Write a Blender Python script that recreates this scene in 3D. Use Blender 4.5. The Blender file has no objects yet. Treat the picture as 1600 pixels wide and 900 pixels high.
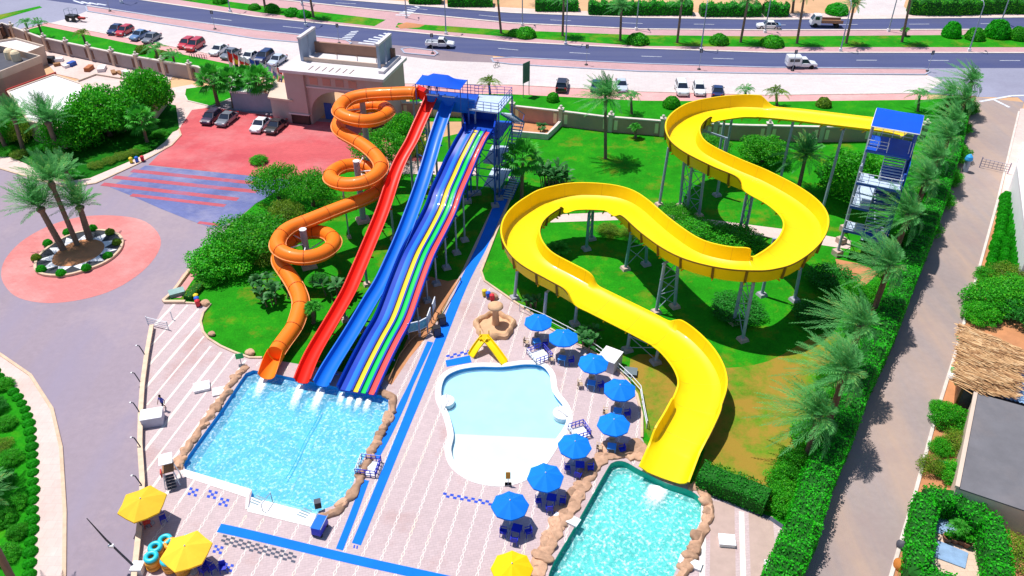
import bpy, bmesh, math, random
import numpy as np
from mathutils import Vector, Matrix
from mathutils.geometry import tessellate_polygon
R = math.radians
rng = random.Random(7)
nrng = np.random.default_rng(7)
scene = bpy.context.scene
C = scene.collection

# ------------------------------------------------------------------ survey: picture point + height -> place on the site
F = 1270.0; PITCH = R(35.35); H = 50.0
SP, CP = math.sin(PITCH), math.cos(PITCH)
def G(px, py, z=0.0):
    xc = (px - 800) / F; yc = (450 - py) / F
    d = (xc, CP + yc * SP, -SP + yc * CP)
    t = (z - H) / d[2]
    return Vector((d[0] * t, d[1] * t, z))
def PX(p):
    y, z = p[1], p[2] - H
    dep = y * CP - z * SP
    return 800 + F * p[0] / dep, 450 - F * (y * SP + z * CP) / dep
def crown_z(base, cpx, cpy):
    """height at which the sight line to (cpx,cpy) passes over the base"""
    yc = (450 - cpy) / F
    return H + base.y * (-SP + yc * CP) / (CP + yc * SP)

# ------------------------------------------------------------------ materials
def srgb(r, g, b):
    f = lambda c: (c / 255) / 12.92 if c / 255 <= .04045 else ((c / 255 + .055) / 1.055) ** 2.4
    return (f(r), f(g), f(b))
MATS = {}
def newmat(name):
    m = bpy.data.materials.new(name); m.use_nodes = True
    nt = m.node_tree; nt.nodes.clear()
    out = nt.nodes.new('ShaderNodeOutputMaterial')
    b = nt.nodes.new('ShaderNodeBsdfPrincipled')
    nt.links.new(b.outputs[0], out.inputs[0])
    return m, nt, b, out
def nd(nt, t, **kw):
    n = nt.nodes.new(t)
    for k, v in kw.items():
        if k in n.inputs: n.inputs[k].default_value = v
        else: setattr(n, k, v)
    return n
def coords(nt, scale=(1, 1, 1), rotz=0, kind='Object'):
    tc = nd(nt, 'ShaderNodeTexCoord')
    mp = nd(nt, 'ShaderNodeMapping')
    mp.inputs['Scale'].default_value = scale
    mp.inputs['Rotation'].default_value = (0, 0, rotz)
    nt.links.new(tc.outputs[kind], mp.inputs[0])
    return mp.outputs[0]
def noise(nt, vec, scale, detail=4, rough=.6):
    n = nd(nt, 'ShaderNodeTexNoise')
    n.inputs['Scale'].default_value = scale; n.inputs['Detail'].default_value = detail; n.inputs['Roughness'].default_value = rough
    nt.links.new(vec, n.inputs['Vector'])
    return n.outputs['Fac']
def ramp(nt, fac, stops):
    r = nd(nt, 'ShaderNodeValToRGB')
    e = r.color_ramp.elements
    while len(e) < len(stops): e.new(.5)
    for i, (p, c) in enumerate(stops):
        e[i].position = p; e[i].color = (*c, 1) if len(c) == 3 else c
    nt.links.new(fac, r.inputs[0])
    return r.outputs[0]
def mixc(nt, fac, a, b, mode='MIX'):
    m = nd(nt, 'ShaderNodeMix', data_type='RGBA', blend_type=mode)
    for s, v in ((0, fac), (6, a), (7, b)):
        if isinstance(v, (int, float)): m.inputs[s].default_value = v
        elif isinstance(v, tuple): m.inputs[s].default_value = (*v, 1)
        else: nt.links.new(v, m.inputs[s])
    return m.outputs[2]
def bump(nt, b, h, strength=.3, dist=.05):
    bp = nd(nt, 'ShaderNodeBump'); bp.inputs['Strength'].default_value = strength; bp.inputs['Distance'].default_value = dist
    nt.links.new(h, bp.inputs['Height']); nt.links.new(bp.outputs[0], b.inputs['Normal'])
def k(c, s): return tuple(min(1, x * s) for x in c)

def M(name, rgb, rough=.6, var=.18, scale=1.5, bmp=.15, bscale=12, spec=.3, metal=0, stain=None, stain_amt=.5, coat=0):
    if name in MATS: return MATS[name]
    m, nt, b, out = newmat(name)
    v = coords(nt)
    n1 = noise(nt, v, scale, 6, .65)
    col = ramp(nt, n1, [(.25, k(rgb, 1 - var)), (.75, k(rgb, 1 + var))])
    if stain:
        n2 = noise(nt, v, scale * .35, 8, .7)
        f = ramp(nt, n2, [(.5, (0, 0, 0)), (.72, (stain_amt,) * 3)])
        col = mixc(nt, f, col, stain)
    nt.links.new(col, b.inputs['Base Color'])
    b.inputs['Roughness'].default_value = rough
    b.inputs['Specular IOR Level'].default_value = spec
    b.inputs['Metallic'].default_value = metal
    b.inputs['Coat Weight'].default_value = coat; b.inputs['Coat Roughness'].default_value = .08
    if bmp: bump(nt, b, noise(nt, v, bscale, 4), bmp, .03)
    MATS[name] = m
    return m

def ground_mat(name, rgb, var=.12, big=.06, fine=2.5, stain=None, stain_amt=.5, stain_pos=(.5, .7), stain_scale=.12, rough=.85, streak=None, brick=None, rotz=0):
    m, nt, b, out = newmat(name)
    v = coords(nt)
    nb = noise(nt, v, big, 5, .6); nf = noise(nt, v, fine, 6, .75)
    col = ramp(nt, nb, [(.3, k(rgb, 1 - var)), (.7, k(rgb, 1 + var))])
    col = mixc(nt, 1.0, col, ramp(nt, nf, [(.25, (.90,) * 3), (.75, (1.07,) * 3)]), 'MULTIPLY')
    if streak:
        vs = coords(nt, streak[1], streak[2])
        f = ramp(nt, noise(nt, vs, streak[3], 5, .6), [(.42, (0, 0, 0)), (.7, (streak[4],) * 3)])
        col = mixc(nt, f, col, streak[0])
    if stain:
        f = ramp(nt, noise(nt, v, stain_scale, 8, .68), [(stain_pos[0], (0, 0, 0)), (stain_pos[1], (stain_amt,) * 3)])
        col = mixc(nt, f, col, stain)
    hgt = nf
    if brick:
        br = nd(nt, 'ShaderNodeTexBrick'); br.offset = .5
        vb = coords(nt, (1, 1, 1), rotz)
        nt.links.new(vb, br.inputs['Vector'])
        br.inputs['Color1'].default_value = (1.03, 1.03, 1.03, 1); br.inputs['Color2'].default_value = (.95, .95, .955, 1); br.inputs['Mortar'].default_value = (.80, .78, .78, 1)
        br.inputs['Scale'].default_value = 1; br.inputs['Brick Width'].default_value = brick[0]; br.inputs['Row Height'].default_value = brick[1]; br.inputs['Mortar Size'].default_value = brick[2]
        br.inputs['Mortar Smooth'].default_value = .3
        col = mixc(nt, 1.0, col, br.outputs[0], 'MULTIPLY')
    nt.links.new(col, b.inputs['Base Color'])
    b.inputs['Roughness'].default_value = rough; b.inputs['Specular IOR Level'].default_value = .2
    bump(nt, b, hgt, .35, .02)
    MATS[name] = m
    return m

def grass_mat(name, dry=.5, g=(.018, .265, .006), d=(.24, .20, .015), dry_scale=.25):
    m, nt, b, out = newmat(name)
    v = coords(nt)
    n1 = noise(nt, v, .35, 6, .7); n2 = noise(nt, v, 6, 5, .8); n3 = noise(nt, v, dry_scale, 7, .72)
    col = ramp(nt, n1, [(.3, k(g, .68)), (.55, g), (.75, (g[0] * 3 + .01, g[1] * 1.15, g[2]))])
    col = mixc(nt, 1.0, col, ramp(nt, n2, [(.25, (.55,) * 3), (.75, (1.3,) * 3)]), 'MULTIPLY')
    f = ramp(nt, n3, [(max(0, .78 - dry * .5), (0, 0, 0)), (min(1, .95 - dry * .4), (.85,) * 3)])
    col = mixc(nt, f, col, d)
    nt.links.new(col, b.inputs['Base Color'])
    b.inputs['Roughness'].default_value = .9; b.inputs['Specular IOR Level'].default_value = .08
    bump(nt, b, noise(nt, v, 9, 4, .8), .7, .06)
    MATS[name] = m
    return m

def leaf_mat(name, dark, light, trans=.35, yellow=None):
    if name in MATS: return MATS[name]
    m, nt, b, out = newmat(name)
    v = coords(nt)
    at = nd(nt, 'ShaderNodeAttribute', attribute_name='rnd')
    n1 = noise(nt, v, .9, 3)
    mx = nd(nt, 'ShaderNodeMath', operation='ADD'); nt.links.new(at.outputs['Fac'], mx.inputs[0]); nt.links.new(n1, mx.inputs[1])
    hl = nd(nt, 'ShaderNodeMath', operation='MULTIPLY'); nt.links.new(mx.outputs[0], hl.inputs[0]); hl.inputs[1].default_value = .5
    stops = [(.2, dark), (.62, light)]
    if yellow: stops.append((.8, yellow))
    col = ramp(nt, hl.outputs[0], stops)
    nt.links.new(col, b.inputs['Base Color']); b.inputs['Roughness'].default_value = .55; b.inputs['Specular IOR Level'].default_value = .25
    tr = nd(nt, 'ShaderNodeBsdfTranslucent'); nt.links.new(col, tr.inputs[0])
    ms = nd(nt, 'ShaderNodeMixShader'); ms.inputs[0].default_value = trans
    nt.links.new(b.outputs[0], ms.inputs[1]); nt.links.new(tr.outputs[0], ms.inputs[2]); nt.links.new(ms.outputs[0], out.inputs[0])
    MATS[name] = m
    return m

# ------------------------------------------------------------------ mesh builder
class MB:
    def __init__(s): s.v = []; s.f = []; s.mi = []; s.rnd = None
    def add(s, vs, fs, mi=0):
        o = len(s.v); s.v.extend([tuple(x) for x in vs]); s.f.extend([tuple(i + o for i in f) for f in fs]); s.mi.extend([mi] * len(fs)); return s
    def box(s, c, d, rz=0, mi=0, taper=1.0):
        x, y, z = d[0] / 2, d[1] / 2, d[2] / 2; cr, sr = math.cos(rz), math.sin(rz); vs = []
        for (a, b_, e) in ((-1, -1, -1), (1, -1, -1), (1, 1, -1), (-1, 1, -1), (-1, -1, 1), (1, -1, 1), (1, 1, 1), (-1, 1, 1)):
            t = taper if e > 0 else 1
            px, py = a * x * t, b_ * y * t
            vs.append((c[0] + px * cr - py * sr, c[1] + px * sr + py * cr, c[2] + e * z))
        return s.add(vs, [(0, 3, 2, 1), (4, 5, 6, 7), (0, 1, 5, 4), (1, 2, 6, 5), (2, 3, 7, 6), (3, 0, 4, 7)], mi)
    def beam(s, a, b_, w=.1, h=None, mi=0):
        a, b_ = Vector(a), Vector(b_); h = h or w; t = (b_ - a)
        if t.length < 1e-6: return s
        t.normalize(); up = Vector((0, 0, 1)) if abs(t.z) < .95 else Vector((1, 0, 0))
        r = t.cross(up).normalized(); u = r.cross(t)
        vs = [p + r * (sx * w / 2) + u * (sz * h / 2) for p in (a, b_) for sx, sz in ((-1, -1), (1, -1), (1, 1), (-1, 1))]
        return s.add(vs, [(0, 1, 2, 3), (7, 6, 5, 4), (0, 4, 5, 1), (1, 5, 6, 2), (2, 6, 7, 3), (3, 7, 4, 0)], mi)
    def tube(s, pts, r, n=8, cap=True, mi=0):
        pts = [Vector(p) for p in pts]; rs = r if isinstance(r, (list, tuple)) else [r] * len(pts)
        vs = []; fs = []; ref = None
        for i, p in enumerate(pts):
            t = (pts[min(i + 1, len(pts) - 1)] - pts[max(i - 1, 0)]).normalized()
            if ref is None: ref = Vector((0, 0, 1)) if abs(t.z) < .9 else Vector((1, 0, 0))
            a = t.cross(ref).normalized(); b_ = a.cross(t)
            if abs(t.z) >= .9: ref = b_ if False else ref
            for j in range(n):
                q = 2 * math.pi * j / n
                vs.append(p + (a * math.cos(q) + b_ * math.sin(q)) * rs[i])
        for i in range(len(pts) - 1):
            for j in range(n):
                k2 = (j + 1) % n
                fs.append((i * n + j, i * n + k2, (i + 1) * n + k2, (i + 1) * n + j))
        if cap:
            fs.append(tuple(range(n - 1, -1, -1))); fs.append(tuple((len(pts) - 1) * n + j for j in range(n)))
        return s.add(vs, fs, mi)
    def prism(s, poly, z0, z1, mi=0, top=None):
        poly = [Vector((p[0], p[1], 0)) for p in poly]
        if sum(a.x * b_.y - b_.x * a.y for a, b_ in zip(poly, poly[1:] + poly[:1])) < 0: poly.reverse()
        n = len(poly); tris = tessellate_polygon([poly])
        vs = [(p.x, p.y, z0) for p in poly] + [(p.x, p.y, z1) for p in poly]
        fs = [(i, (i + 1) % n, n + (i + 1) % n, n + i) for i in range(n)]
        fs += [tuple(n + i for i in t) for t in tris] + [t[::-1] for t in tris]
        return s.add(vs, fs, mi)
    def lathe(s, prof, c=(0, 0, 0), n=16, mi=0):
        vs = []; fs = []
        for r, z in prof:
            for j in range(n): vs.append((c[0] + r * math.cos(2 * math.pi * j / n), c[1] + r * math.sin(2 * math.pi * j / n), c[2] + z))
        for i in range(len(prof) - 1):
            for j in range(n): fs.append((i * n + j, i * n + (j + 1) % n, (i + 1) * n + (j + 1) % n, (i + 1) * n + j))
        return s.add(vs, fs, mi)
    def sweep(s, path, prof, closed_prof=True, mi=None):
        """path list of Vector; prof(i)->list of (r,z); r to the right of travel"""
        n = len(path); rows = []
        for i, p in enumerate(path):
            t = (path[min(i + 1, n - 1)] - path[max(i - 1, 0)]); t.z = 0; t.normalize()
            r = Vector((t.y, -t.x, 0))
            rows.append([p + r * a + Vector((0, 0, b_)) for a, b_ in prof(i)])
        m = len(rows[0]); vs = [q for row in rows for q in row]; fs = []
        rngm = m if closed_prof else m - 1
        for i in range(n - 1):
            for j in range(rngm):
                fs.append((i * m + j, i * m + (j + 1) % m, (i + 1) * m + (j + 1) % m, (i + 1) * m + j))
        if closed_prof:
            fs.append(tuple(range(m))[::-1]); fs.append(tuple((n - 1) * m + j for j in range(m)))
        return s.add(vs, fs, mi or 0)
    def arrays(s, V, Q, rnd):
        """append numpy verts (N,3), faces (K,4), per-vertex rnd"""
        o = len(s.v); base_r = [.5] * o if s.rnd is None else s.rnd
        s.v.extend(map(tuple, V.tolist())); s.f.extend(map(tuple, (Q + o).tolist())); s.mi.extend([0] * len(Q))
        s.rnd = base_r + [.5] * (o - len(base_r)) + rnd.tolist(); return s
    def build(s, name, mat, parent=None, smooth=None, world=True):
        me = bpy.data.meshes.new(name)
        off = parent_world(parent) if (parent is not None and world) else Vector((0, 0, 0))
        vs = s.v if off.length == 0 else [(a - off.x, b_ - off.y, c - off.z) for a, b_, c in s.v]
        me.from_pydata(vs, [], s.f)
        mats = mat if isinstance(mat, (list, tuple)) else [mat]
        for m_ in mats: me.materials.append(m_)
        if len(mats) > 1: me.polygons.foreach_set('material_index', s.mi)
        if s.rnd is not None:
            r = s.rnd + [.5] * (len(s.v) - len(s.rnd))
            a = me.attributes.new('rnd', 'FLOAT', 'POINT'); a.data.foreach_set('value', r)
        if smooth is not None:
            me.polygons.foreach_set('use_smooth', [True] * len(s.f)); me.set_sharp_from_angle(angle=R(smooth))
        me.update()
        o = bpy.data.objects.new(name, me); C.objects.link(o)
        if parent is not None: o.parent = parent
        return o
def parent_world(p):
    w = Vector((0, 0, 0))
    while p is not None: w += p.location; p = p.parent
    return w
def tag(o, label=None, cat=None, group=None, kind=None):
    if label: o['label'] = label
    if cat: o['category'] = cat
    if group: o['group'] = group
    if kind: o['kind'] = kind
    return o
def thing(name, label, cat, loc=(0, 0, 0), rz=0, group=None):
    o = bpy.data.objects.new(name, None); C.objects.link(o); o.empty_display_size = .3
    o.location = loc; o.rotation_euler = (0, 0, rz)
    return tag(o, label, cat, group)
def kids(o): return KIDS.get(o.name, []) if False else list(o.children)
def copy_tree(o, loc=None, rz=None, scale=None, label=None, group=None, parent=None):
    c = o.copy(); C.objects.link(c)
    if parent is not None: c.parent = parent
    if loc is not None: c.location = loc
    if rz is not None: c.rotation_euler = (0, 0, rz)
    if scale is not None: c.scale = scale
    if label: c['label'] = label
    if group: c['group'] = group
    for ch in o.children: copy_tree(ch, parent=c)
    return c

def cr(pts, n=8, closed=False):
    """Catmull-Rom through points of any dimension"""
    P = [np.array(p, float) for p in pts]; out = []; N = len(P)
    for i in range(N if closed else N - 1):
        p0 = P[(i - 1) % N] if (closed or i > 0) else 2 * P[0] - P[1]
        p1 = P[i]; p2 = P[(i + 1) % N]
        p3 = P[(i + 2) % N] if (closed or i + 2 < N) else 2 * P[-1] - P[-2]
        for j in range(n):
            t = j / n
            out.append(.5 * ((2 * p1) + (-p0 + p2) * t + (2 * p0 - 5 * p1 + 4 * p2 - p3) * t * t + (-p0 + 3 * p1 - 3 * p2 + p3) * t ** 3))
    if not closed: out.append(P[-1])
    return [tuple(x) for x in out]
def gpoly(pxs, z=0): return [G(x, y, z) if True else 0 for x, y in pxs]
def resample(pts, step):
    pts = [Vector(p) for p in pts]; out = [pts[0].copy()]; d = 0
    L = sum((b - a).length for a, b in zip(pts, pts[1:])); n = max(2, round(L / step)); st = L / n; want = st
    for a, b in zip(pts, pts[1:]):
        l = (b - a).length
        while l > 1e-9 and d + l >= want - 1e-6 and len(out) < n:
            out.append(a + (b - a) * ((want - d) / l)); want += st
        d += l
    out.append(pts[-1].copy())
    return out
def sheet(name, pxs, z, mat, smooth=0, holes=(), kind='structure', world=None):
    outer = world or [G(x, y, 0) for x, y in (cr(pxs, smooth, True) if smooth else pxs)]
    loops = [[Vector((p[0], p[1], 0)) for p in outer]] + [[Vector((p[0], p[1], 0)) for p in h] for h in holes]
    tris = tessellate_polygon(loops)
    vs = [(p.x, p.y, z) for l in loops for p in l]
    fs = []
    for t in tris:
        a, b_, c = (vs[i] for i in t)
        fs.append(t if (b_[0] - a[0]) * (c[1] - a[1]) - (b_[1] - a[1]) * (c[0] - a[0]) > 0 else t[::-1])
    o = MB().add(vs, fs).build(name, mat)
    o['kind'] = kind
    return o
def inside(p, poly):
    x, y = p[0], p[1]; c = False; n = len(poly); j = n - 1
    for i in range(n):
        xi, yi, xj, yj = poly[i][0], poly[i][1], poly[j][0], poly[j][1]
        if (yi > y) != (yj > y) and x < (xj - xi) * (y - yi) / (yj - yi) + xi: c = not c
        j = i
    return c
def kerb(name, pxs, mat, w=.22, h=.13, smooth=0, closed=False, world=None, kind='structure', z0=0.0):
    pts = world or [G(x, y) for x, y in (cr(pxs, smooth, closed) if smooth else pxs)]
    pts = [Vector((p[0], p[1], 0)) for p in pts]
    if closed: pts = pts + [pts[0]]
    b = MB(); b.sweep(pts, lambda i: [(-w / 2, z0), (-w / 2, h - .02), (-w / 2 + .03, h), (w / 2 - .03, h), (w / 2, h - .02), (w / 2, z0)])
    o = b.build(name, mat); o['kind'] = kind
    return o
# ------------------------------------------------------------------ camera, sun, sky
cam_d = bpy.data.cameras.new('camera'); cam = bpy.data.objects.new('camera', cam_d); C.objects.link(cam)
cam_d.sensor_width = 36; cam_d.lens = F / 1600 * 36; cam_d.clip_start = .5; cam_d.clip_end = 6000
cam.location = (0, 0, H); cam.rotation_euler = (R(90) - PITCH, 0, 0); scene.camera = cam
SX, SY = .32, -.20                                  # shadow travel per metre of height
sun_dir = Vector((-SX, -SY, 1)).normalized()        # towards the sun
sd = bpy.data.lights.new('sun', 'SUN'); sd.energy = 4.7; sd.angle = R(.55); sd.color = (1, .965, .91)
so = bpy.data.objects.new('sun', sd); C.objects.link(so); so.rotation_euler = sun_dir.to_track_quat('Z', 'Y').to_euler(); so.location = (0, 0, 90)
w = bpy.data.worlds.new('World'); scene.world = w; w.use_nodes = True
wn = w.node_tree; bg = wn.nodes['Background']
sk = wn.nodes.new('ShaderNodeTexSky'); sk.sky_type = 'NISHITA'; sk.sun_disc = False
sk.sun_elevation = math.asin(sun_dir.z); sk.sun_rotation = math.atan2(sun_dir.x, sun_dir.y)
sk.air_density = 1.0; sk.dust_density = .6; sk.ozone_density = 3.5
wn.links.new(sk.outputs[0], bg.inputs[0]); bg.inputs[1].default_value = .10
scene.view_settings.view_transform = 'Standard'; scene.view_settings.look = 'None'; scene.view_settings.gamma = 1; scene.view_settings.exposure = .22
scene.view_settings.use_curve_mapping = False

# ------------------------------------------------------------------ ground materials
STRIPE_DIR = Vector((.205, .979, 0)); STRIPE_N = Vector((.979, -.205, 0)); STRIPE_ROT = -math.atan2(.205, .979)
m_sand = ground_mat('sand', (.60, .36, .20), .12, .05, 1.2, stain=(.42, .24, .13), stain_amt=.6)
m_road = ground_mat('asphalt_road', (.066, .078, .18), .10, .05, 2.5, streak=((.10, .11, .20), (.015, .5, 1), -.03, 1.0, .6), stain=(.10, .10, .16), stain_amt=.5, stain_pos=(.52, .8))
m_street = ground_mat('street', (.28, .28, .37), .12, .05, 2, stain=(.20, .19, .26), stain_amt=.5)
m_apron = ground_mat('apron', (.26, .20, .22), .12, .08, 2, stain=(.12, .11, .18), stain_amt=.6)
m_lot = ground_mat('parking_paving', (.60, .53, .52), .07, .06, 2, stain=(.48, .42, .43), stain_amt=.6, stain_pos=(.5, .68), brick=(1.2, .6, .02), rotz=.1)
m_pinkwalk = ground_mat('pink_paving', (.66, .33, .32), .08, .1, 2, stain=(.68, .52, .48), stain_amt=.5, brick=(.8, .4, .015))
m_palewalk = ground_mat('pale_paving', (.66, .50, .46), .08, .1, 2, stain=(.55, .40, .34), stain_amt=.6, brick=(.8, .8, .012))
m_median = ground_mat('median_paving', (.50, .30, .31), .08, .1, 2, brick=(.8, .4, .015))
m_kerb = M('kerb_stone', (.62, .55, .50), .8, .15, 1.5, stain=(.40, .33, .28))
m_kerb_blue = M('kerb_blue_grey', (.34, .37, .47), .8, .15, 1.5)
m_kerb_tan = M('kerb_tan', (.62, .45, .32), .8, .18, 1.5, stain=(.38, .22, .14))
m_paint = M('road_paint', (.62, .64, .70), .7, .2, 3, stain=(.2, .2, .27), stain_amt=.6)
m_drive = ground_mat('driveway', (.30, .24, .285), .08, .04, 1.6, stain=(.40, .31, .32), stain_amt=.7, stain_pos=(.5, .7), stain_scale=.05, streak=((.27, .23, .31), (.25, .03, 1), 0, 1.0, .7))
m_lane = ground_mat('lane_concrete', (.315, .255, .245), .10, .05, 1.6, stain=(.30, .22, .21), stain_amt=.6, stain_pos=(.5, .72), stain_scale=.12, streak=((.46, .31, .22), (.3, .04, 1), .55, 1.0, .6))
m_redpave = ground_mat('red_paving', (.56, .105, .115), .10, .07, 1.6, stain=(.58, .26, .26), stain_amt=.75, stain_pos=(.46, .72), stain_scale=.08, streak=((.42, .05, .07), (.06, .3, 1), 0, 1.0, .6), brick=(.5, .25, .012))
m_ringpave = ground_mat('ring_paving', (.60, .20, .19), .10, .1, 1.6, stain=(.62, .36, .34), stain_amt=.75, stain_pos=(.45, .7), stain_scale=.12, brick=(.5, .25, .012))
m_bluepave = ground_mat('blue_grey_paving', (.13, .15, .33), .14, .1, 1.6, stain=(.30, .29, .42), stain_amt=.7, stain_pos=(.48, .7), stain_scale=.15, brick=(.5, .25, .012))
m_plaza = ground_mat('plaza_paving', (.51, .40, .405), .06, .08, 2.2, stain=(.44, .27, .25), stain_amt=.75, stain_pos=(.54, .70), stain_scale=.14, brick=(.42, .21, .014), rotz=STRIPE_ROT)
m_plaza_stripe = M('plaza_stripe', (.70, .64, .60), .8, .1, .6, stain=(.78, .62, .42), stain_amt=.8)
m_plaza_tan = M('plaza_tan_stripe', (.44, .32, .28), .8, .12, 1)
m_mat_blue = M('blue_matting', (.002, .16, .78), .75, .10, .8, bmp=.3, bscale=30, spec=.15)
m_mat_blue_dark = M('blue_tile', (.01, .06, .48), .6, .2, 3)
m_tile_dark = M('dark_tile', (.06, .07, .11), .6, .3, 3)
m_soil = ground_mat('bed_soil', (.16, .095, .06), .25, .3, 3, stain=(.04, .10, .02), stain_amt=.8)
m_dirt = ground_mat('red_dirt', (.50, .22, .10), .18, .3, 2.5, stain=(.30, .14, .07), stain_amt=.7)
m_grass = grass_mat('park_grass', .50)
m_grass_l = grass_mat('lush_grass', .15)
m_grass_dry = grass_mat('worn_grass', .95, d=(.36, .20, .035), dry_scale=.30)
m_grass_median = grass_mat('median_grass', .55, d=(.30, .24, .03), dry_scale=.12)
m_bedgrass = grass_mat('bed_cover', .3, g=(.008, .13, .005), d=(.12, .16, .02), dry_scale=.5)

# ------------------------------------------------------------------ pools (outlines first: the ground has holes there)
POOL1 = cr([(396, 580), (430, 585), (500, 600), (560, 612), (597, 619), (609, 630), (603, 652), (580, 690), (560, 730), (543, 772), (520, 792), (497, 800), (488, 818), (440, 806), (389, 793), (393, 768), (340, 752), (290, 735), (287, 724), (310, 690), (345, 642), (375, 598)], 3, True)
POOL1 = [(396, 579), (430, 585), (500, 600), (560, 612), (597, 619), (607, 625), (606, 645), (582, 690), (562, 730), (547, 768), (525, 789), (499, 799), (490, 819), (388, 795), (394, 768), (290, 736), (286, 724), (310, 690), (345, 642), (374, 598), (384, 584)]
KIDS_POOL = cr([(690, 592), (712, 577), (745, 571), (785, 571), (820, 567), (848, 570), (863, 586), (868, 612), (886, 637), (889, 662), (872, 690), (845, 730), (815, 750), (780, 757), (740, 750), (710, 730), (700, 705), (704, 680), (697, 650), (685, 622)], 4, True)
POOL3 = cr([(946, 738), (958, 723), (976, 722), (1000, 735), (1040, 755), (1080, 768), (1096, 784), (1097, 808), (1075, 852), (1052, 900), (1035, 940), (980, 960), (900, 950), (862, 915), (861, 888), (900, 820)], 4, True)
W1, W2, W3 = [G(*p) for p in POOL1], [G(*p) for p in KIDS_POOL], [G(*p) for p in POOL3]
HOLES = [W1, W2, W3]

big = [(-2500, -200), (2500, -200), (2500, 4200), (-2500, 4200)]
sheet('ground', None, 0, m_sand, world=big, holes=HOLES)

# far side of the road
sheet('far_pavement', [(420, -25), (535, -4), (800, 12), (900, 17), (1200, 21), (1600, 19), (2100, 15), (2100, 30), (1600, 29), (1200, 33), (800, 23), (420, -8)], .008, m_palewalk)
sheet('pale_drive_across_road', [(1335, 24), (1350, -10), (1420, -14), (1412, 10), (1425, 23)], .012, m_lot)
sheet('far_carriageway', [(0, -42), (300, -22), (535, 0), (700, 13), (800, 20.5), (1000, 28), (1200, 31), (1600, 27.5), (2200, 22), (2200, 46), (1600, 46.5), (1200, 47.5), (1000, 46), (800, 36.5), (600, 17), (437, 0), (300, -12), (0, -34)], .014, m_road)
sheet('median_pavement', [(200, -20), (300, -12), (437, 0), (600, 17), (800, 36.5), (1000, 46), (1200, 47.5), (1600, 46.5), (2200, 46), (2200, 83), (1600, 83), (1200, 82.5), (1000, 76), (800, 66), (600, 47), (400, 26.5), (212, -1), (150, -10)], .016, m_median)
sheet('near_carriageway', [(0, -27), (100, -15), (212, -1), (400, 26.5), (600, 47), (800, 66), (1000, 76), (1200, 82.5), (1600, 83), (2200, 83), (2200, 106), (1600, 106.5), (1450, 107), (1200, 105.5), (1000, 99.5), (800, 90), (640, 75), (560, 65), (400, 47.5), (250, 27), (135, 9), (30, -6), (-60, -15)], .020, m_road)
sheet('side_street', [(-300, -30), (-60, -15), (30, -6), (135, 9), (138, 18), (120, 27), (75, 37), (0, 52), (-300, 105)], .018, m_street)
sheet('gate_apron', [(548, 64), (640, 73), (770, 88), (772, 106), (690, 98), (600, 88), (545, 76)], .024, m_apron)
sheet('road_junction', [(1445, 106.8), (2200, 106), (2200, 175), (1600, 160), (1590, 152), (1535, 152), (1450, 147), (1430, 140), (1453, 128)], .022, m_street)
for nm, pl in (('median_lawn_west', [(230, -14), (300, -5), (400, 8), (500, 19), (603, 31), (585, 41), (500, 32), (400, 18.5), (280, 0)]),
               ('median_lawn_east', [(622, 36), (700, 41), (800, 47.5), (1000, 55), (1200, 57), (1600, 54), (2200, 53), (2200, 74), (1600, 74), (1200, 73.5), (1000, 72), (800, 58), (700, 50), (618, 43)])):
    sheet(nm, pl, .03, m_grass_median)
sheet('bare_patch', [(620, 40), (635, 35), (664, 39), (655, 43), (625, 45)], .034, m_dirt)
sheet('street_lawn', [(-150, 48), (0, 23), (62, 9.5), (66, 12), (30, 22), (-10, 34), (-150, 62)], .03, m_grass_median)

# the parking strip and its islands
sheet('parking_strip', [(110, 28), (137, 17), (400, 60), (550, 74), (600, 84), (690, 95), (770, 98), (1000, 112), (1200, 116), (1450, 118), (1475, 126), (1445, 147), (1200, 150), (1000, 144), (800, 134), (640, 131), (440, 112), (400, 102), (300, 81), (75, 37)], .026, m_lot)
isl = [('verge_island', [(134, 9.5), (250, 27), (400, 47.5), (540, 63), (549, 68), (540, 73), (400, 61), (250, 37), (137, 18)]),
       ('verge_island', [(627, 77), (640, 75), (679, 80), (684, 84), (679, 88), (632, 83.5)]),
       ('verge_island', [(768, 92), (800, 90.5), (1000, 100), (1200, 106), (1445, 108), (1453, 112.5), (1445, 117), (1200, 115.5), (1000, 112), (800, 101), (771, 97.5)])]
for nm, pl in isl:
    sheet(nm, pl, .06, m_median); kerb('verge_kerb', pl, m_kerb_blue, .35, .16, closed=True)
sheet('pink_pavement_west', [(67, 36), (75, 35), (300, 79), (400, 100), (450, 112), (470, 120), (400, 108), (375, 103), (66, 39)], .03, m_pinkwalk)
sheet('pink_pavement_west', [(20, 52), (75, 36), (300, 79), (400, 100), (450, 111), (440, 118), (375, 104), (280, 84), (67, 40.5), (20, 58)], .034, m_pinkwalk)
sheet('pink_pavement_east', [(620, 131), (800, 133), (1000, 143.5), (1200, 149), (1450, 146), (1450, 156), (1200, 159), (1000, 157.5), (800, 147.5), (620, 146)], .034, m_pinkwalk)
kerb('pavement_kerb', [(20, 51), (75, 36), (300, 79), (400, 100), (450, 111)], m_kerb, .25, .13)
kerb('pavement_kerb', [(620, 131), (800, 133), (1000, 143.5), (1200, 149), (1450, 146)], m_kerb, .25, .13)
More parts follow.
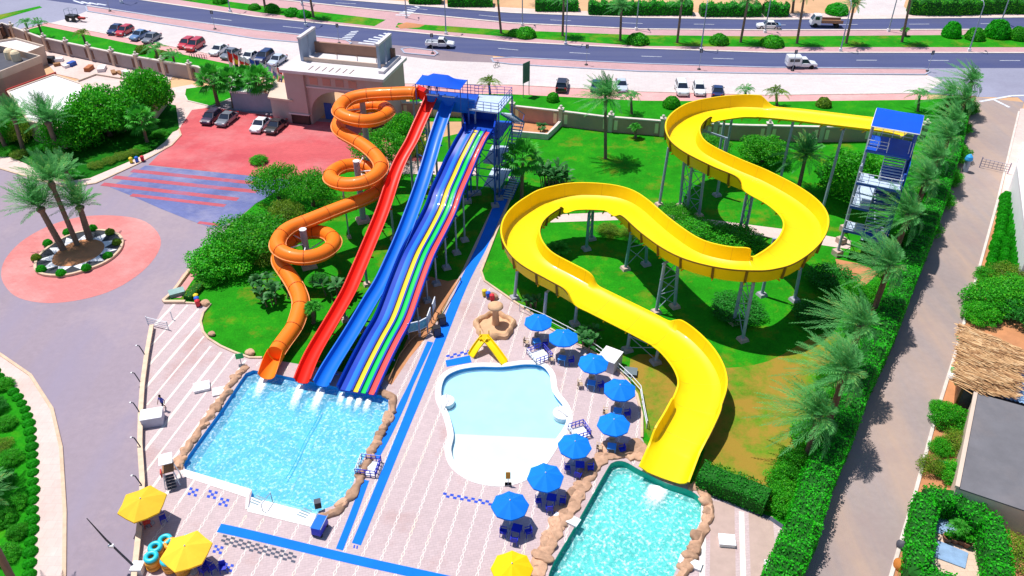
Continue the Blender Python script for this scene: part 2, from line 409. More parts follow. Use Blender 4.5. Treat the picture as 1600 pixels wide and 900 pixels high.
for nm, line in (('carriageway_kerb', [(212, -1), (400, 26.5), (600, 47), (800, 66), (1000, 76), (1200, 82.5), (1600, 83), (2200, 83)]),
                 ('carriageway_kerb', [(437, 0), (600, 17), (800, 36.5), (1000, 46), (1200, 47.5), (1600, 46.5), (2200, 46)]),
                 ('carriageway_kerb', [(135, 9), (250, 27), (400, 47.5), (540, 62.5)]),
                 ('carriageway_kerb', [(535, 0), (700, 13), (800, 20.5), (1000, 28), (1200, 31), (1600, 27.5), (2200, 22)])):
    kerb(nm, line, m_kerb, .5, .14)
sheet('outer_lawn_west', [(-60, 85), (5, 56), (67, 40.5), (280, 84), (375, 104), (445, 119), (440, 128), (310, 120), (200, 106), (70, 78), (10, 55), (-60, 92)], .038, m_grass_l)
sheet('outer_lawn_east', [(640, 146), (800, 147.5), (1000, 157.5), (1200, 159), (1450, 156), (1520, 150), (1500, 200), (1440, 200), (1250, 205), (1050, 205), (800, 190), (640, 190)], .036, m_grass_l)

# road markings
b = MB()
def dash(b, p, q, w_=.16, z=.042):
    p, q = G(*p), G(*q); t = (q - p); t.normalize(); n = Vector((t.y, -t.x, 0)) * w_ / 2
    b.add([(a.x, a.y, z) for a in (p - n, p + n, q + n, q - n)], [(0, 1, 2, 3)])
for x in range(300, 2000, 112):
    f = lambda x: np.interp(x, [300, 437, 600, 800, 1000, 1200, 1600, 2200], [-17, 0, 8.5, 29, 37, 39.3, 37, 34])
    if x > 480: dash(b, (x, f(x)), (x + 32, f(x + 32)))
    g = lambda x: np.interp(x, [200, 400, 600, 800, 1000, 1200, 1600, 2200], [12, 37, 58, 78, 88, 94, 95, 95])
    if x > 700 or x < 520: dash(b, (x + 30, g(x + 30)), (x + 62, g(x + 62)))
for line in ([(640, 14.5), (800, 27), (900, 31)],):
    pass
for i in range(6):                                   # zebra crossings
    t = i / 5
    dash(b, (618 + 30 * t - 0, 23.5 - 13.5 * t + 0), (640 + 15 * t, 24.5 - 12.5 * t), .5)
    dash(b, (560 + 40 * t, 67 - 15 * t), (585 + 22 * t, 69.5 - 15 * t), .55)
    dash(b, (532 + 16 * t, 61 - 11 * t), (548 + 12 * t, 62 - 13 * t), .4)
for i in range(4): dash(b, (115 + 12 * i, 1 + 1.6 * i), (130 + 12 * i, 6 + .8 * i), .5)
dash(b, (1531, 159), (1580, 150), .5); dash(b, (1553, 156), (1577, 168), .5); dash(b, (1580, 150), (1640, 148), .5)
b.build('road_markings', m_paint)['kind'] = 'structure'

# ------------------------------------------------------------------ driveway, forecourt, roundabout
sheet('driveway', [(-300, 300), (-100, 272), (0, 262), (60, 280), (110, 292), (150, 285), (215, 255), (268, 226), (285, 195), (300, 160), (340, 150), (470, 185), (540, 185), (640, 205), (640, 260), (560, 262), (440, 296), (400, 318), (350, 362), (312, 404), (268, 462), (240, 508), (228, 560), (222, 640), (222, 720), (222, 820), (212, 960), (90, 960), (101, 900), (102, 800), (96, 700), (82, 640), (48, 585), (0, 552), (-100, 520), (-300, 500)], .03, m_drive)
sheet('gate_path', [(255, 140), (300, 132), (340, 150), (330, 170), (300, 190), (280, 200), (262, 190)], .036, m_palewalk)
sheet('red_forecourt', [(284, 195), (300, 172), (330, 168), (470, 188), (560, 195), (660, 210), (660, 255), (560, 262), (470, 282), (400, 276), (232, 258), (250, 240), (270, 226)], .042, m_redpave)
sheet('striped_forecourt', [(227, 259), (400, 276), (470, 282), (440, 296), (400, 318), (375, 338), (352, 352), (330, 356), (295, 344), (250, 326), (205, 306), (172, 293), (200, 276)], .046, m_bluepave)
sb = MB()
for a, c, w_ in (((206, 267), (402, 287), 1.1), ((178, 277), (402, 300), 1.1), ((160, 288), (372, 312), 1.1), ((205, 305), (352, 322), .9), ((310, 348), (342, 352), .7)):
    dash(sb, a, c, w_ * .78, .052)
sb.build('red_bands', ground_mat('faded_red_paving', (.46, .10, .13), .12, .1, 1.6, stain=(.20, .17, .30), stain_amt=.7, stain_pos=(.5, .68), stain_scale=.2, brick=(.5, .25, .012)))['kind'] = 'structure'
RC = G(128, 400); 
ring = cr([(2, 425), (12, 400), (40, 373), (85, 350), (135, 338), (190, 338), (228, 347), (250, 370), (247, 395), (222, 425), (180, 452), (130, 468), (75, 474), (30, 466), (8, 447)], 4, True)
sheet('roundabout_ring', ring, .04, m_ringpave)
ISL = cr([(56, 418), (62, 402), (85, 383), (115, 368), (150, 362), (180, 366), (192, 378), (186, 395), (165, 412), (135, 424), (105, 432), (75, 432), (60, 427)], 4, True)
kerb('roundabout_kerb', ISL, m_kerb_tan, .3, .32, closed=True)
sheet('roundabout_bed', ISL, .22, M('black_gravel', (.035, .04, .05), .9, .4, 6, bmp=.5))
ISLW = [G(*p) for p in ISL]; IC = sum(ISLW, Vector()) / len(ISLW)
star = []
for i, p in enumerate(cr([tuple(q) for q in ISLW], 3, True)): pass
NP = 11
per = resample(ISLW + [ISLW[0]], .2)
for i in range(NP):
    o = per[int((i + .5) / NP * (len(per) - 1))]; m_ = per[int(i / NP * (len(per) - 1))]
    star.append(IC + (m_ - IC) * .60); star.append(IC + (o - IC) * .94)
sheet('white_gravel_star', None, .235, M('white_gravel', (.72, .72, .76), .9, .12, 6, bmp=.6), world=star)
sheet('roundabout_soil', None, .25, m_dirt, world=[IC + (p - IC) * .60 for p in ISLW])

# kerbs and walks on the left
sheet('left_walk', [(-300, 500), (-100, 522), (0, 554), (48, 587), (80, 640), (94, 700), (100, 800), (99, 900), (90, 960), (40, 960), (47, 900), (52, 800), (54, 730), (50, 680), (40, 640), (20, 610), (0, 588), (-100, 545), (-300, 525)], .06, m_palewalk)
kerb('left_walk_kerb', [(-100, 522), (0, 554), (48, 587), (82, 640), (96, 700), (102, 800), (101, 900), (92, 960)], m_kerb_tan, .28, .16)
sheet('left_bed', [(-300, 525), (-100, 545), (0, 588), (20, 610), (40, 640), (50, 680), (54, 730), (52, 800), (47, 900), (40, 960), (-300, 960)], .05, m_grass_l)
sheet('upper_walk', [(-300, 272), (-100, 248), (0, 240), (40, 256), (75, 275), (105, 284), (140, 279), (195, 256), (240, 236), (258, 222), (270, 207), (280, 203), (283, 212), (268, 228), (215, 257), (150, 287), (105, 294), (60, 282), (0, 264), (-100, 274), (-300, 302)], .06, m_palewalk)
kerb('upper_walk_kerb', [(-100, 274), (0, 264), (60, 282), (105, 294), (150, 287), (215, 257), (268, 228), (283, 212), (280, 203)], m_kerb_tan, .25, .16)
sheet('upper_bed', [(-300, 240), (-100, 160), (60, 170), (200, 150), (275, 165), (280, 200), (258, 222), (240, 236), (195, 256), (140, 279), (105, 284), (75, 275), (40, 256), (0, 240), (-100, 248), (-300, 272)], .05, m_bedgrass)
sheet('guard_lawn', [(289, 150), (291, 139), (345, 132), (372, 148), (330, 167), (293, 158)], .06, m_grass_l)
kerb('guard_lawn_kerb', [(289, 150), (293, 158), (330, 167), (372, 150)], m_kerb, .25, .15)

# ------------------------------------------------------------------ park lawns, paths, plaza
sheet('slide_lawn', [(255, 470), (310, 405), (350, 362), (400, 318), (440, 296), (560, 262), (620, 230), (690, 215), (820, 215), (820, 300), (760, 400), (700, 480), (640, 560), (598, 592), (540, 586), (470, 573), (410, 562), (386, 562), (340, 545), (300, 520)], .034, m_grass, holes=())
sheet('park_lawn', [(690, 215), (800, 190), (1440, 195), (1510, 185), (1490, 260), (1420, 400), (1340, 610), (1240, 830), (1205, 812), (1085, 766), (1000, 725), (940, 700), (940, 600), (800, 500), (740, 440), (760, 360), (800, 300)], .038, m_grass)
sheet('worn_lawn', cr([(985, 560), (1060, 560), (1120, 575), (1200, 565), (1290, 520), (1320, 560), (1270, 660), (1215, 770), (1200, 800), (1140, 770), (1085, 760), (1100, 690), (1020, 690), (1005, 640)], 4, True), .043, m_grass_dry)
sheet('garden_path', [(1000, 330), (1120, 345), (1260, 363), (1330, 376), (1328, 390), (1215, 373), (1110, 359), (1000, 345)], .048, m_palewalk)
sheet('garden_path', [(860, 336), (1000, 330), (1000, 343), (860, 348)], .046, m_palewalk)
sheet('tower_path', [(560, 258), (640, 252), (745, 255), (745, 275), (640, 272), (560, 275)], .044, m_palewalk)
sheet('sand_yard', [(800, 190), (880, 193), (868, 205), (855, 218), (800, 214)], .046, m_dirt)
sheet('dirt_patch', [(1305, 405), (1340, 412), (1375, 425), (1350, 448), (1330, 445), (1310, 425)], .05, m_dirt)
sheet('slide_dirt', [(660, 430), (700, 440), (724, 434), (707, 455), (690, 490), (660, 535), (640, 560), (622, 600), (606, 625), (596, 618), (612, 590), (640, 520)], .05, m_dirt)
PLAZA = [(258, 474), (330, 477), (322, 486), (314, 500), (316, 515), (324, 530), (345, 543), (365, 552), (388, 560), (410, 560), (470, 570), (540, 583), (596, 590), (612, 602), (640, 560), (660, 536), (690, 492), (707, 455), (745, 375), (775, 312), (788, 290), (806, 290), (792, 325), (775, 365), (752, 425), (757, 440), (800, 470), (830, 492), (860, 515), (905, 540), (945, 562), (975, 590), (995, 620), (1003, 650), (1003, 685), (1010, 700), (1085, 762), (1150, 790), (1205, 810), (1234, 832), (1215, 900), (1195, 960), (205, 960), (214, 860), (223, 760), (222, 690), (225, 600), (238, 512)]
PLW = [G(*p) for p in PLAZA]
sheet('plaza', PLAZA, .055, m_plaza, holes=HOLES)
kerb('lawn_kerb', [(258, 472), (330, 477), (318, 490), (314, 504), (318, 520), (326, 530), (345, 542), (365, 551), (390, 560), (410, 560)], m_kerb_tan, .22, .2)
kerb('lawn_kerb', [(806, 290), (792, 325), (775, 365), (752, 425), (757, 440), (800, 470), (830, 490), (860, 515), (905, 540), (945, 562), (975, 588), (995, 618), (1003, 650), (1003, 685)], m_kerb_tan, .22, .2)
kerb('lawn_kerb', [(1085, 764), (1150, 791), (1205, 812), (1234, 832)], m_tile_dark, .35, .12, z0=.02)

# stripes laid in the plaza: plain bands to the left of the big pool, diamond chains elsewhere
def plaza_ok(p):
    return inside(p, PLW) and not any(inside(p, h) for h in HOLES)
st, dm, tn = MB(), MB(), MB()
fenceline = (G(300, 640) - G(0, 0) * 0)
for i in range(-40, 60):
    off = i * 1.42 + .3
    base = STRIPE_N * off
    s = 20.0
    while s < 90:
        L = .62
        p = base + STRIPE_DIR * s; q = base + STRIPE_DIR * (s + L); mid = (p + q) / 2
        if plaza_ok(p) and plaza_ok(q):
            x, y = PX(mid)
            left = (x < 395 and y < 760 and x < 395 - (y - 580) * .55 + 60) or (x < 300 and y < 790)
            right = x > 1085
            if left:
                w_ = .085 + .03 * (i % 3)
                st.add([(v.x, v.y, .060) for v in (p - STRIPE_N * w_, p + STRIPE_N * w_, q + STRIPE_N * w_, q - STRIPE_N * w_)], [(0, 1, 2, 3)])
            elif right:
                if i % 2 == 0:
                    st.add([(v.x, v.y, .060) for v in (p - STRIPE_N * .2, p + STRIPE_N * .2, q + STRIPE_N * .2, q - STRIPE_N * .2)], [(0, 1, 2, 3)])
                else:
                    tn.add([(v.x, v.y, .060) for v in (p - STRIPE_N * .9, p + STRIPE_N * .9, q + STRIPE_N * .9, q - STRIPE_N * .9)], [(0, 1, 2, 3)])
            else:
                wd, t_ = .105, .052
                l_, r_ = mid - STRIPE_N * wd, mid + STRIPE_N * wd
                for a, c in ((p, l_), (l_, q), (q, r_), (r_, p)):
                    d = (c - a).normalized(); nn = Vector((d.y, -d.x, 0)) * t_ / 2
                    dm.add([(v.x, v.y, .0605 if nn.x > 0 else .0625) for v in (a - nn, a + nn, c + nn, c - nn)], [(0, 1, 2, 3)])
        s += L
st.build('plaza_stripes', m_plaza_stripe)['kind'] = 'structure'
dm.build('plaza_diamond_paving', m_plaza_stripe)['kind'] = 'structure'
tn.build('plaza_tan_bands', m_plaza_tan)['kind'] = 'structure'

# blue walking mats
def mat_strip(l, r, z=.075, m=None, label=None):
    pts = [G(*p) for p in cr(l, 5)] + [G(*p) for p in cr(r, 5)][::-1]
    b = MB(); b.prism(pts, .056, z)
    o = b.build('walking_mat', m or m_mat_blue)
    return tag(o, label, 'mat')
mat_strip([(781, 296), (766, 335), (745, 385), (714, 450), (668, 560), (623, 672), (585, 765), (550, 849)], [(800, 296), (784, 335), (762, 385), (729, 450), (685, 560), (638, 672), (600, 765), (564, 853)], label='widest blue walking mat running from the slide tower down past the toddler pool')
mat_strip([(668, 534), (640, 598), (623, 632), (601, 680), (582, 717)], [(677, 536), (648, 598), (633, 635), (612, 680), (591, 719)], label='narrow blue walking mat ending at the fenced footbath beside the big pool')
mat_strip([(567, 750), (546, 805), (525, 858)], [(577, 752), (557, 807), (536, 861)], label='short narrow blue walking mat between the footbath and the crosswise mat')
mat_strip([(346, 819), (400, 831), (550, 867), (700, 900), (790, 920)], [(339, 832), (400, 846), (550, 882), (690, 913), (780, 935)], label='long blue mat running crosswise along the bottom of the plaza')
mat_strip([(696, 564), (734, 556)], [(698, 574), (737, 567)], label='small blue mat at the edge of the toddler pool')
# chequered tiles
cb, cd = MB(), MB()
def chequer(bm, o, ex, ey, nx, ny, z=.064, skip=0):
    O, X, Y = G(*o), (G(*ex) - G(*o)) / nx, (G(*ey) - G(*o)) / ny
    for i in range(nx):
        for j in range(ny):
            if (i + j) % 2 == skip:
                q = [O + X * i + Y * j, O + X * (i + 1) + Y * j, O + X * (i + 1) + Y * (j + 1), O + X * i + Y * (j + 1)]
                bm.add([(p.x, p.y, z) for p in q], [(0, 1, 2, 3)])
chequer(cb, (693, 770), (770, 784), (691, 777), 14, 2)
chequer(cb, (697, 556), (735, 547), (698, 562), 7, 2)
chequer(cd, (349, 836), (465, 866), (344, 850), 18, 4)
for o in ((297, 762), (327, 766), (345, 778), (336, 852), (352, 880)):
    chequer(cb, o, (o[0] + 14, o[1] + 3), (o[0] - 4, o[1] + 12), 3, 3)
chequer(cb, (553, 852), (562, 854), (552, 857), 4, 1)
cb.build('blue_tile_paving', m_mat_blue_dark)['kind'] = 'structure'
cd.build('dark_tile_paving', m_tile_dark)['kind'] = 'structure'

# ------------------------------------------------------------------ right-hand lane
sheet('service_lane', [(1526, 152), (1600, 160), (1580, 225), (1557, 320), (1522, 447), (1492, 555), (1462, 650), (1430, 770), (1392, 900), (1372, 970), (1170, 970), (1260, 800), (1340, 620), (1420, 420), (1500, 230)], .03, m_lane)
kerb('lane_kerb', [(1592, 175), (1580, 225), (1557, 320), (1522, 447), (1492, 555), (1462, 650), (1430, 770), (1392, 900), (1372, 970)], m_kerb, .28, .15)
sheet('lane_side_walk', [(1594, 170), (1700, 170), (1700, 330), (1580, 330), (1560, 322)], .04, m_palewalk)
sheet('lane_side_bed', [(1561, 322), (1700, 322), (1900, 640), (1900, 980), (1374, 980), (1394, 900), (1432, 770), (1464, 650), (1494, 555), (1524, 447)], .036, m_dirt)
sheet('hedge_border_soil', [(1525, 150), (1500, 225), (1420, 420), (1340, 610), (1250, 800), (1180, 960), (1215, 960), (1240, 825), (1290, 690), (1330, 560), (1395, 400), (1470, 230), (1490, 150)], .052, m_soil)

# ------------------------------------------------------------------ pool shells and water
def water_mat(name, tint, body, mixb, rough, bsc, bst, foam_and_glint=None, glint_pos=(.55, .75), glint_scale=1.2):
    m, nt, b, out = newmat(name)
    v = coords(nt)
    tp = nd(nt, 'ShaderNodeBsdfTransparent'); tp.inputs[0].default_value = (*tint, 1)
    col = ramp(nt, noise(nt, v, .5, 5, .65), [(.3, k(body, .8)), (.7, k(body, 1.15))])
    fac = None
    if foam_and_glint:
        f = ramp(nt, noise(nt, v, glint_scale, 9, .72), [(glint_pos[0], (0, 0, 0)), (glint_pos[1], (1, 1, 1))])  # sun glints on the ripples, painted into the water colour as white noise
        col = mixc(nt, f, col, foam_and_glint); fac = f
    nt.links.new(col, b.inputs['Base Color']); b.inputs['Roughness'].default_value = rough; b.inputs['IOR'].default_value = 1.33; b.inputs['Specular IOR Level'].default_value = .6
    w1 = noise(nt, v, bsc, 4, .6)
    vr = nd(nt, 'ShaderNodeTexVoronoi', feature='SMOOTH_F1'); vr.inputs['Scale'].default_value = bsc * .8
    wv = nd(nt, 'ShaderNodeMix', data_type='RGBA'); wv.inputs[0].default_value = .35
    nt.links.new(v, wv.inputs[6]); 
    nz = nd(nt, 'ShaderNodeTexNoise'); nz.inputs['Scale'].default_value = bsc * .5; nt.links.new(v, nz.inputs['Vector']); nt.links.new(nz.outputs['Color'], wv.inputs[7])
    nt.links.new(wv.outputs[2], vr.inputs['Vector'])
    ad = nd(nt, 'ShaderNodeMath', operation='ADD'); nt.links.new(w1, ad.inputs[0]); nt.links.new(vr.outputs['Distance'], ad.inputs[1])
    bump(nt, b, ad.outputs[0], bst, .25)
    ms = nd(nt, 'ShaderNodeMixShader'); ms.inputs[0].default_value = mixb
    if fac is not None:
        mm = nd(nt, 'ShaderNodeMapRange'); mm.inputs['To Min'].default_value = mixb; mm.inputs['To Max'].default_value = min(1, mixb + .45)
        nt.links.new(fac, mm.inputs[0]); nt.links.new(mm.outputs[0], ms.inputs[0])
    nt.links.new(tp.outputs[0], ms.inputs[1]); nt.links.new(b.outputs[0], ms.inputs[2]); nt.links.new(ms.outputs[0], out.inputs[0])
    return m
def basin(name, loop, depth, mat_wall, mat_floor, coping=None, cw=.45, label=None, top=.08):
    t = thing(name, label, 'swimming pool', (loop[0].x, loop[0].y, 0))
    n = len(loop)
    b = MB(); b.add([(p.x, p.y, top - .03) for p in loop] + [(p.x, p.y, -depth) for p in loop], [(i, (i + 1) % n, n + (i + 1) % n, n + i) for i in range(n)])
    b.build('pool_wall', mat_wall, t)
    tris = tessellate_polygon([[Vector((p.x, p.y, 0)) for p in loop]])
    MB().add([(p.x, p.y, -depth) for p in loop], tris).build('pool_floor', mat_floor, t)
    if coping:
        b = MB(); pts = [Vector((p.x, p.y, 0)) for p in loop] + [Vector((loop[0].x, loop[0].y, 0))]
        b.sweep(pts, lambda i: [(-cw * .5, .03), (-cw * .5, top), (-cw * .42, top + .03), (cw * .42, top + .03), (cw * .5, top), (cw * .5, .03)])
        b.build('coping', coping, t)
    return t
m_pool_wall1 = M('pool_wall_blue', (.02, .30, .72), .4, .1, 2)
m_pool_floor1 = M('pool_floor_blue', (.12, .60, .80), .5, .12, .8)
m_white_cop = M('white_coping', (.80, .77, .74), .6, .08, 1)
p1 = basin('splash_pool', W1, 1.1, m_pool_wall1, m_pool_floor1, None, label='large blue splash pool at the foot of the red, blue and orange slides')
p2 = basin('toddler_pool', W2, .45, M('kid_pool_wall', (.03, .42, .85), .5, .1, 1), M('kid_pool_floor', (.50, .82, .98), .6, .05, .5), m_white_cop, .55, label='clover shaped shallow toddler pool with white rim')
p3 = basin('landing_pool', W3, 1.2, M('pool_wall_green', (.0, .40, .27), .4, .12, 1.5), M('pool_floor_turquoise', (.12, .72, .66), .5, .12, .8), None, label='turquoise green pool at the foot of the yellow slide')
# white beach end of the toddler pool
beach = [p for p in KIDS_POOL]
def cut_below(pxs, y0):
    out = []
    n = len(pxs)
    for i in range(n):
        a, c = pxs[i], pxs[(i + 1) % n]
        fa, fc = a[1] - (y0 + (a[0] - 700) * .045), c[1] - (y0 + (c[0] - 700) * .045)
        if fa >= 0: out.append(a)
        if fa * fc < 0: t = fa / (fa - fc); out.append((a[0] + (c[0] - a[0]) * t, a[1] + (c[1] - a[1]) * t))
    return out
bw = [G(*p) for p in cut_below(beach, 673)]
cx = sum((p for p in bw), Vector()) / len(bw)
bb = MB(); bb.prism([cx + (p - cx) * .985 for p in bw], -.44, -.30); bb.build('shallow_floor', M('kid_pool_white', (.86, .86, .86), .6, .03, .6), p2)
# white entry steps of the splash pool and its white lower edge
bb = MB()
for i, (y0, zt) in enumerate(((0, .0), (7, -.22), (13, -.45))):
    q = [(394 - 1 - i * 0, 768 + 8 + (0 if i == 0 else 0)), ]
stp = [G(*p) for p in ((392, 776), (494, 803), (489, 818), (389, 794))]
bb.prism(stp, -1.0, -.02); bb.build('entry_step', m_white_cop, p1)
bb = MB(); bb.prism([G(*p) for p in ((398, 768), (498, 795), (494, 803), (392, 776))], -1.0, -.45); bb.build('entry_step', m_white_cop, p1)
bb = MB(); bb.prism([G(*p) for p in ((288, 734), (394, 766), (390, 774), (388, 796), (384, 797), (385, 778), (286, 745))], .03, .10); bb.build('coping', m_white_cop, p1)
bb = MB(); bb.prism([G(*p) for p in ((388, 794), (490, 818), (494, 808), (499, 810), (493, 826), (386, 800))], .03, .10); bb.build('coping', m_white_cop, p1)
for i in range(10):
    pass
for c in ((403, 783), (477, 803)):
    gr = MB()
    for i in range(4):
        a = G(c[0] - 6 + i * 3.2, c[1] + 3 - i * 3.2, 0); gr.box((a.x, a.y, -.008), (.8, .10, .012), -.4)
    gr.build('step_grip', M('grip_grey', (.2, .3, .36), .7, .1), p1)
def water(name, loop, z, mat):
    o = sheet(name, None, z, mat, world=loop); return o
water('splash_pool_water', W1, -.34, water_mat('water_splash', (.66, .92, .98), (.22, .69, .93), .42, .12, 3.4, .9, foam_and_glint=(.86, .96, 1.0), glint_pos=(.50, .70), glint_scale=3.8))
water('toddler_pool_water', W2, -.285, water_mat('water_kids', (.86, .96, 1.0), (.55, .87, 1.0), .18, .06, 1.5, .12))
water('landing_pool_water', W3, -.62, water_mat('water_landing', (.56, .95, .93), (.22, .80, .82), .44, .10, 3.4, 1.0, foam_and_glint=(.90, .99, .98), glint_pos=(.50, .64), glint_scale=3.6))
# ------------------------------------------------------------------ slide materials
def gloss(name, rgb, rough=.28, var=.06, stain=None):
    return M(name, rgb, max(rough, .40), var, .5, .04, 6, .2, stain=stain, stain_amt=.25, coat=.03)
m_yel = gloss('yellow_gelcoat', (.87, .595, .003), .28, .08, stain=(.76, .46, .01))
m_yel_out = gloss('yellow_outer', (.70, .42, .006), .4)
m_rib = M('rib_olive', (.20, .11, .01), .6, .2)
m_org = gloss('orange_gelcoat', (.93, .20, .014), .45, stain=(.80, .17, .01))
m_org_ring = M('orange_joint', (.50, .085, .008), .6, .2)
m_org_lite = gloss('orange_seam', (.85, .30, .10), .5)
m_red = gloss('red_gelcoat', (.80, .016, .006), .35)
m_blue = gloss('blue_gelcoat', (.005, .14, .62), .35)
m_blue_deep = gloss('deep_blue_gelcoat', (.004, .045, .42), .35)
m_sky_lane = gloss('sky_blue_lane', (.012, .17, .70), .35)
m_yel_lane = gloss('yellow_lane', (.85, .60, .03), .35)
m_grn_lane = gloss('green_lane', (.005, .58, .09), .35)
m_red_lane = gloss('coral_lane', (.80, .08, .07), .35)
m_steel = M('galvanised_steel', (.30, .36, .46), .5, .15, 3, metal=.1)
m_steel_teal = M('painted_teal_steel', (.13, .30, .32), .5, .15, 3)
m_steel_blue = M('painted_blue_steel', (.03, .10, .42), .5, .15, 3)
m_steel_grey = M('grey_violet_steel', (.34, .32, .42), .5, .15, 3)
m_white_steel = M('white_steel', (.74, .76, .80), .5, .08, 3)
m_conc = M('footing_concrete', (.52, .38, .32), .85, .2, 2, .3)
m_conc_grey = M('footing_grey', (.34, .34, .38), .85, .2, 2, .3)
m_canopy = M('blue_canvas', (.004, .085, .62), .75, .08, 1.2, .2, 20, .15)
m_deck = M('grey_deck', (.46, .55, .68), .6, .12, 2, .1)
m_blue_panel = M('blue_panel', (.008, .075, .48), .45, .12, 1)

def add_leg(parent, base, top, r=.16, mat=None, foot=1.0, footmat=None):
    b = MB(); b.tube([base + Vector((0, 0, .05)), top], r, 10)
    leg = b.build('support_leg', mat or m_steel, parent, 40)
    if foot:
        fb = MB(); fb.box((base.x, base.y, .17), (foot, foot, .34), .4, taper=.82)
        fb.build('footing', footmat or m_conc, leg)
    return leg
def nearest(path, p, zmin=0):
    best = min(path, key=lambda q: (q.x - p.x) ** 2 + (q.y - p.y) ** 2)
    return best
# ------------------------------------------------------------------ the yellow raft slide
ctrl = [(1416, 209, 12.15, .55, .55), (1390, 203, 12.0, .55, .55), (1314, 193, 10.9, .5, .5), (1240, 184, 9.9, .5, .5), (1196, 180, 9.3, .5, .55), (1182, 179, 9.15, .5, 1.75), (1150, 178.5, 8.85, .5, 1.75), (1110, 184, 8.5, .5, 1.75), (1096, 188, 8.35, .6, 1.75), (1086, 192, 8.28, 1.5, 1.75), (1068, 206, 8.2, 1.5, 1.75), (1064, 225, 8.1, 1.5, 1.75), (1080, 247, 8.0, 1.5, 1.7), (1130, 273, 7.85, 1.5, 1.7),
        (1165, 288, 7.75, 1.5, 1.65), (1180, 295, 7.7, 1.5, .5), (1220, 318, 7.6, 1.6, .5), (1248, 342, 7.5, 1.7, .5), (1256, 365, 7.4, 1.75, .5), (1243, 393, 7.25, 1.75, .5), (1211, 418, 7.1, 1.75, .5), (1188, 425, 7.02, 1.75, .5), (1172, 427, 6.95, 1.75, 1.5), (1129, 424, 6.75, 1.7, 1.6), (1073, 408, 6.45, 1.6, 1.6), (1027, 376, 6.05, 1.5, 1.6), (998, 350, 5.65, 1.45, 1.6), (985, 338, 5.5, .5, 1.6),
        (959, 322, 5.2, .5, 1.6), (902, 319, 4.85, .5, 1.7), (872, 325, 4.55, .5, 1.75), (862, 328, 4.5, 1.4, 1.75), (853, 332, 4.45, 1.45, 1.75), (822, 355, 4.25, 1.5, 1.75), (812, 385, 4.05, 1.5, 1.75), (832, 419, 3.8, 1.45, 1.7), (875, 443, 3.5, 1.4, 1.65), (903, 459, 3.3, 1.35, 1.6), (915, 466, 3.2, .5, .5), (940, 479, 3.0, .45, .45), (1000, 509, 2.55, .45, .45), (1030, 525, 2.3, .5, .45), (1040, 531, 2.2, 1.3, .45), (1062, 548, 2.0, 1.4, .45),
        (1086, 578, 1.8, 1.45, .45), (1096, 610, 1.6, 1.45, .5), (1086, 640, 1.35, 1.4, .5), (1084, 650, 1.3, 1.35, 1.3), (1070, 678, 1.05, 1.25, 1.35), (1056, 702, .8, 1.0, 1.3), (1051, 712, .7, .9, .5), (1036, 747, .42, .6, .35)]
cc = cr(ctrl, 7)
yp = [G(c[0], c[1], c[2]) for c in cc]; yl = [min(1.8, max(.4, c[3])) for c in cc]; yr = [min(1.8, max(.35, c[4])) for c in cc]
# even out the plan curve a little
for _ in range(6):
    q = [p.copy() for p in yp]
    for i in range(1, len(yp) - 1): yp[i] = q[i] * .5 + (q[i - 1] + q[i + 1]) * .25
t_yel = thing('yellow_raft_slide', 'wide open yellow raft slide winding in big curves down to the green pool', 'water slide', (yp[-1].x, yp[-1].y, 0))
HW = 1.62
def yprof(i):
    a, c = yl[i], yr[i]
    inn = [(-HW - .30, a), (-HW - .22, a * .55 + .1), (-HW - .06, .26), (-HW + .28, .08), (-HW * .5, .015), (0, 0), (HW * .5, .015), (HW - .28, .08), (HW + .06, .26), (HW + .22, c * .55 + .1), (HW + .30, c)]
    out = [(HW + .46, c), (HW + .46, c - .07), (HW + .37, c - .07), (HW + .29, c * .55 + .06), (HW + .12, .18), (HW - .26, -.02), (0, -.09), (-HW + .26, -.02), (-HW - .12, .18), (-HW - .29, a * .55 + .06), (-HW - .37, a - .07), (-HW - .46, a - .07), (-HW - .46, a)]
    return inn + out
b = MB(); b.sweep(yp, yprof); b.build('trough', m_yel, t_yel, 45)
m_joint = M('yellow_joint', (.66, .40, .01), .5, .1)
dj = 0
for i in range(4, len(yp) - 4):
    dj += (yp[i] - yp[i - 1]).length
    if dj >= 3.1:
        dj = 0; t = (yp[i + 1] - yp[i - 1]).normalized() * .018
        jb = MB(); jb.sweep([yp[i] - t, yp[i] + t], lambda q: [(a_, c_ + .006) for a_, c_ in yprof(i)[:11]], False); jb.build('joint', m_joint, t_yel)
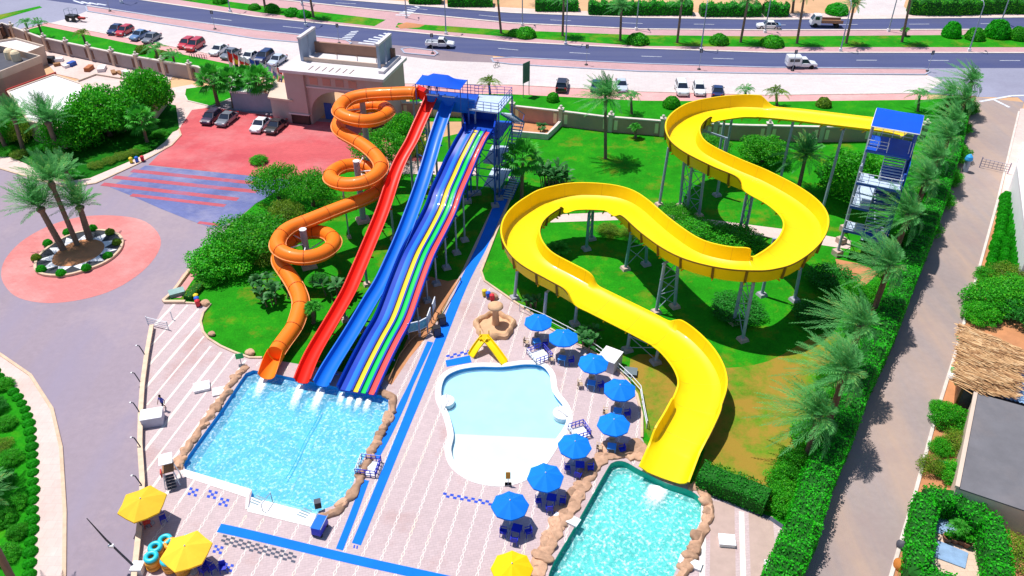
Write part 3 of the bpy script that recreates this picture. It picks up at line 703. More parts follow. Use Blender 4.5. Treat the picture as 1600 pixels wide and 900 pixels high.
# stiffening ribs outside the walls, a seam across the floor every few metres
d = 0
for i in range(6, len(yp) - 6):
    d += (yp[i] - yp[i - 1]).length
    if d >= 2.3:
        d = 0
        t = (yp[i + 1] - yp[i - 1]); t.z = 0; t.normalize(); r = Vector((t.y, -t.x, 0))
        for sgn, h in ((-1, yl[i]), (1, yr[i])):
            if h > 1.1:
                rb = MB()
                o1 = yp[i] + r * sgn * (HW + .43) + Vector((0, 0, h - .02)); o2 = yp[i] + r * sgn * (HW + .26) + Vector((0, 0, .2))
                rb.beam(o1, o2, .12, .22); rb.build('rib', m_rib, t_yel)
        fb = MB(); fb.beam(yp[i] - r * (HW + .1) + Vector((0, 0, -.12)), yp[i] + r * (HW + .1) + Vector((0, 0, -.12)), .09, .16); fb.build('cross_beam', m_yel_out, t_yel)
for side, hs in ((-1, yl), (1, yr)):
    run = []
    for i in range(len(yp)):
        if hs[i] > 1.15 and 2 < i < len(yp) - 3: run.append(i)
        elif run:
            if len(run) > 6:
                tb = MB(); tb.sweep([yp[j] for j in run], lambda q: [(side * (HW + .44), hs[run[q]] - .16), (side * (HW + .50), hs[run[q]] - .16), (side * (HW + .50), hs[run[q]] - .03), (side * (HW + .44), hs[run[q]] - .03)]); tb.build('wall_trim', m_rib, t_yel)
            run = []
ylegs = [((1284, 332), 0, 0), ((1215, 300), 0, 0), ((1120, 262), 0, 0), ((1130, 264), 0, 0), ((1030, 321), 0, 0), ((1062, 323), 0, 0), ((1073, 334), 1, 0), ((1092, 338), 1, 0), ((1156, 360), 1, 0), ((1165, 362), 1, 0), ((1120, 306), 0, 1),
         ((916, 390), 2, 1), ((924, 374), 2, 1), ((977, 421), 2, 0), ((1009, 414), 2, 1), ((1025, 489), 0, 0), ((1054, 480), 0, 0), ((1160, 532), 0, 0), ((1146, 505), 0, 0), ((1241, 470), 0, 1), ((898, 507), 0, 1), ((980, 548), 0, 1), ((1024, 567), 0, 1), ((804, 467), 0, 1), ((850, 500), 0, 1), ((1190, 462), 0, 1)]
tops = []
for (px, py), mt, fm in ylegs:
    B = G(px, py); n_ = nearest(yp, B); dd = Vector((n_.x - B.x, n_.y - B.y, 0)); dist = dd.length
    tz = n_.z - .25
    T = Vector((B.x, B.y, tz)) + (dd * min(1, .3 / max(dist, .01)) if dist < 2.5 else Vector((0, 0, 0)))
    leg = add_leg(t_yel, B, T, .17, m_steel_teal if mt == 2 else (m_steel if mt == 0 else m_steel), .95, m_conc_grey if fm else m_conc)
    tops.append((B, T))
    if dist > .9:
        ab = MB(); ab.beam(T - Vector((0, 0, .1)), Vector((n_.x, n_.y, n_.z - .18)), .16, .22); ab.build('bracket', m_steel, leg)
for a, c in ((13, 14), (15, 16), (17, 18), (6, 7), (11, 12), (8, 9), (21, 22), (5, 6)):
    (B1, T1), (B2, T2) = tops[a], tops[c]
    bb = MB()
    nseg = max(1, round(min(T1.z, T2.z) / 2.2))
    for s in range(nseg):
        z0, z1 = .4 + (min(T1.z, T2.z) - .5) * s / nseg, .4 + (min(T1.z, T2.z) - .5) * (s + 1) / nseg
        A0, A1, C0, C1 = (Vector((B1.x, B1.y, z0)), Vector((B1.x, B1.y, z1)), Vector((B2.x, B2.y, z0)), Vector((B2.x, B2.y, z1)))
        bb.tube([A0, C1], .045, 5); bb.tube([C0, A1], .045, 5); bb.tube([A1, C1], .05, 5)
    bb.build('bracing', m_steel, t_yel)

# ------------------------------------------------------------------ the orange tube slide
oc = [(652, 146, 12.35), (642, 145, 12.3), (618, 146, 12.2), (593, 147, 12.05), (569, 149, 11.9), (547, 154, 11.7), (533, 164, 11.45), (529, 173, 11.25), (538, 182, 11.0), (558, 188, 10.8), (578, 189, 10.6), (596, 184, 10.4), (607, 176, 10.2), (603, 168, 10.0), (586, 165, 9.85), (562, 168, 9.65), (543, 175, 9.45), (531, 187, 9.25), (528, 198, 9.1), (535, 208, 8.9), (553, 218, 8.7), (571, 229, 8.5), (587, 243, 8.2), (595.5, 256, 7.95), (592, 269, 7.7), (576, 282, 7.45), (553, 288, 7.25), (530, 287, 7.05), (516, 279, 6.9), (520, 268, 6.75), (538, 259, 6.6), (560, 258, 6.4), (580, 264, 6.2), (593, 276, 5.95), (598, 291, 5.7), (588, 301, 5.5), (567, 312, 5.3), (542, 321, 5.15), (511, 333, 4.95), (480, 345.5, 4.8), (453, 356, 4.65), (437, 370, 4.5), (433, 384, 4.35), (444, 396, 4.2), (469, 403, 4.0), (496, 400, 3.85), (517, 388, 3.65), (522, 374, 3.45), (508, 364, 3.3), (487, 362, 3.15), (466, 367, 3.0), (449, 380, 2.8), (438, 395, 2.6), (437, 409, 2.45), (447, 424, 2.25), (459, 442, 2.0), (468, 461, 1.75), (470, 476, 1.6), (466, 492, 1.4), (459, 512, 1.2), (443, 534, .95), (428, 556, .75), (416, 582, .5)]
op = [G(c[0], c[1], max(c[2], .62 + .28 * (c[2] > .0) + .35 * c[2] * .5)) for c in cr(oc, 5)]
for _ in range(4):
    q = [p.copy() for p in op]
    for i in range(1, len(op) - 1): op[i] = q[i] * .5 + (q[i - 1] + q[i + 1]) * .25
op = [p + Vector((0, 0, -.02)) for p in op]
t_org = thing('orange_tube_slide', 'orange closed tube slide with three spiral loops left of the red slide', 'water slide', (op[-1].x, op[-1].y, 0))
RAD = .80; NS = 16
L = [0]
for a, c in zip(op, op[1:]): L.append(L[-1] + (c - a).length)
open_from = next(i for i, l in enumerate(L) if l > L[-1] - 3.0)
def oprof_factory(r):
    return lambda i: [(r * math.cos(2 * math.pi * j / NS), r * math.sin(2 * math.pi * j / NS)) for j in range(NS)]
b = MB(); b.sweep(op[:open_from + 1], oprof_factory(RAD)); tube_o = b.build('tube', m_org, t_org, 50)
hb = MB()
def hprof(i):
    q = i / max(1, len(op) - open_from - 1); a0 = R(30 - 40 * q)
    a = [-math.pi - a0 + (math.pi + 2 * a0) * j / 12 for j in range(13)]
    return [(RAD * math.cos(x), RAD * math.sin(x)) for x in a] + [((RAD + .05) * math.cos(x), (RAD + .05) * math.sin(x)) for x in reversed(a)]
hb.sweep(op[open_from:], hprof); hb.build('open_outlet', m_org, t_org, 40)
sb = MB()
sb.sweep(op[:open_from + 1], lambda i: [(RAD - .02, -.10), (RAD + .11, -.10), (RAD + .11, -.02), (RAD - .02, -.02)])
sb.sweep(op[:open_from + 1], lambda i: [(-RAD + .02, -.10), (-RAD - .11, -.10), (-RAD - .11, -.02), (-RAD + .02, -.02)])
sb.build('seam_flange', m_org_lite, t_org)
last = -9
for i in range(2, open_from):
    if L[i] - last > 2.75:
        last = L[i]
        b = MB(); t = (op[i + 1] - op[i - 1]).normalized()
        b.tube([op[i] - t * .035, op[i] + t * .035], RAD + .035, 18); b.build('joint_ring', m_org_ring, t_org)
for (fx, fy), top, (a0, a1) in (((580, 284), 11.6, (4, 17)), ((568, 345), 7.9, (21, 34)), ((483, 416), 4.7, (40, 53))):
    B = G(fx, fy)
    leg = add_leg(t_org, B, Vector((B.x, B.y, top)), .36, m_steel_grey, 1.7)
    cb_ = MB(); cb_.tube([(B.x, B.y, top), (B.x, B.y, top + .08)], .40, 12); cb_.build('cap', m_white_steel, leg)
    for j in range(a0, a1, 2):
        P = op[j * 5]
        if abs(P.z - 1.0 - top) < 6 and (P - Vector((B.x, B.y, P.z))).length > .8:
            rb = MB(); rb.tube([(B.x, B.y, P.z - 1.35), P - Vector((0, 0, .72))], .07, 6); rb.build('strut', m_white_steel, leg)
for (fx, fy) in ((540, 250), (545, 375), (460, 470), (440, 545), (610, 288)):
    B = G(fx, fy); n_ = nearest([p for p in op if p.z < 9.5], B)
    if (Vector((n_.x, n_.y, 0)) - B).length < 3: add_leg(t_org, Vector((n_.x, n_.y, 0)), Vector((n_.x, n_.y, n_.z - .7)), .09, m_steel, .5)

# ------------------------------------------------------------------ straight body slides
def zfun(ys, zs): return lambda y: float(np.interp(y, ys, zs))
zr = zfun([155, 158, 213, 257, 295, 350, 400, 445, 520, 562, 600], [12.0, 11.9, 9.5, 7.6, 6.2, 4.55, 3.3, 2.35, 1.15, .7, .4])
def straight(pxs, zf, dz=0, keep=.55, it=7):
    c = cr(pxs, 6)
    P = [G(x, y, zf(y) + dz) for x, y in c]
    # straighten in plan: least squares line, keep image height
    A = np.array([(p.x, p.y) for p in P]); k_ = np.polyfit(A[:, 1], A[:, 0], 2)
    for i, p in enumerate(P):
        xn = float(np.polyval(k_, p.y)); P[i] = Vector((p.x * keep + xn * (1 - keep), p.y, p.z))
    for _ in range(it):
        q = [p.copy() for p in P]
        for i in range(1, len(P) - 1): P[i] = q[i] * .5 + (q[i - 1] + q[i + 1]) * .25
    return P
def body_slide(name, label, pxs, zf, mat, hw, legs, outer=None):
    P = straight(pxs, zf)
    t = thing(name, label, 'water slide', (P[-1].x, P[-1].y, 0))
    def prof(i):
        e = min(1, i / 4)
        h = .62
        inn = [(-hw - .12, h), (-hw - .04, .3), (-hw * .72, .07), (0, 0), (hw * .72, .07), (hw + .04, .3), (hw + .12, h)]
        out = [(hw + .24, h), (hw + .24, h - .06), (hw + .16, h - .06), (hw + .11, .26), (hw * .75, .0), (0, -.07), (-hw * .75, .0), (-hw - .11, .26), (-hw - .16, h - .06), (-hw - .24, h - .06), (-hw - .24, h)]
        return inn + out
    b = MB(); b.sweep(P, prof); b.build('trough', mat, t, 45)
    dist = 0
    for i in range(3, len(P) - 2):
        dist += (P[i] - P[i - 1]).length
        if dist > 3.2:
            dist = 0; tt = (P[i + 1] - P[i - 1]); tt.z = 0; tt.normalize(); r = Vector((tt.y, -tt.x, 0))
            fb = MB(); fb.beam(P[i] - r * (hw + .22) - Vector((0, 0, .12)), P[i] + r * (hw + .22) - Vector((0, 0, .12)), .08, .14); fb.build('cross_beam', outer or mat, t)
    for q in legs:
        n_ = P[int(q * (len(P) - 1))]
        if n_.z > .9: add_leg(t, Vector((n_.x, n_.y, 0)), Vector((n_.x, n_.y, n_.z - .15)), .14, m_steel, .8)
    return t, P
t_red, pr = body_slide('red_body_slide', 'red open trough slide running straight down beside the orange tube', [(679, 153), (676, 158), (666, 181), (655, 203), (645, 225), (633, 241), (620, 260), (609, 290), (603, 320), (594, 350), (575, 400), (557.5, 445), (546, 470), (512, 520), (484, 562), (472, 599)], zr, m_red, .56, (.12, .3, .5, .68, .82))
t_blu, pb = body_slide('blue_body_slide', 'single blue open trough slide between the red slide and the multi lane slide', [(708, 156), (705, 161), (695, 181), (684, 208), (677, 228), (664, 275), (648, 325), (630, 377), (616, 410), (600, 447), (580, 475), (550, 525), (516, 577), (505, 604)], zr, m_blue, .60, (.12, .3, .5, .68, .82))
# multi lane racer, with its humps
zq = zfun([195, 207, 225, 250, 272, 302, 331, 370, 400, 446, 500, 530, 570, 620], [9.9, 9.6, 8.7, 7.6, 7.1, 6.3, 5.1, 4.2, 3.75, 2.7, 1.7, 1.35, .8, .35])
pq = straight([(749, 203), (746, 208), (736, 226), (724, 250), (714, 273), (701, 302), (691, 331), (671, 370), (655, 400), (637, 447), (619, 497), (602, 528), (581, 569), (560, 614)], zq, 0, 1.0, 3)
t_rac = thing('racer_slide', 'broad multi lane racer slide with sky blue, yellow, green and coral lanes', 'water slide', (pq[-1].x, pq[-1].y, 0))
edges = [-1.82, -.62, .10, .82, 1.50]            # lane boundaries
def rprof(i):
    top = [(-1.98, .62), (-1.86, .5)]
    for n_, e in enumerate(edges):
        if n_ in (0,): top += [(e, .10)]
        elif n_ == len(edges) - 1: top += [(e, .06)]
        else: top += [(e - .13, .02), (e - .09, .26), (e + .09, .26), (e + .13, .02)]
    top += [(1.60, .40), (1.72, .44)]
    return [(-a_, z_) for a_, z_ in (top + [(1.78, .30), (1.66, -.10), (0, -.14), (-1.86, -.10), (-2.06, .5)])]
b = MB(); b.sweep(pq, rprof); b.build('trough', m_blue_deep, t_rac, 30)
for (e0, e1), mt, lb in zip(((-1.74, -.76), (-.49, -.03), (.23, .69), (.95, 1.47)), (m_sky_lane, m_yel_lane, m_grn_lane, m_red_lane), ('sky blue lane', 'yellow lane', 'green lane', 'coral red lane')):
    b = MB(); b.sweep([p + Vector((0, 0, .045)) for p in pq[3:]], lambda i: [(-e0, .06), (-e0 - .08, .012), (-e1 + .08, .012), (-e1, .06)], False)
    o = b.build('lane', mt, t_rac, 60); o['label'] = lb
dist = 0
for i in range(2, len(pq) - 2):
    dist += (pq[i] - pq[i - 1]).length
    if dist > 3.0:
        dist = 0; tt = (pq[i + 1] - pq[i - 1]); tt.z = 0; tt.normalize(); r = Vector((tt.y, -tt.x, 0)); n_ = pq[i]
        fb = MB(); fb.beam(n_ - r * 1.8 - Vector((0, 0, .22)), n_ + r * 2.0 - Vector((0, 0, .22)), .12, .18); fb.build('cross_beam', m_steel_blue, t_rac)
        if n_.z > 1.3 and int(n_.z * 10) % 2 == 0 or 4 < n_.z < 7:
            for sg in (1.7, -1.5):
                q = n_ + r * sg; add_leg(t_rac, Vector((q.x, q.y, 0)), Vector((q.x, q.y, n_.z - .2)), .11, m_steel, .9, m_conc_grey)

# ------------------------------------------------------------------ rails, decks, canopy helpers
def railing(b, pts, h=1.1, post=1.2, r=.03, mid=2):
    for a, c in zip(pts, pts[1:]):
        a, c = Vector(a), Vector(c); n = max(1, round((c - a).length / post))
        for i in range(n + 1):
            p = a + (c - a) * (i / n); b.tube([p, p + Vector((0, 0, h))], r, 5)
        for q in range(mid + 1):
            o = Vector((0, 0, h * (q + 1) / (mid + 1))); b.tube([a + o, c + o], r, 5)
def stairs(b, a, c, w_, n, up=.05, side=None):
    a, c = Vector(a), Vector(c); d = c - a; hd = Vector((d.x, d.y, 0)).normalized(); s = Vector((hd.y, -hd.x, 0))
    for i in range(n):
        p = a + d * ((i + .5) / n); q = [p - s * w_ / 2 - hd * .14, p + s * w_ / 2 - hd * .14, p + s * w_ / 2 + hd * .14, p - s * w_ / 2 + hd * .14]
        b.add([(v.x, v.y, v.z) for v in q] + [(v.x, v.y, v.z - up) for v in q], [(0, 1, 2, 3), (7, 6, 5, 4), (0, 4, 5, 1), (1, 5, 6, 2), (2, 6, 7, 3), (3, 7, 4, 0)])
    return s * w_ / 2

# ------------------------------------------------------------------ right-hand tower
FL, BL = Vector((36.6, 76.85, 0)), Vector((39.2, 82.1, 0))
vh = (BL - FL).normalized(); uh = Vector((vh.y, -vh.x, 0)); TD = (BL - FL).length; TW = 4.3
def T(u, v, z): p = FL + uh * u + vh * v; return Vector((p.x, p.y, z))
tt_ = thing('slide_tower', 'tall steel stair tower with blue awning at the start of the yellow slide', 'slide tower', FL)
for u, v in ((0, 0), (0, TD), (TW, 0), (TW, TD), (0, TD * .5), (TW, TD * .5)):
    lg = MB(); lg.beam(T(u, v, 0), T(u, v, 15.2 if v > 0 else 11.2), .22); leg = lg.build('post', m_steel if u == 0 else m_steel_blue, tt_)
    fb = MB(); fb.box(T(u, v, .35), (.9, .9, .7), .4); fb.build('footing', m_conc, leg)
for z, u0, u1, v0, v1, mt in ((12.35, 0, TW, 1.7, TD, m_blue_panel), (9.5, 0, TW, -.4, 1.2, m_deck), (9.5, 0, 1.5, 1.2, 1.9, m_deck), (6.6, 0, 1.9, -.3, TD, m_deck), (6.6, 1.9, TW, 4.4, TD, m_blue_panel), (3.6, 0, 1.9, -.3, 1.8, m_deck), (3.6, 1.9, TW, -.4, .9, m_blue_panel)):
    b = MB(); b.prism([T(u0, v0, 0), T(u1, v0, 0), T(u1, v1, 0), T(u0, v1, 0)], z - .14, z); dk = b.build('deck', mt, tt_)
    fb = MB()
    for a, c in ((T(u0, v0, z - .2), T(u1, v0, z - .2)), (T(u1, v0, z - .2), T(u1, v1, z - .2)), (T(u0, v1, z - .2), T(u0, v0, z - .2))): fb.beam(a, c, .08, .24)
    fb.build('edge_beam', m_steel_blue, dk)
for (u, v0, z0), (v1, z1) in (((3.0, .9, 9.5), (1.9, 12.35)), ((3.1, 4.6, 6.6), (1.0, 9.4)), ((3.0, .9, 3.6), (4.5, 6.55)), ((3.0, 4.6, .1), (.9, 3.55))):
    b = MB(); s = stairs(b, T(u, v0, z0), T(u, v1 if abs(v1 - v0) > 1.5 else v0 + 2.4, z1), 2.1, 12, .04)
    st_ = b.build('stair', m_deck, tt_)
    rb = MB(); e = T(u, v1 if abs(v1 - v0) > 1.5 else v0 + 2.4, z1)
    for sg in (-1, 1):
        a0, a1 = T(u, v0, z0) + s * sg, e + s * sg
        rb.beam(a0 - Vector((0, 0, .1)), a1 - Vector((0, 0, .1)), .06, .26); rb.tube([a0 + Vector((0, 0, 1)), a1 + Vector((0, 0, 1))], .035, 5)
        for q in (0, .33, .66, 1): rb.tube([a0 + (a1 - a0) * q, a0 + (a1 - a0) * q + Vector((0, 0, 1))], .03, 5)
    rb.build('handrail', m_white_steel, st_)
for run in ([T(0, 1.7, 12.35), T(2.0, 1.7, 12.35)], [T(TW, 1.7, 12.35), T(TW, TD, 12.35), T(0, TD, 12.35), T(0, 4.2, 12.35)], [T(0, 1.9, 9.5), T(0, -.4, 9.5), T(TW, -.4, 9.5), T(TW, 1.2, 9.5)], [T(0, TD, 6.6), T(0, -.3, 6.6), T(1.9, -.3, 6.6), T(1.9, 4.4, 6.6)], [T(0, 1.8, 3.6), T(0, -.3, 3.6), T(TW, -.4, 3.6)]):
    rb = MB(); railing(rb, run); rb.build('railing', m_white_steel, tt_)
for a, c in ((T(0, 0, .5), T(0, TD, 6.4)), (T(0, TD, .5), T(0, 0, 6.4)), (T(TW, 0, .5), T(TW, TD, 6.4)), (T(TW, TD, 6.6), T(TW, 0, 9.3)), (T(0, TD, 6.8), T(0, 0, 9.3)), (T(0, TD, 9.6), T(0, TD * .5, 12.1))):
    b = MB(); b.tube([a, c], .05, 6); b.build('brace', m_steel_blue, tt_)
b = MB()                                          # blue side cladding
b.prism([T(TW + .13, -.2, 0), T(TW + .19, -.2, 0), T(TW + .19, TD, 0), T(TW + .13, TD, 0)], 1.2, 12.2); b.build('side_panel', m_blue_panel, tt_)
for z0, z1 in ((3.7, 6.3), (6.8, 9.2)):
    b = MB(); b.prism([T(2.0, TD - .12, 0), T(TW, TD - .12, 0), T(TW, TD - .04, 0), T(2.0, TD - .04, 0)], z0, z1); b.build('back_panel', m_blue_panel, tt_)
def awning(parent, corners, sag, mat, n=10, name='awning'):
    b = MB(); a, bb_, c, d = [Vector(p) for p in corners]
    vs = []; fs = []
    for i in range(n + 1):
        for j in range(n + 1):
            u, v = i / n, j / n
            p = a * (1 - u) * (1 - v) + bb_ * u * (1 - v) + c * u * v + d * (1 - u) * v
            p = p + Vector((0, 0, sag(u, v))); vs.append(p)
    for i in range(n):
        for j in range(n): q = i * (n + 1) + j; fs.append((q, q + n + 1, q + n + 2, q + 1))
    m = len(vs); vs2 = [v - Vector((0, 0, .04)) for v in vs]
    b.add(vs, fs); b.add(vs2, [f[::-1] for f in fs])
    return b.build(name, mat, parent, 40)
aw = awning(tt_, [T(-.1, 1.2, 15.2), T(TW + .2, 1.2, 15.2), T(TW + .2, TD + .4, 15.2), T(-.1, TD + .4, 15.2)], lambda u, v: .75 * math.sin(math.pi * v) + .02 * math.sin(9 * u), m_canopy)
b = MB()
for u in (-.1, TW / 2, TW + .2):
    b.tube([T(u, 1.2 + (TD - .8) * q / 10, 15.12 + .75 * math.sin(math.pi * q / 10)) for q in range(11)], .05, 6)
for v in (1.2, TD + .4): b.tube([T(-.1, v, 15.14), T(TW + .2, v, 15.14)], .06, 6)
b.build('awning_frame', m_white_steel, aw)

# ------------------------------------------------------------------ left-hand slide tower
LT = thing('slide_tower', 'wide blue steel tower with pitched blue awning feeding the straight slides', 'slide tower', G(735, 305))
def deckpx(pxs, z, th, mat, name='deck'):
    b = MB(); pts = [G(x, y, z) for x, y in pxs]; b.prism(pts, z - th, z); return b.build(name, mat, LT), pts
dk1, P1 = deckpx([(645, 148), (662, 140), (748, 147), (742, 165), (668, 158)], 11.9, .25, m_blue_panel)
dk2, P2 = deckpx([(742, 147), (800, 150), (779, 176), (732, 170)], 11.6, .2, m_deck)
dk3, P3 = deckpx([(722, 183), (776, 189), (772, 211), (727, 205)], 9.6, .2, m_blue_panel)
# fascia box along the front of the upper deck with slide mouths
f0, f1 = G(668, 158, 11.9), G(742, 166, 11.9)
b = MB(); fd = (f1 - f0).normalized(); fn = Vector((-fd.y, fd.x, 0))
b.prism([f0, f1, f1 + fn * .18, f0 + fn * .18], 10.9, 12.7); b.build('front_panel', m_blue, LT)
for q in (.11, .46):
    b = MB(); c = f0 + fd * ((f1 - f0).length * q) - fn * .05; b.box((c.x, c.y, 12.78), (1.5, .3, .10), math.atan2(fd.y, fd.x)); b.build('grab_bar', m_white_steel, LT)
b = MB(); b.prism([G(650, 150, 11.9), G(667, 158, 11.9), G(671, 152, 11.9), G(655, 145, 11.9)], 11.8, 12.9); b.build('slide_mouth', m_red, LT)
# legs
legpx = [(0, P1[0]), (1, P1[1]), (2, P1[3]), (3, P1[4]), (4, P2[1]), (5, P2[2]), (6, P2[3]), (7, P3[0]), (8, P3[1]), (9, P3[2]), (10, P3[3])]
for _, p in legpx:
    b = MB(); tz = 11.6 if _ < 7 else 9.5
    b.beam((p.x, p.y, 0), (p.x, p.y, tz), .2); lg = b.build('post', m_steel_blue if _ > 2 else m_steel, LT)
    fb = MB(); fb.box((p.x, p.y, .2), (.9, .9, .4), .2); fb.build('footing', m_conc_grey, lg)
for a, c in ((P1[3], P1[2]), (P2[2], P2[1]), (P2[2], P2[3]), (P3[2], P3[1]), (P3[3], P3[2]), (P1[4], P1[0])):
    for z0, z1 in ((.5, 4), (4, 7.5), (7.5, 9.3)):
        b = MB(); b.tube([(a.x, a.y, z0), (c.x, c.y, z1)], .05, 6); b.tube([(a.x, a.y, z1), (c.x, c.y, z1)], .06, 6); b.build('brace', m_steel_blue, LT)
for run in ([P2[3], P2[2], P2[1], P2[0]], [P1[0], P1[1], P1[2]]):
    rb = MB(); railing(rb, run, 1.1, 1.0, .035, 2); rb.build('railing', m_steel_blue, LT)
# racer start box
b = MB(); a0, a1 = P3[3], P3[2]; dd = (a1 - a0).normalized(); nn = Vector((-dd.y, dd.x, 0))
b.prism([P3[0], P3[1], P3[1] + (P3[1] - P3[2]).normalized() * .12, P3[0] + (P3[0] - P3[3]).normalized() * .12], 9.5, 11.0); b.build('back_panel', m_blue_panel, LT)
for a, c in ((P3[0], P3[3]), (P3[1], P3[2])):
    b = MB(); e = dd * .1; b.prism([a - e, a + e, c + e, c - e], 9.45, 10.6); b.build('side_panel', m_blue_deep, LT)
# lower landings and zigzag stair on the right
for z, sh in ((8.3, 0), (4.9, 0), (1.7, 0)):
    b = MB(); q = [P2[0] + (P2[3] - P2[0]) * .35, P2[1], P2[2], P2[3]]
    b.prism([P2[1] + (P2[0] - P2[1]) * .55, P2[1], P2[2], P2[2] + (P2[3] - P2[2]) * .55], z - .18, z); b.build('landing', m_blue_panel if z > 5 else m_deck, LT)
so1 = (P2[1] - P2[0]).normalized()
for z0, z1, fl in ((8.3, 11.6, 1), (4.9, 8.3, 0), (1.7, 4.9, 1), (.1, 1.7, 0)):
    b = MB(); A, B_ = P2[2] + so1 * .9, P2[1] + so1 * .9
    if fl: A, B_ = B_, A
    stairs(b, Vector((A.x, A.y, z0)), Vector((B_.x, B_.y, z1)), 1.3, 13, .05)
    s_ = b.build('stair', m_deck, LT)
    rb = MB()
    for o in (-.65, .65):
        rb.tube([Vector((A.x, A.y, z0 + 1)) + so1 * o, Vector((B_.x, B_.y, z1 + 1)) + so1 * o], .04, 5); rb.beam(Vector((A.x, A.y, z0 - .1)) + so1 * o, Vector((B_.x, B_.y, z1 - .1)) + so1 * o, .06, .24)
    rb.build('handrail', m_steel_blue, s_)
# awning over the upper deck
ac = [G(649, 131, 14.4), G(719, 140, 14.4), G(730, 125, 14.4), G(660, 117, 14.4)]
aw = awning(LT, ac, lambda u, v: .95 * (1 - abs(2 * v - 1)) * min(1, 3.0 * min(u, 1 - u)), m_canopy, 12)
for p in ac:
    b = MB(); b.tube([(p.x, p.y, 11.8), (p.x, p.y, 14.42)], .06, 6); b.build('awning_post', m_steel_blue, aw)
# ------------------------------------------------------------------ building materials
m_cream = M('cream_render', (.60, .47, .38), .85, .08, .6, .1, stain=(.44, .32, .26), stain_amt=.4)
m_gatewall = M('gate_render', (.46, .38, .365), .85, .08, .6, .1, stain=(.44, .33, .32), stain_amt=.4)
m_gateroof = M('gate_roof', (.62, .58, .60), .8, .1, .8, .1, stain=(.45, .38, .36), stain_amt=.5)
m_fin = M('fin_grey', (.30, .36, .46), .8, .1, .8)
m_brown = M('brown_render', (.30, .17, .12), .85, .12, .8)
m_darkbrown = M('dark_plinth', (.05, .035, .035), .5, .2, 1)
m_wallpanel = M('wall_panel_brown', (.50, .28, .23), .85, .15, .35, .1, stain=(.30, .22, .24), stain_amt=.6)
m_wallpanel2 = M('wall_panel_grey', (.36, .32, .33), .85, .15, .35, .1, stain=(.40, .26, .2), stain_amt=.5)
m_slit = M('wall_slit', (.85, .68, .45), .8, .1, 1)
m_slit_dark = M('wall_slit_dark', (.16, .09, .07), .8, .2, 1)
m_white_roof = M('white_roof', (.76, .72, .74), .8, .06, .4, stain=(.62, .52, .50), stain_amt=.4)
m_redtrim = M('red_trim', (.55, .06, .05), .7, .15, 1)
m_bluewin = M('blue_glass', (.02, .06, .30), .15, .2, 1, .0, spec=.6)
m_terr = M('terracotta', (.40, .14, .06), .8, .2, 1)
m_white = M('white_paint', (.80, .80, .82), .5, .05, 1, .05)
m_darkgrey = M('dark_grey', (.07, .07, .09), .6, .2, 1)
m_black = M('black_metal', (.015, .015, .02), .5, .2, 1)
m_wood = M('timber', (.30, .15, .07), .75, .2, 2)

# ------------------------------------------------------------------ entrance gate
A0 = Vector((-32.5, 113.2, 0)); gu = Vector((.969, -.246, 0)).normalized(); gv = Vector((.246, .969, 0)).normalized()
GWd, GDp, GHt = 14.9, 8.0, 8.1
def Q(u, v, z): p = A0 + gu * u + gv * v; return Vector((p.x, p.y, z))
gate = thing('entrance_gate', 'big cream entrance gatehouse with arched passage and two fins on its roof', 'gatehouse', A0)
ARC_C, ARC_R, SPR = 7.7, 4.6, 1.6
def arch_wall(v0, v1, name, mat):
    b = MB(); prof = [(0, 0), (0, GHt), (GWd, GHt), (GWd, 0), (ARC_C + ARC_R, 0), (ARC_C + ARC_R, SPR)]
    prof += [(ARC_C + ARC_R * math.cos(math.pi * j / 16), SPR + ARC_R * .84 * math.sin(math.pi * j / 16)) for j in range(1, 16)]
    prof += [(ARC_C - ARC_R, SPR), (ARC_C - ARC_R, 0)]
    n = len(prof); tris = tessellate_polygon([[Vector((x, z, 0)) for x, z in prof]])
    vs = [Q(x, v0, z) for x, z in prof] + [Q(x, v1, z) for x, z in prof]
    fs = [tuple(t) for t in tris] + [tuple(n + i for i in t[::-1]) for t in tris] + [(i, n + i, n + (i + 1) % n, (i + 1) % n) for i in range(n)]
    b.add(vs, fs); return b.build(name, mat, gate)
gw = arch_wall(0, GDp, 'wall', m_gatewall)
b = MB()
for u in (4.2, 6.2, 8.2, 10.2):
    b = MB(); b.prism([Q(u - .62, -.05, 0), Q(u + .62, -.05, 0), Q(u + .62, .03, 0), Q(u - .62, .03, 0)], 6.3, 7.35); b.build('recess_panel', m_wallpanel, gw)
b = MB(); b.prism([Q(2.6, -.12, 0), Q(12.3, -.12, 0), Q(12.3, .04, 0), Q(2.6, .04, 0)], 5.75, 5.98); b.build('ledge', m_gateroof, gw)
for u0, u1 in ((-.14, 2.9), (12.4, GWd + .14)):      # proud corner piers with dark plinths
    b = MB(); b.prism([Q(u0, -.55, 0), Q(u1, -.55, 0), Q(u1, .02, 0), Q(u0, .02, 0)], 1.75, 7.98); pr_ = b.build('pier', m_gatewall, gate)
    b = MB(); b.prism([Q(u0 + .12, -.45, 0), Q(u1 - .12, -.45, 0), Q(u1 - .12, .02, 0), Q(u0 + .12, .02, 0)], 0, 1.6); b.build('plinth', m_darkbrown, pr_)
    b = MB(); b.prism([Q(u0 - .12, -.68, 0), Q(u1 + .12, -.68, 0), Q(u1 + .12, .02, 0), Q(u0 - .12, .02, 0)], 1.58, 1.78); b.build('band', m_gateroof, pr_)
b = MB(); b.prism([Q(-.5, -1.0, 0), Q(GWd + .5, -1.0, 0), Q(GWd + .5, GDp + .3, 0), Q(-.5, GDp + .3, 0)], 8.0, 8.42); rf = b.build('roof', m_gateroof, gate)
for i in range(7):
    u = 3.6 + i * 1.05; b = MB(); b.prism([Q(u, -.1, 0), Q(u + .16, -.1, 0), Q(u + .16, 1.55, 0), Q(u, 1.55, 0)], 8.40, 8.435); b.build('roof_slot', m_slit_dark, rf)
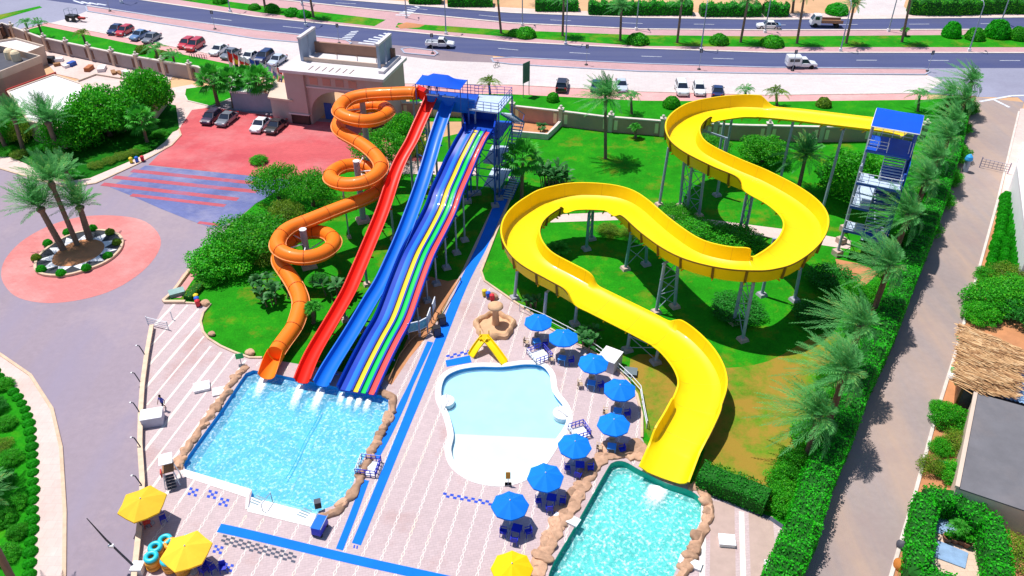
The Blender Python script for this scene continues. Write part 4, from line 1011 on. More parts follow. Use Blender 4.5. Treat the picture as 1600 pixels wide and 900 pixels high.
# raised rear box: low front wall, brown back wall, two tall fins
b = MB(); b.prism([Q(1.0, 3.1, 0), Q(GWd - .8, 3.1, 0), Q(GWd - .8, 3.4, 0), Q(1.0, 3.4, 0)], 8.4, 9.0); b.build('parapet', m_cream, rf)
b = MB(); b.prism([Q(.8, 6.9, 0), Q(GWd - .8, 6.9, 0), Q(GWd - .8, 7.3, 0), Q(.8, 7.3, 0)], 8.4, 10.0); b.build('back_parapet', m_brown, rf)
for u in (1.0, GWd - 1.9):
    b = MB(); b.prism([Q(u, 3.0, 0), Q(u + .45, 3.0, 0), Q(u + .45, 4.9, 0), Q(u, 4.9, 0)], 8.4, 11.7); fn_ = b.build('roof_fin', m_fin, rf)
    b = MB(); b.prism([Q(u, 5.5, 0), Q(u + .45, 5.5, 0), Q(u + .45, 7.8, 0), Q(u, 7.8, 0)], 8.4, 11.7); b.build('rear_slab', m_fin, fn_)
    b = MB(); b.prism([Q(u - .06, 2.9, 0), Q(u + .51, 2.9, 0), Q(u + .51, 7.9, 0), Q(u - .06, 7.9, 0)], 11.66, 11.95); b.build('cap', m_gateroof, fn_)
b = MB(); b.prism([Q(GWd - 1.0, 1.0, 0), Q(GWd - .2, 1.0, 0), Q(GWd - .2, 7.8, 0), Q(GWd - 1.0, 7.8, 0)], 8.4, 8.8); b.build('parapet', m_gateroof, rf)
for u in (1.8, 5.0, 8.2, 11.2):
    b = MB(); b.tube([Q(u, 6.8, 8.4), Q(u + .6, 5.0, 9.1)], .06, 5); b.build('floodlight_arm', m_cream, rf)
for u in (ARC_C - 3.6, ARC_C - 2.2):
    b = MB(); b.prism([Q(u, 2.2, 0), Q(u + 1.2, 2.2, 0), Q(u + 1.2, 2.35, 0), Q(u, 2.35, 0)], .1, 2.6); b.build('gate_leaf', m_steel_blue, gate)

# guard house left of the gate
gh = thing('guard_house', 'low grey guard house with flat cream roof behind the forecourt palms', 'building', G(440, 185))
def boxpx(pxs, z0, z1, name, mat, parent):
    b = MB(); b.prism([G(x, y, 0) for x, y in pxs], z0, z1); return b.build(name, mat, parent)
boxpx([(428, 188), (462, 193), (470, 172), (436, 167)], 0, 3.6, 'wall', m_gatewall, gh)
b = MB(); b.prism([G(x, y) for x, y in [(425, 190), (463, 195), (472, 170), (434, 164)]], 3.58, 3.85); b.build('roof', m_cream, gh)
q0, q1 = G(447, 190.2), G(456, 191.5)
b = MB(); b.beam((q0.x, q0.y - .05, 1.7), (q1.x, q1.y - .05, 1.7), .12, 1.0); b.build('window', m_bluewin, gh)
gl = thing('ticket_office', 'single storey office with blue grey walls and pergola roof behind the flag row', 'building', G(400, 168))
boxpx([(366, 172), (392, 174), (428, 176), (438, 158), (400, 152), (374, 150)], 0, 3.0, 'wall', m_fin, gl)
b = MB(); b.prism([G(x, y) for x, y in [(364, 174), (392, 176), (400, 150), (372, 148)]], 2.98, 3.3); b.build('roof', m_white_roof, gl)
b = MB(); b.prism([G(x, y) for x, y in [(402, 172), (430, 177), (444, 156), (404, 149)]], 2.96, 3.2); b.build('roof', m_cream, gl)
for i in range(5):
    x = 404 + i * 8; b = MB(); p, q = G(x, 176), G(x + 6, 152); b.beam((p.x, p.y, 3.4), (q.x, q.y, 3.4), .2, .25); b.build('pergola_beam', m_wood, gl)
q0, q1 = G(376, 172.3), G(382, 172.8)
b = MB(); b.beam((q0.x, q0.y, 1.9), (q1.x, q1.y, 1.9), .14, .9); wn_ = b.build('window', m_bluewin, gl)

# ------------------------------------------------------------------ perimeter walls
def perimeter(name, label, pxs, h, panel, slit, step=7.6, world=None):
    pts = [G(x, y) for x, y in pxs]
    t = thing(name, label, 'wall', pts[0])
    b = MB(); b.sweep(pts, lambda i: [(-.14, 0), (-.14, h - .18), (.14, h - .18), (.14, 0)]); b.build('wall_panel', panel, t)
    b = MB(); b.sweep(pts, lambda i: [(-.24, h - .18), (-.24, h), (.24, h), (.24, h - .18)]); b.build('coping', m_kerb, t)
    rs = resample(pts, step)
    for i, p in enumerate(rs):
        a, c = rs[max(0, i - 1)], rs[min(len(rs) - 1, i + 1)]; d = (c - a).normalized(); rz = math.atan2(d.y, d.x)
        b = MB(); b.box((p.x, p.y, (h + .25) / 2), (.6, .56, h + .25), rz); pb_ = b.build('pillar', m_cream, t)
        b = MB(); b.box((p.x, p.y, h + .32), (.85, .78, .14), rz); b.lathe([(.0, .55), (.2, .45), (.24, .3), (.1, .12), (.1, 0)], (p.x, p.y, h + .36), 8); b.build('pillar_cap', m_kerb, pb_)
        for sg in (-.8, .8):
            e = p + d * sg; 
            if i in (0, len(rs) - 1) and (sg < 0) == (i == 0): continue
            b = MB(); b.box((e.x, e.y, h * .5), (.5, .38, h * .62), rz); b.build('slit', slit, t)
    return t
perimeter('perimeter_wall', 'long tan garden wall with paired dark slits beside the western lawn', [(-50, 94), (10, 56), (70, 79), (200, 107), (268, 119), (312, 126), (372, 146)], 2.5, m_wallpanel2, m_slit_dark, 5.4)
perimeter('perimeter_wall', 'long boundary wall with paired cream slits behind the palm lawn and yellow slide', [(800, 188), (870, 196), (940, 205), (1040, 213), (1150, 219), (1290, 222), (1440, 219)], 2.4, m_wallpanel, m_slit, 7.4)
perimeter('perimeter_wall', 'short stretch of boundary wall between gatehouse and the blue slide tower', [(626, 182), (700, 182), (735, 184)], 2.3, m_wallpanel, m_slit, 7.4)
for pl, lb in (([(800, 213), (855, 218), (868, 205), (879, 193)], 'low cream wall round the sandy yard behind the blue tower'), ([(1240, 205), (1262, 214), (1272, 226)], 'short cream wall turning into the garden behind the yellow slide')):
    t = MB(); t.sweep([G(x, y) for x, y in pl], lambda i: [(-.2, 0), (-.2, .9), (.2, .9), (.2, 0)]); tag(t.build('low_wall', m_kerb), lb, 'wall')

# ------------------------------------------------------------------ service buildings on the far left
b1 = thing('service_building', 'brown flat roofed service block with parapet at the left edge', 'building', G(0, 150))
def zpoly(pxs, z): return [G(x, y, z) for x, y in pxs]
def bldg(parent, pxs, z, name, mat, roofmat, par=.5, parmat=None, th=.25):
    P_ = zpoly(pxs, z); b = MB(); b.prism(P_, 0, z - par); w_ = b.build(name, mat, parent)
    b = MB(); b.prism([sum(P_, Vector()) / len(P_) + (p - sum(P_, Vector()) / len(P_)) * .985 for p in P_], z - par + .003, z - par + .05); b.build('roof', roofmat, parent)
    if par > .1:
        b = MB(); Pc = [Vector((p.x, p.y, 0)) for p in P_ + [P_[0]]]; b.sweep(Pc, lambda i: [(-th / 2, z - par - .01), (-th / 2, z), (th / 2, z), (th / 2, z - par - .01)]); b.build('parapet', parmat or mat, parent)
    return P_
bldg(b1, [(-90, 135), (0, 111), (62, 87), (0, 71), (-90, 88)], 5.2, 'wall', m_brown if False else M('mauve_render', (.40, .27, .23), .85, .1, .5, stain=(.30, .2, .18), stain_amt=.5), m_darkgrey, 1.1, m_cream)
b = MB(); p = G(45, 118, 2.2); b.box((p.x - .5, p.y - .2, 2.2), (.9, .2, 1.6), .35); b.build('wall_panel', m_white, b1)
p = G(31, 122, 2.5); b = MB(); b.tube([(p.x, p.y - .5, .2), (p.x, p.y - .5, 3.1)], .06, 6); b.build('lamp_bracket', m_darkgrey, b1)
b2 = thing('service_building', 'low building with large plain white roof and red trimmed edge', 'building', G(70, 190))
P_ = bldg(b2, [(12, 142), (84, 116), (126, 130), (146, 178), (92, 200), (44, 188)], 3.2, 'wall', m_cream, m_white_roof, .2, m_cream, .3)
b = MB(); a_, c_ = G(8, 141, 3.3), G(84, 114, 3.3); b.prism([a_, c_, c_ + Vector((.1, .5, 0)), a_ + Vector((.1, .5, 0))], 2.6, 3.35); b.build('red_trim', m_redtrim, b2)
b3 = thing('service_building', 'small white roofed outbuilding in the corner of the service yard', 'building', G(40, 80))
bldg(b3, [(-20, 66), (24, 59), (68, 71), (40, 82), (-10, 78)], 3.2, 'wall', m_cream, m_white_roof, .4, m_cream)
b = MB(); p = G(55, 86, 1.4); b.box((p.x, p.y, 1.5), (1.3, .2, 1.2), -.1); b.build('window', m_bluewin, b3)
b4 = thing('service_building', 'pink paved roof terrace with tan edge behind the big trees', 'building', G(170, 160))
bldg(b4, [(120, 126), (150, 115), (230, 128), (255, 140), (235, 165), (150, 165)], 2.6, 'wall', m_cream, m_palewalk, .3, m_cream)
sheet('service_yard', [(60, 84), (70, 80), (200, 108), (270, 120), (255, 142), (150, 130), (88, 116)], .06, m_palewalk)
b = MB(); 
# junk in the yard
for i, (x, y, col, d, lb) in enumerate([(78, 98, m_black, (1.8, 1.4, .9), 'dark tarpaulin heap by the yard wall'), (92, 96, m_white, (1.6, 1.0, .5), 'white crate beside the dark tarpaulin heap'), (90, 103, m_wood, (1.1, .8, .4), 'brown crate in front of the white crate'), (106, 105, m_white, (1.5, 1.0, .4), 'pale crate lying in the middle of the yard'), (113, 103, m_steel_blue, (1.4, .9, .6), 'blue crate in the middle of the yard'), (140, 110, m_terr, (1.9, .9, .6), 'terracotta trough with plants by the yard wall'), (160, 110, m_white_roof, (2.2, 1.2, .5), 'pale plinth near the long wall'), (178, 115, m_wood, (1.8, .7, .3), 'brown pallet leaning by the wall, left one'), (188, 116, m_wood, (1.8, .7, .3), 'brown pallet by the wall next to the white box'), (198, 118, m_white, (1.2, .9, .7), 'white box at the end of the pallets')]):
    p = G(x, y); b = MB(); b.box((p.x, p.y, .06 + d[2] / 2), d, .3 * i, taper=.92); b.box((p.x, p.y, .06 + d[2] + .03), (d[0] * .98, d[1] * .98, .06), .3 * i)
    tag(b.build('crate' if 'crate' in lb else ('trough' if 'trough' in lb else ('pallet' if 'pallet' in lb else 'storage_box')), col), lb, 'crate' if 'crate' in lb else 'yard item')
for i, (x, y) in enumerate(((17, 92), (27, 95))):
    p = G(x, y, 4.1); b = MB(); b.lathe([(0, 0), (.75, 0), (.7, 1.2), (.5, 1.5), (.2, 1.7), (0, 1.7)], (p.x, p.y, 4.15), 12); tag(b.build('roof_tank', m_slit), 'tan water tank on the brown block roof, ' + ('left of the two' if i == 0 else 'right of the two'), 'water tank')

# ------------------------------------------------------------------ right-hand edge
wb = thing('white_building', 'long white rendered building along the right edge of the lane', 'building', G(1600, 400))
Pq = [G(1578, 420), G(1578, 270), G(1700, 200), G(1900, 420)]
b = MB(); b.prism([G(1588, 440), G(1574, 300), G(1600, 222), G(1850, 430)], 0, 3.4); b.build('wall', m_white, wb)
b = MB(); b.prism([G(1587, 441), G(1573, 299), G(1599, 221), G(1851, 431)], 3.39, 3.7); b.build('roof', m_white_roof, wb)
bar = thing('boom_gate', 'grey tubular barrier gate standing across the service lane', 'barrier', G(1550, 265))
p, q = G(1530, 262), G(1574, 272)
b = MB()
for z in (.3, .65, 1.0, 1.35): b.tube([(p.x, p.y, z), (q.x, q.y, z)], .035, 5)
for i in range(8): v = p + (q - p) * (i / 7); b.tube([(v.x, v.y, .3), (v.x, v.y, 1.35)], .03, 5)
b.build('gate_leaf', m_steel_grey, bar)
for v in (p, q): b = MB(); b.tube([(v.x, v.y, 0), (v.x, v.y, 1.6)], .07, 8); b.build('post', m_steel_grey, bar)
bn = thing('water_cooler_post', 'blue topped grey pillar standing against the hedge by the lane', 'pillar', G(1507, 268))
p = G(1507, 268); b = MB(); b.lathe([(.38, 0), (.34, 1.7), (0, 1.7)], p, 12); b.build('pillar', m_steel, bn)
b = MB(); b.lathe([(.5, 1.7), (.5, 1.85), (.42, 2.2), (.15, 2.5), (0, 2.5)], p, 12); b.build('cap', M('sky_blue_plastic', (.05, .38, .80), .4), bn)

# thatched hut, corrugated roof and dark workshop
th = thing('thatched_hut', 'hut with shaggy straw thatch roof beside the lane', 'hut', G(1545, 600))
tz = 3.0
Pz = [G(1508, 512, tz), G(1590, 545, tz), G(1575, 618, tz), G(1500, 603, tz)]
b = MB(); b.prism([p * .0 + Vector((sum(q.x for q in Pz) / 4 + (p.x - sum(q.x for q in Pz) / 4) * .85, sum(q.y for q in Pz) / 4 + (p.y - sum(q.y for q in Pz) / 4) * .85, 0)) for p in Pz], 0, 2.7); b.build('wall', m_wood, th)
m_thatch, nt, bs, out = newmat('thatch')
v = coords(nt, (1, 1, 1), .35); at = nd(nt, 'ShaderNodeAttribute', attribute_name='rnd')
nt.links.new(ramp(nt, at.outputs['Fac'], [(.0, (.22, .10, .04)), (.35, (.46, .24, .10)), (.75, (.62, .38, .18)), (1, (.72, .50, .28))]), bs.inputs['Base Color']); bs.inputs['Roughness'].default_value = .9
b = MB()
a_, b_, c_, d_ = Pz
N = 5200; uu, vv = nrng.random(N), nrng.random(N)
A_, B_, C_, D_ = (np.array(p) for p in (a_, b_, c_, d_))
pos = (A_ * (1 - uu)[:, None] + D_ * uu[:, None]) * (1 - vv)[:, None] + (B_ * (1 - uu)[:, None] + C_ * uu[:, None]) * vv[:, None]
hump = .55 * np.sin(np.pi * uu) + .12 * np.sin(uu * 23 + vv * 3)
pos[:, 2] += hump + nrng.random(N) * .14
dirv = (B_ - A_) / np.linalg.norm(B_ - A_); side = np.array((-dirv[1], dirv[0], 0))
ln = .5 + nrng.random(N) * .6; jit = (nrng.random(N) - .5) * .5
dv = dirv[None, :] * ln[:, None] + side[None, :] * (jit * ln)[:, None] + np.array((0, 0, 1))[None, :] * ((nrng.random(N) - .6) * .18)[:, None]
wd = side[None, :] * (.02 + .03 * nrng.random(N))[:, None]
V = np.stack([pos - dv - wd, pos - dv + wd, pos + dv + wd, pos + dv - wd], 1).reshape(-1, 3)
b.arrays(V, np.arange(N * 4).reshape(-1, 4), np.repeat(nrng.random(N), 4))
bb = MB(); vs = []; fs = []
for i in range(13):
    for j in range(2):
        u = i / 12; p = (a_ * (1 - u) + d_ * u) * (1 - j) + (b_ * (1 - u) + c_ * u) * j; vs.append((p.x, p.y, tz - .05 + .55 * math.sin(math.pi * u)))
for i in range(12): fs.append((i * 2, i * 2 + 1, i * 2 + 3, i * 2 + 2))
bb.add(vs, fs); base_th = bb.build('roof_deck', m_wood, th)
b.build('thatch', m_thatch, th)
cg = thing('corrugated_shed', 'low shed with pale blue corrugated metal roof under the thatch', 'shed', G(1570, 640))
cz = 2.6; a_, b_, c_, d_ = G(1507, 607, cz), G(1700, 655, cz), G(1700, 575, cz), G(1575, 560, cz)
b = MB(); vs = []; fs = []; n = 120
for i in range(n + 1):
    u = i / n; z = .05 * math.sin(i * math.pi / 2)
    for j in range(2): p = (a_ * (1 - u) + b_ * u) * (1 - j) + (d_ * (1 - u) + c_ * u) * j; vs.append((p.x, p.y, cz + z + .25 * j))
for i in range(n): fs.append((i * 2, i * 2 + 2, i * 2 + 3, i * 2 + 1))
b.add(vs, fs); b.build('roof', M('corrugated_blue', (.30, .46, .68), .5, .15, 1), cg)
b = MB(); b.prism([a_, b_, c_, d_], 0, cz - .15); b.build('wall', m_darkgrey, cg)
ws = thing('workshop', 'flat dark grey roofed workshop with pale left wall at the right edge', 'building', G(1500, 765))
wz = 2.8; rp = [G(1524, 614, wz), G(1720, 668, wz), G(1720, 838, wz), G(1495, 762, wz)]
b = MB(); b.prism(rp, 0, wz - .1); b.build('wall', m_cream, ws)
b = MB(); b.prism(rp, wz - .097, wz + .02); b.build('roof', M('slate_roof', (.15, .145, .16), .8, .16, .5, .1, stain=(.22, .19, .19), stain_amt=.5), ws)
b = MB(); b.beam(rp[0] + Vector((0, 0, .06)), rp[3] + Vector((0, 0, .06)), .3, .22); b.build('parapet', m_cream, ws)
# walled courtyard inside the square hedge
sheet('courtyard_paving', [(1450, 785), (1545, 815), (1555, 920), (1430, 900)], .07, ground_mat('courtyard_paving', (.62, .46, .36), .1, .2, 3, brick=(.5, .5, .015)))
for pl, lb in (([(1464, 846), (1512, 866), (1507, 890), (1459, 872)], 'grey blue canvas mat on the courtyard paving, nearer one'), ([(1465, 808), (1510, 824), (1508, 846), (1462, 834)], 'pale blue basin behind the pots in the hedged courtyard')):
    b = MB(); b.prism([G(x, y) for x, y in pl], .07, .16); tag(b.build('courtyard_mat', M('courtyard_blue', (.22, .34, .52), .6, .25, 1.5)), lb, 'mat')
m_pot = M('pot_brown', (.22, .09, .05), .7, .2, 2)
# ------------------------------------------------------------------ foliage
lm_date = leaf_mat('date_frond', (.05, .27, .07), (.16, .54, .15), .45, (.55, .62, .16))
lm_fan = leaf_mat('fan_frond', (.02, .22, .015), (.08, .50, .04), .3, (.28, .48, .08))
lm_tree = leaf_mat('tree_leaf', (.014, .20, .006), (.065, .52, .014), .4, (.22, .64, .02))
lm_bush = leaf_mat('bush_leaf', (.014, .20, .006), (.05, .50, .010), .4, (.18, .62, .02))
lm_hedge = leaf_mat('hedge_leaf', (.010, .24, .005), (.020, .50, .007), .35, (.05, .60, .01))
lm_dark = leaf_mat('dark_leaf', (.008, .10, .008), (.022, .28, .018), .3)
lm_olive = leaf_mat('olive_leaf', (.06, .15, .012), (.19, .36, .02), .35, (.38, .48, .03))
lm_banana = leaf_mat('banana_leaf', (.012, .09, .015), (.05, .24, .05), .35, (.16, .34, .14))
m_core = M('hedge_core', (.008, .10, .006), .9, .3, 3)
m_trunk = M('palm_trunk', (.20, .135, .10), .9, .3, 5, .6, 9)
m_trunk_d = M('palm_trunk_husk', (.17, .09, .06), .9, .35, 6, .8, 12)
m_bark = M('bark', (.12, .08, .055), .9, .3, 4, .5)

def rot_rand(n):
    q = nrng.normal(size=(n, 4)); q /= np.linalg.norm(q, axis=1)[:, None]; return q
def leaf_quads(pos, nor, size, jitter=.9, aspect=.6):
    """quads facing roughly nor"""
    n = len(pos); nn = nor + nrng.normal(size=(n, 3)) * jitter; nn /= np.linalg.norm(nn, axis=1)[:, None] + 1e-9
    t = np.cross(nn, nrng.normal(size=(n, 3))); t /= np.linalg.norm(t, axis=1)[:, None] + 1e-9; u = np.cross(nn, t)
    s = (size * (.6 + .8 * nrng.random(n)))[:, None]
    a = t * s * .5; c = u * s * .5 * aspect
    V = np.stack([pos - a, pos - c, pos + a, pos + c], 1).reshape(-1, 3)
    return V, np.arange(n * 4).reshape(-1, 4), np.repeat(nrng.random(n), 4)
def blob_leaves(mb, c, r, n, size, up=.35, squash=1.0):
    d = nrng.normal(size=(n, 3)); d /= np.linalg.norm(d, axis=1)[:, None]
    rad = (nrng.random(n) ** .35)
    p = d * rad[:, None] * np.array(r) + np.array(c)
    nn = d.copy(); nn[:, 2] += up
    V, Q, rr = leaf_quads(p, nn, np.full(n, size)); mb.arrays(V, Q, rr)

# --- palm crowns
def frond(mb, az, el, length, droop, wind, leafl, npair=20, vshape=.35, wid=.055, fold=.2):
    n = npair; d0 = np.array((math.cos(az) * math.cos(el), math.sin(az) * math.cos(el), math.sin(el)))
    t = np.linspace(.0, 1, n + 1); rr = rng.random() * .6 + .2
    P = d0[None, :] * (t * length)[:, None]; P[:, 2] -= droop * length * t ** 2.1; P[:, :2] += np.array(wind)[None, :2] * (length * t ** 1.8)[:, None]; P[:, 2] += wind[2] * length * t ** 1.8
    T_ = np.gradient(P, axis=0); T_ /= np.linalg.norm(T_, axis=1)[:, None]
    S = np.cross(T_, np.array((0, 0, 1.0))); S /= np.linalg.norm(S, axis=1)[:, None] + 1e-9; U = np.cross(S, T_)
    V = []; rn = []
    for sg in (-1, 1):
        idx = np.arange(max(1, int(n * .12)), n + 1); p = P[idx]; tt = t[idx]
        ll = leafl * np.sin(np.pi * (.12 + .86 * tt) ** .8) ** .7
        dirr = S[idx] * sg * .72 + T_[idx] * .95 + U[idx] * vshape + nrng.normal(size=(len(idx), 3)) * .10; dirr[:, 2] -= fold
        dirr /= np.linalg.norm(dirr, axis=1)[:, None]
        tip = p + dirr * ll[:, None]; tip[:, 2] -= .12 * ll
        w_ = T_[idx] * wid * (1 - .3 * tt)[:, None]
        mid = p + dirr * (ll * .55)[:, None]
        V.append(np.stack([p - w_ * .6, mid - w_, tip, mid + w_], 1)); rn.append(np.clip(rr + nrng.normal(size=len(idx)) * .12, 0, 1))
    V = np.concatenate(V).reshape(-1, 3); rn = np.repeat(np.concatenate(rn), 4)
    mb.arrays(V, np.arange(len(V)).reshape(-1, 4), rn)
    # rachis
    ws = .018; a = P - S * ws; c = P + S * ws; V = np.stack([a[:-1], c[:-1], c[1:], a[1:]], 1).reshape(-1, 3)
    mb.arrays(V, np.arange(len(V)).reshape(-1, 4), np.full(len(V), .3))
def date_crown(seed, wind=(-.20, .05, .06), nf=60, length=2.9, lo=-8):
    rng.seed(seed); mb = MB()
    for i in range(nf):
        q = i / nf; el = R(86 - (86 - lo) * q ** .85 + rng.uniform(-6, 6)); az = i * 2.39996 + rng.uniform(-.2, .2)
        frond(mb, az, el, length * rng.uniform(.82, 1.1), .14 + .24 * q, wind, .58, 26)
    return mb
def arch_crown(seed, nf=13, length=2.6):
    rng.seed(seed); mb = MB()
    for i in range(nf):
        el = R(rng.uniform(38, 75)); frond(mb, i * 2.39996, el, length * rng.uniform(.85, 1.1), .75, (-.05, 0, 0), .55, 18, .2, .06, .45)
    return mb
def fan_crown(seed, nf=30, skirt=True):
    rng.seed(seed); mb = MB()
    for i in range(nf):
        q = i / nf; el = R(75 - 110 * q); az = i * 2.39996; L_ = 1.25
        d = np.array((math.cos(az) * math.cos(el), math.sin(az) * math.cos(el), math.sin(el))); c = d * L_
        s = np.cross(d, (0, 0, 1.0)); s /= np.linalg.norm(s) + 1e-9; u = np.cross(s, d); rr = rng.random() * .8 * (1 - .5 * q)
        V = []
        m = 15
        for j in range(m):
            a = R(-115 + 230 * j / (m - 1)); dd = d * math.cos(a) + s * math.sin(a); ln = .95 * (.75 + .25 * math.cos(a))
            tip = c + dd * ln + np.array((0, 0, -.30 * abs(math.sin(a)) - .12)); e = np.cross(dd, u) * .09; md = c + dd * ln * .55
            V += [c, md - e, tip, md + e]
        V = np.array(V); mb.arrays(V, np.arange(len(V)).reshape(-1, 4), np.clip(rr + np.repeat(nrng.normal(size=m) * .1, 4), 0, 1))
        w_ = s * .03; V = np.array([-w_, w_, c + w_, c - w_]); mb.arrays(V, np.arange(4).reshape(1, 4), np.full(4, .6))
    return mb
def trunk_mesh(r0, r1, bulge=0, n=10, rings=14):
    pts = []; rs = []
    for i in range(rings * 2 + 1):
        t = i / (rings * 2); pts.append((0, 0, t)); rr = r0 + (r1 - r0) * t + (.07 if i % 2 else 0) * r0
        if i == 0: rr *= 1.25
        rs.append(rr)
    if bulge: rs[-4:] = [r1 * 1.1, r1 * 1.5, r1 * 1.75, r1 * 1.3]
    mb = MB(); mb.tube(pts, rs, n); return mb
PAL = {}
def palm_proto(key, crown_mb, trunk_mb, lmat, tmat):
    o1 = trunk_mb.build('trunk', tmat, None, 60); o2 = crown_mb.build('crown', lmat)
    PAL[key] = (o1.data, o2.data); bpy.data.objects.remove(o1); bpy.data.objects.remove(o2)
for i in range(4): palm_proto(f'date{i}', date_crown(10 + i), trunk_mesh(.26, .20, 1), lm_date, m_trunk)
for i in range(3): palm_proto(f'plume{i}', date_crown(90 + i, (-.16, .06, .08), 52, 3.3, 14), trunk_mesh(.30, .23, 1), lm_date, m_trunk)
for i in range(2): palm_proto(f'right{i}', date_crown(30 + i, (-.50, .22, .05), 48, 2.95, -20), trunk_mesh(.34, .30, 1), lm_date, m_trunk_d)
for i in range(2): palm_proto(f'fan{i}', fan_crown(50 + i), trunk_mesh(.24, .17), lm_fan, m_trunk)
for i in range(3): palm_proto(f'arch{i}', arch_crown(70 + i), trunk_mesh(.22, .16, 1), lm_olive if i == 2 else lm_date, m_trunk)
palm_proto('cycad0', arch_crown(81, 20, 1.5), trunk_mesh(.2, .2), lm_fan, m_trunk)
def put_palm(key, base, crown, label, scale=1.0, group=None, name='palm_tree', cat='palm tree', spin=None, trunk_w=1.0):
    if isinstance(base, (int, float)):
        z = base; Ct = G(crown[0], crown[1], z); B = Vector((Ct.x - .2, Ct.y, 0))
    else: B = G(*base); z = crown_z(B, *crown)
    Ct = G(crown[0], crown[1], z); ax = Ct - B
    t = thing(name, label, cat, B, 0, group)
    q = Vector((0, 0, 1)).rotation_difference(ax.normalized())
    t1, c1 = PAL[key]
    o1 = bpy.data.objects.new('trunk', t1); o2 = bpy.data.objects.new('crown', c1)
    for o in (o1, o2): C.objects.link(o); o.parent = t
    o1.rotation_mode = 'QUATERNION'; o1.rotation_quaternion = q; o1.scale = (trunk_w, trunk_w, ax.length)
    o2.location = ax; o2.scale = (scale,) * 3; o2.rotation_euler = (0, 0, rng.uniform(-.35, .35) if spin is None else spin)
    return t
rng.seed(3)
# the three palms of the roundabout
put_palm('plume0', (100, 392), (62, 324), 'palm leaning left out of the roundabout bed, leftmost trunk', 1.2, spin=.1, trunk_w=1.25)
put_palm('plume1', (122, 385), (79, 284), 'tallest palm of the roundabout bed, middle trunk', 1.15, spin=0)
put_palm('plume2', (141, 376), (124, 322), 'palm with the thickest trunk at the right of the roundabout bed', 1.1, spin=.3, trunk_w=1.3)
put_palm('plume0', (95, 244), (74, 190), 'tall palm over the left bed in front of the white roof', 1.3, trunk_w=1.3)
put_palm('plume1', (37, 236), (22, 185), 'palm with thin trunk between two others at the far left bed', 1.05)
put_palm('plume2', (10, 232), (-8, 196), 'palm cut by the left edge of the photo above the walk', 1.0)
put_palm('plume2', (112, 282), (102, 268), 'short palm on the kerb behind the roundabout palms', 1.0)
put_palm('fan0', (230, 222), (220, 188), 'bright green fan palm at the end of the big trees', 1.2, cat='palm tree', name='fan_palm')
put_palm('fan1', (341, 165), (331, 125), 'fan palm left of the ticket office on the guard lawn', 1.35, name='fan_palm', trunk_w=1.3)
put_palm('fan0', (366, 168), (359, 128), 'fan palm at the left corner of the ticket office', 1.2, name='fan_palm', trunk_w=1.3)
put_palm('fan1', (411, 172), (404, 126), 'fan palm at the right corner of the ticket office', 1.3, name='fan_palm', trunk_w=1.4)
put_palm('fan0', (386, 160), (384, 124), 'fan palm behind the middle of the ticket office', 1.2, name='fan_palm', trunk_w=1.2)
# tall palms of the median
for i, (bx, by, lean) in enumerate([(415, 17, -8), (490, 27, -10), (783, 52, -6), (879, 56, 2), (969, 63, 2), (1058, 67, 8), (1157, 66, 12), (1245, 68, 12), (1322, 68, 13), (1409, 66, 16)]):
    top = {0: -34, 1: -28, 2: -10, 3: -4, 4: 10, 5: -3, 6: 0, 7: -8, 8: 6, 9: -12}[i]
    lbs = ['median palm nearest the top left corner', 'median palm left of the zebra crossing', 'median palm above the blue awning', 'median palm above the green sign board', 'lowest crowned median palm above the date palm lawn', 'median palm next right of the lowest crowned one', 'median palm above the first bend of the yellow slide', 'median palm between the white van and the blue white car', 'median palm above the flatbed truck front', 'median palm by the bare patch with a small palm at its foot']
    put_palm(f'date{i % 4}', (bx, by), (bx + lean, top), lbs[i], .95, 'tall palms along the road median', trunk_w=.9)
for i, (b_, c_, lb) in enumerate([((1238, 20), (1243, -22), 'palm across the road beside the round hedge bush'), ((1180, 16), (1186, -28), 'palm across the road in the gap between hedges'), ((840, 6), (838, -40), 'palm across the road at the left end of the clipped hedges')]):
    put_palm(f'date{i}', b_, c_, lb, .95, 'palms across the road')
put_palm('cycad0', (1415, 56), (1415, 47), 'small palm growing at the foot of the tall median palm', .9)
# young arching palms on the outer lawns
for i, (b_, c_, lb, s) in enumerate([((46, 55), (40, 36), 'young arching palm at the left tip of the western lawn', 1.1), ((68, 60), (60, 38), 'second young arching palm from the left tip of the western lawn', 1.25), ((138, 81), (129, 54), 'upright young palm in the middle of the western lawn', 1.1), ((250, 107), (243, 78), 'large arching palm on the western lawn beside the parked cars', 1.45), ((278, 116), (270, 88), 'arching palm at the right end of the western lawn', 1.3),
        ((766, 150), (764, 130), 'arching palm behind the blue slide tower', 1.25), ((987, 178), (986, 153), 'arching palm right of the tall date palm beyond the wall', 1.25), ((1165, 160), (1165, 142), 'arching palm behind the first yellow bend, left one', 1.1), ((1214, 166), (1213, 147), 'arching palm behind the first yellow bend, right one', 1.35), ((1434, 174), (1437, 150), 'arching palm beyond the slide tower awning', 1.3)]):
    put_palm(f'arch{i % 3}', b_, c_, lb, s * .95, 'young palms on the outer lawns')
# park palms
put_palm('date1', (946, 248), (946, 152), 'tall slim date palm standing alone on the park lawn', 1.25, trunk_w=.9)
put_palm('fan1', (815, 312), (817, 248), 'fan palm with thin trunk beside the top of the blue mat', 1.35, name='fan_palm')
put_palm('date2', (1247, 298), (1259, 243), 'date palm on the lawn inside the second yellow bend', 1.25)
put_palm('cycad0', (999, 206), (999, 198), 'tiny palm sapling on the lawn below the boundary wall', .9)
put_palm('cycad0', (872, 402), (872, 392), 'bright cycad inside the left loop of the yellow slide', 1.5, name='cycad', cat='plant')
put_palm('cycad0', (993, 216), (993, 200), 'young palm on the lawn right of the tall date palm', 1.0)
put_palm('cycad0', (490, 505), (489, 482), 'small palm between the orange tube end and the red slide', 1.05)
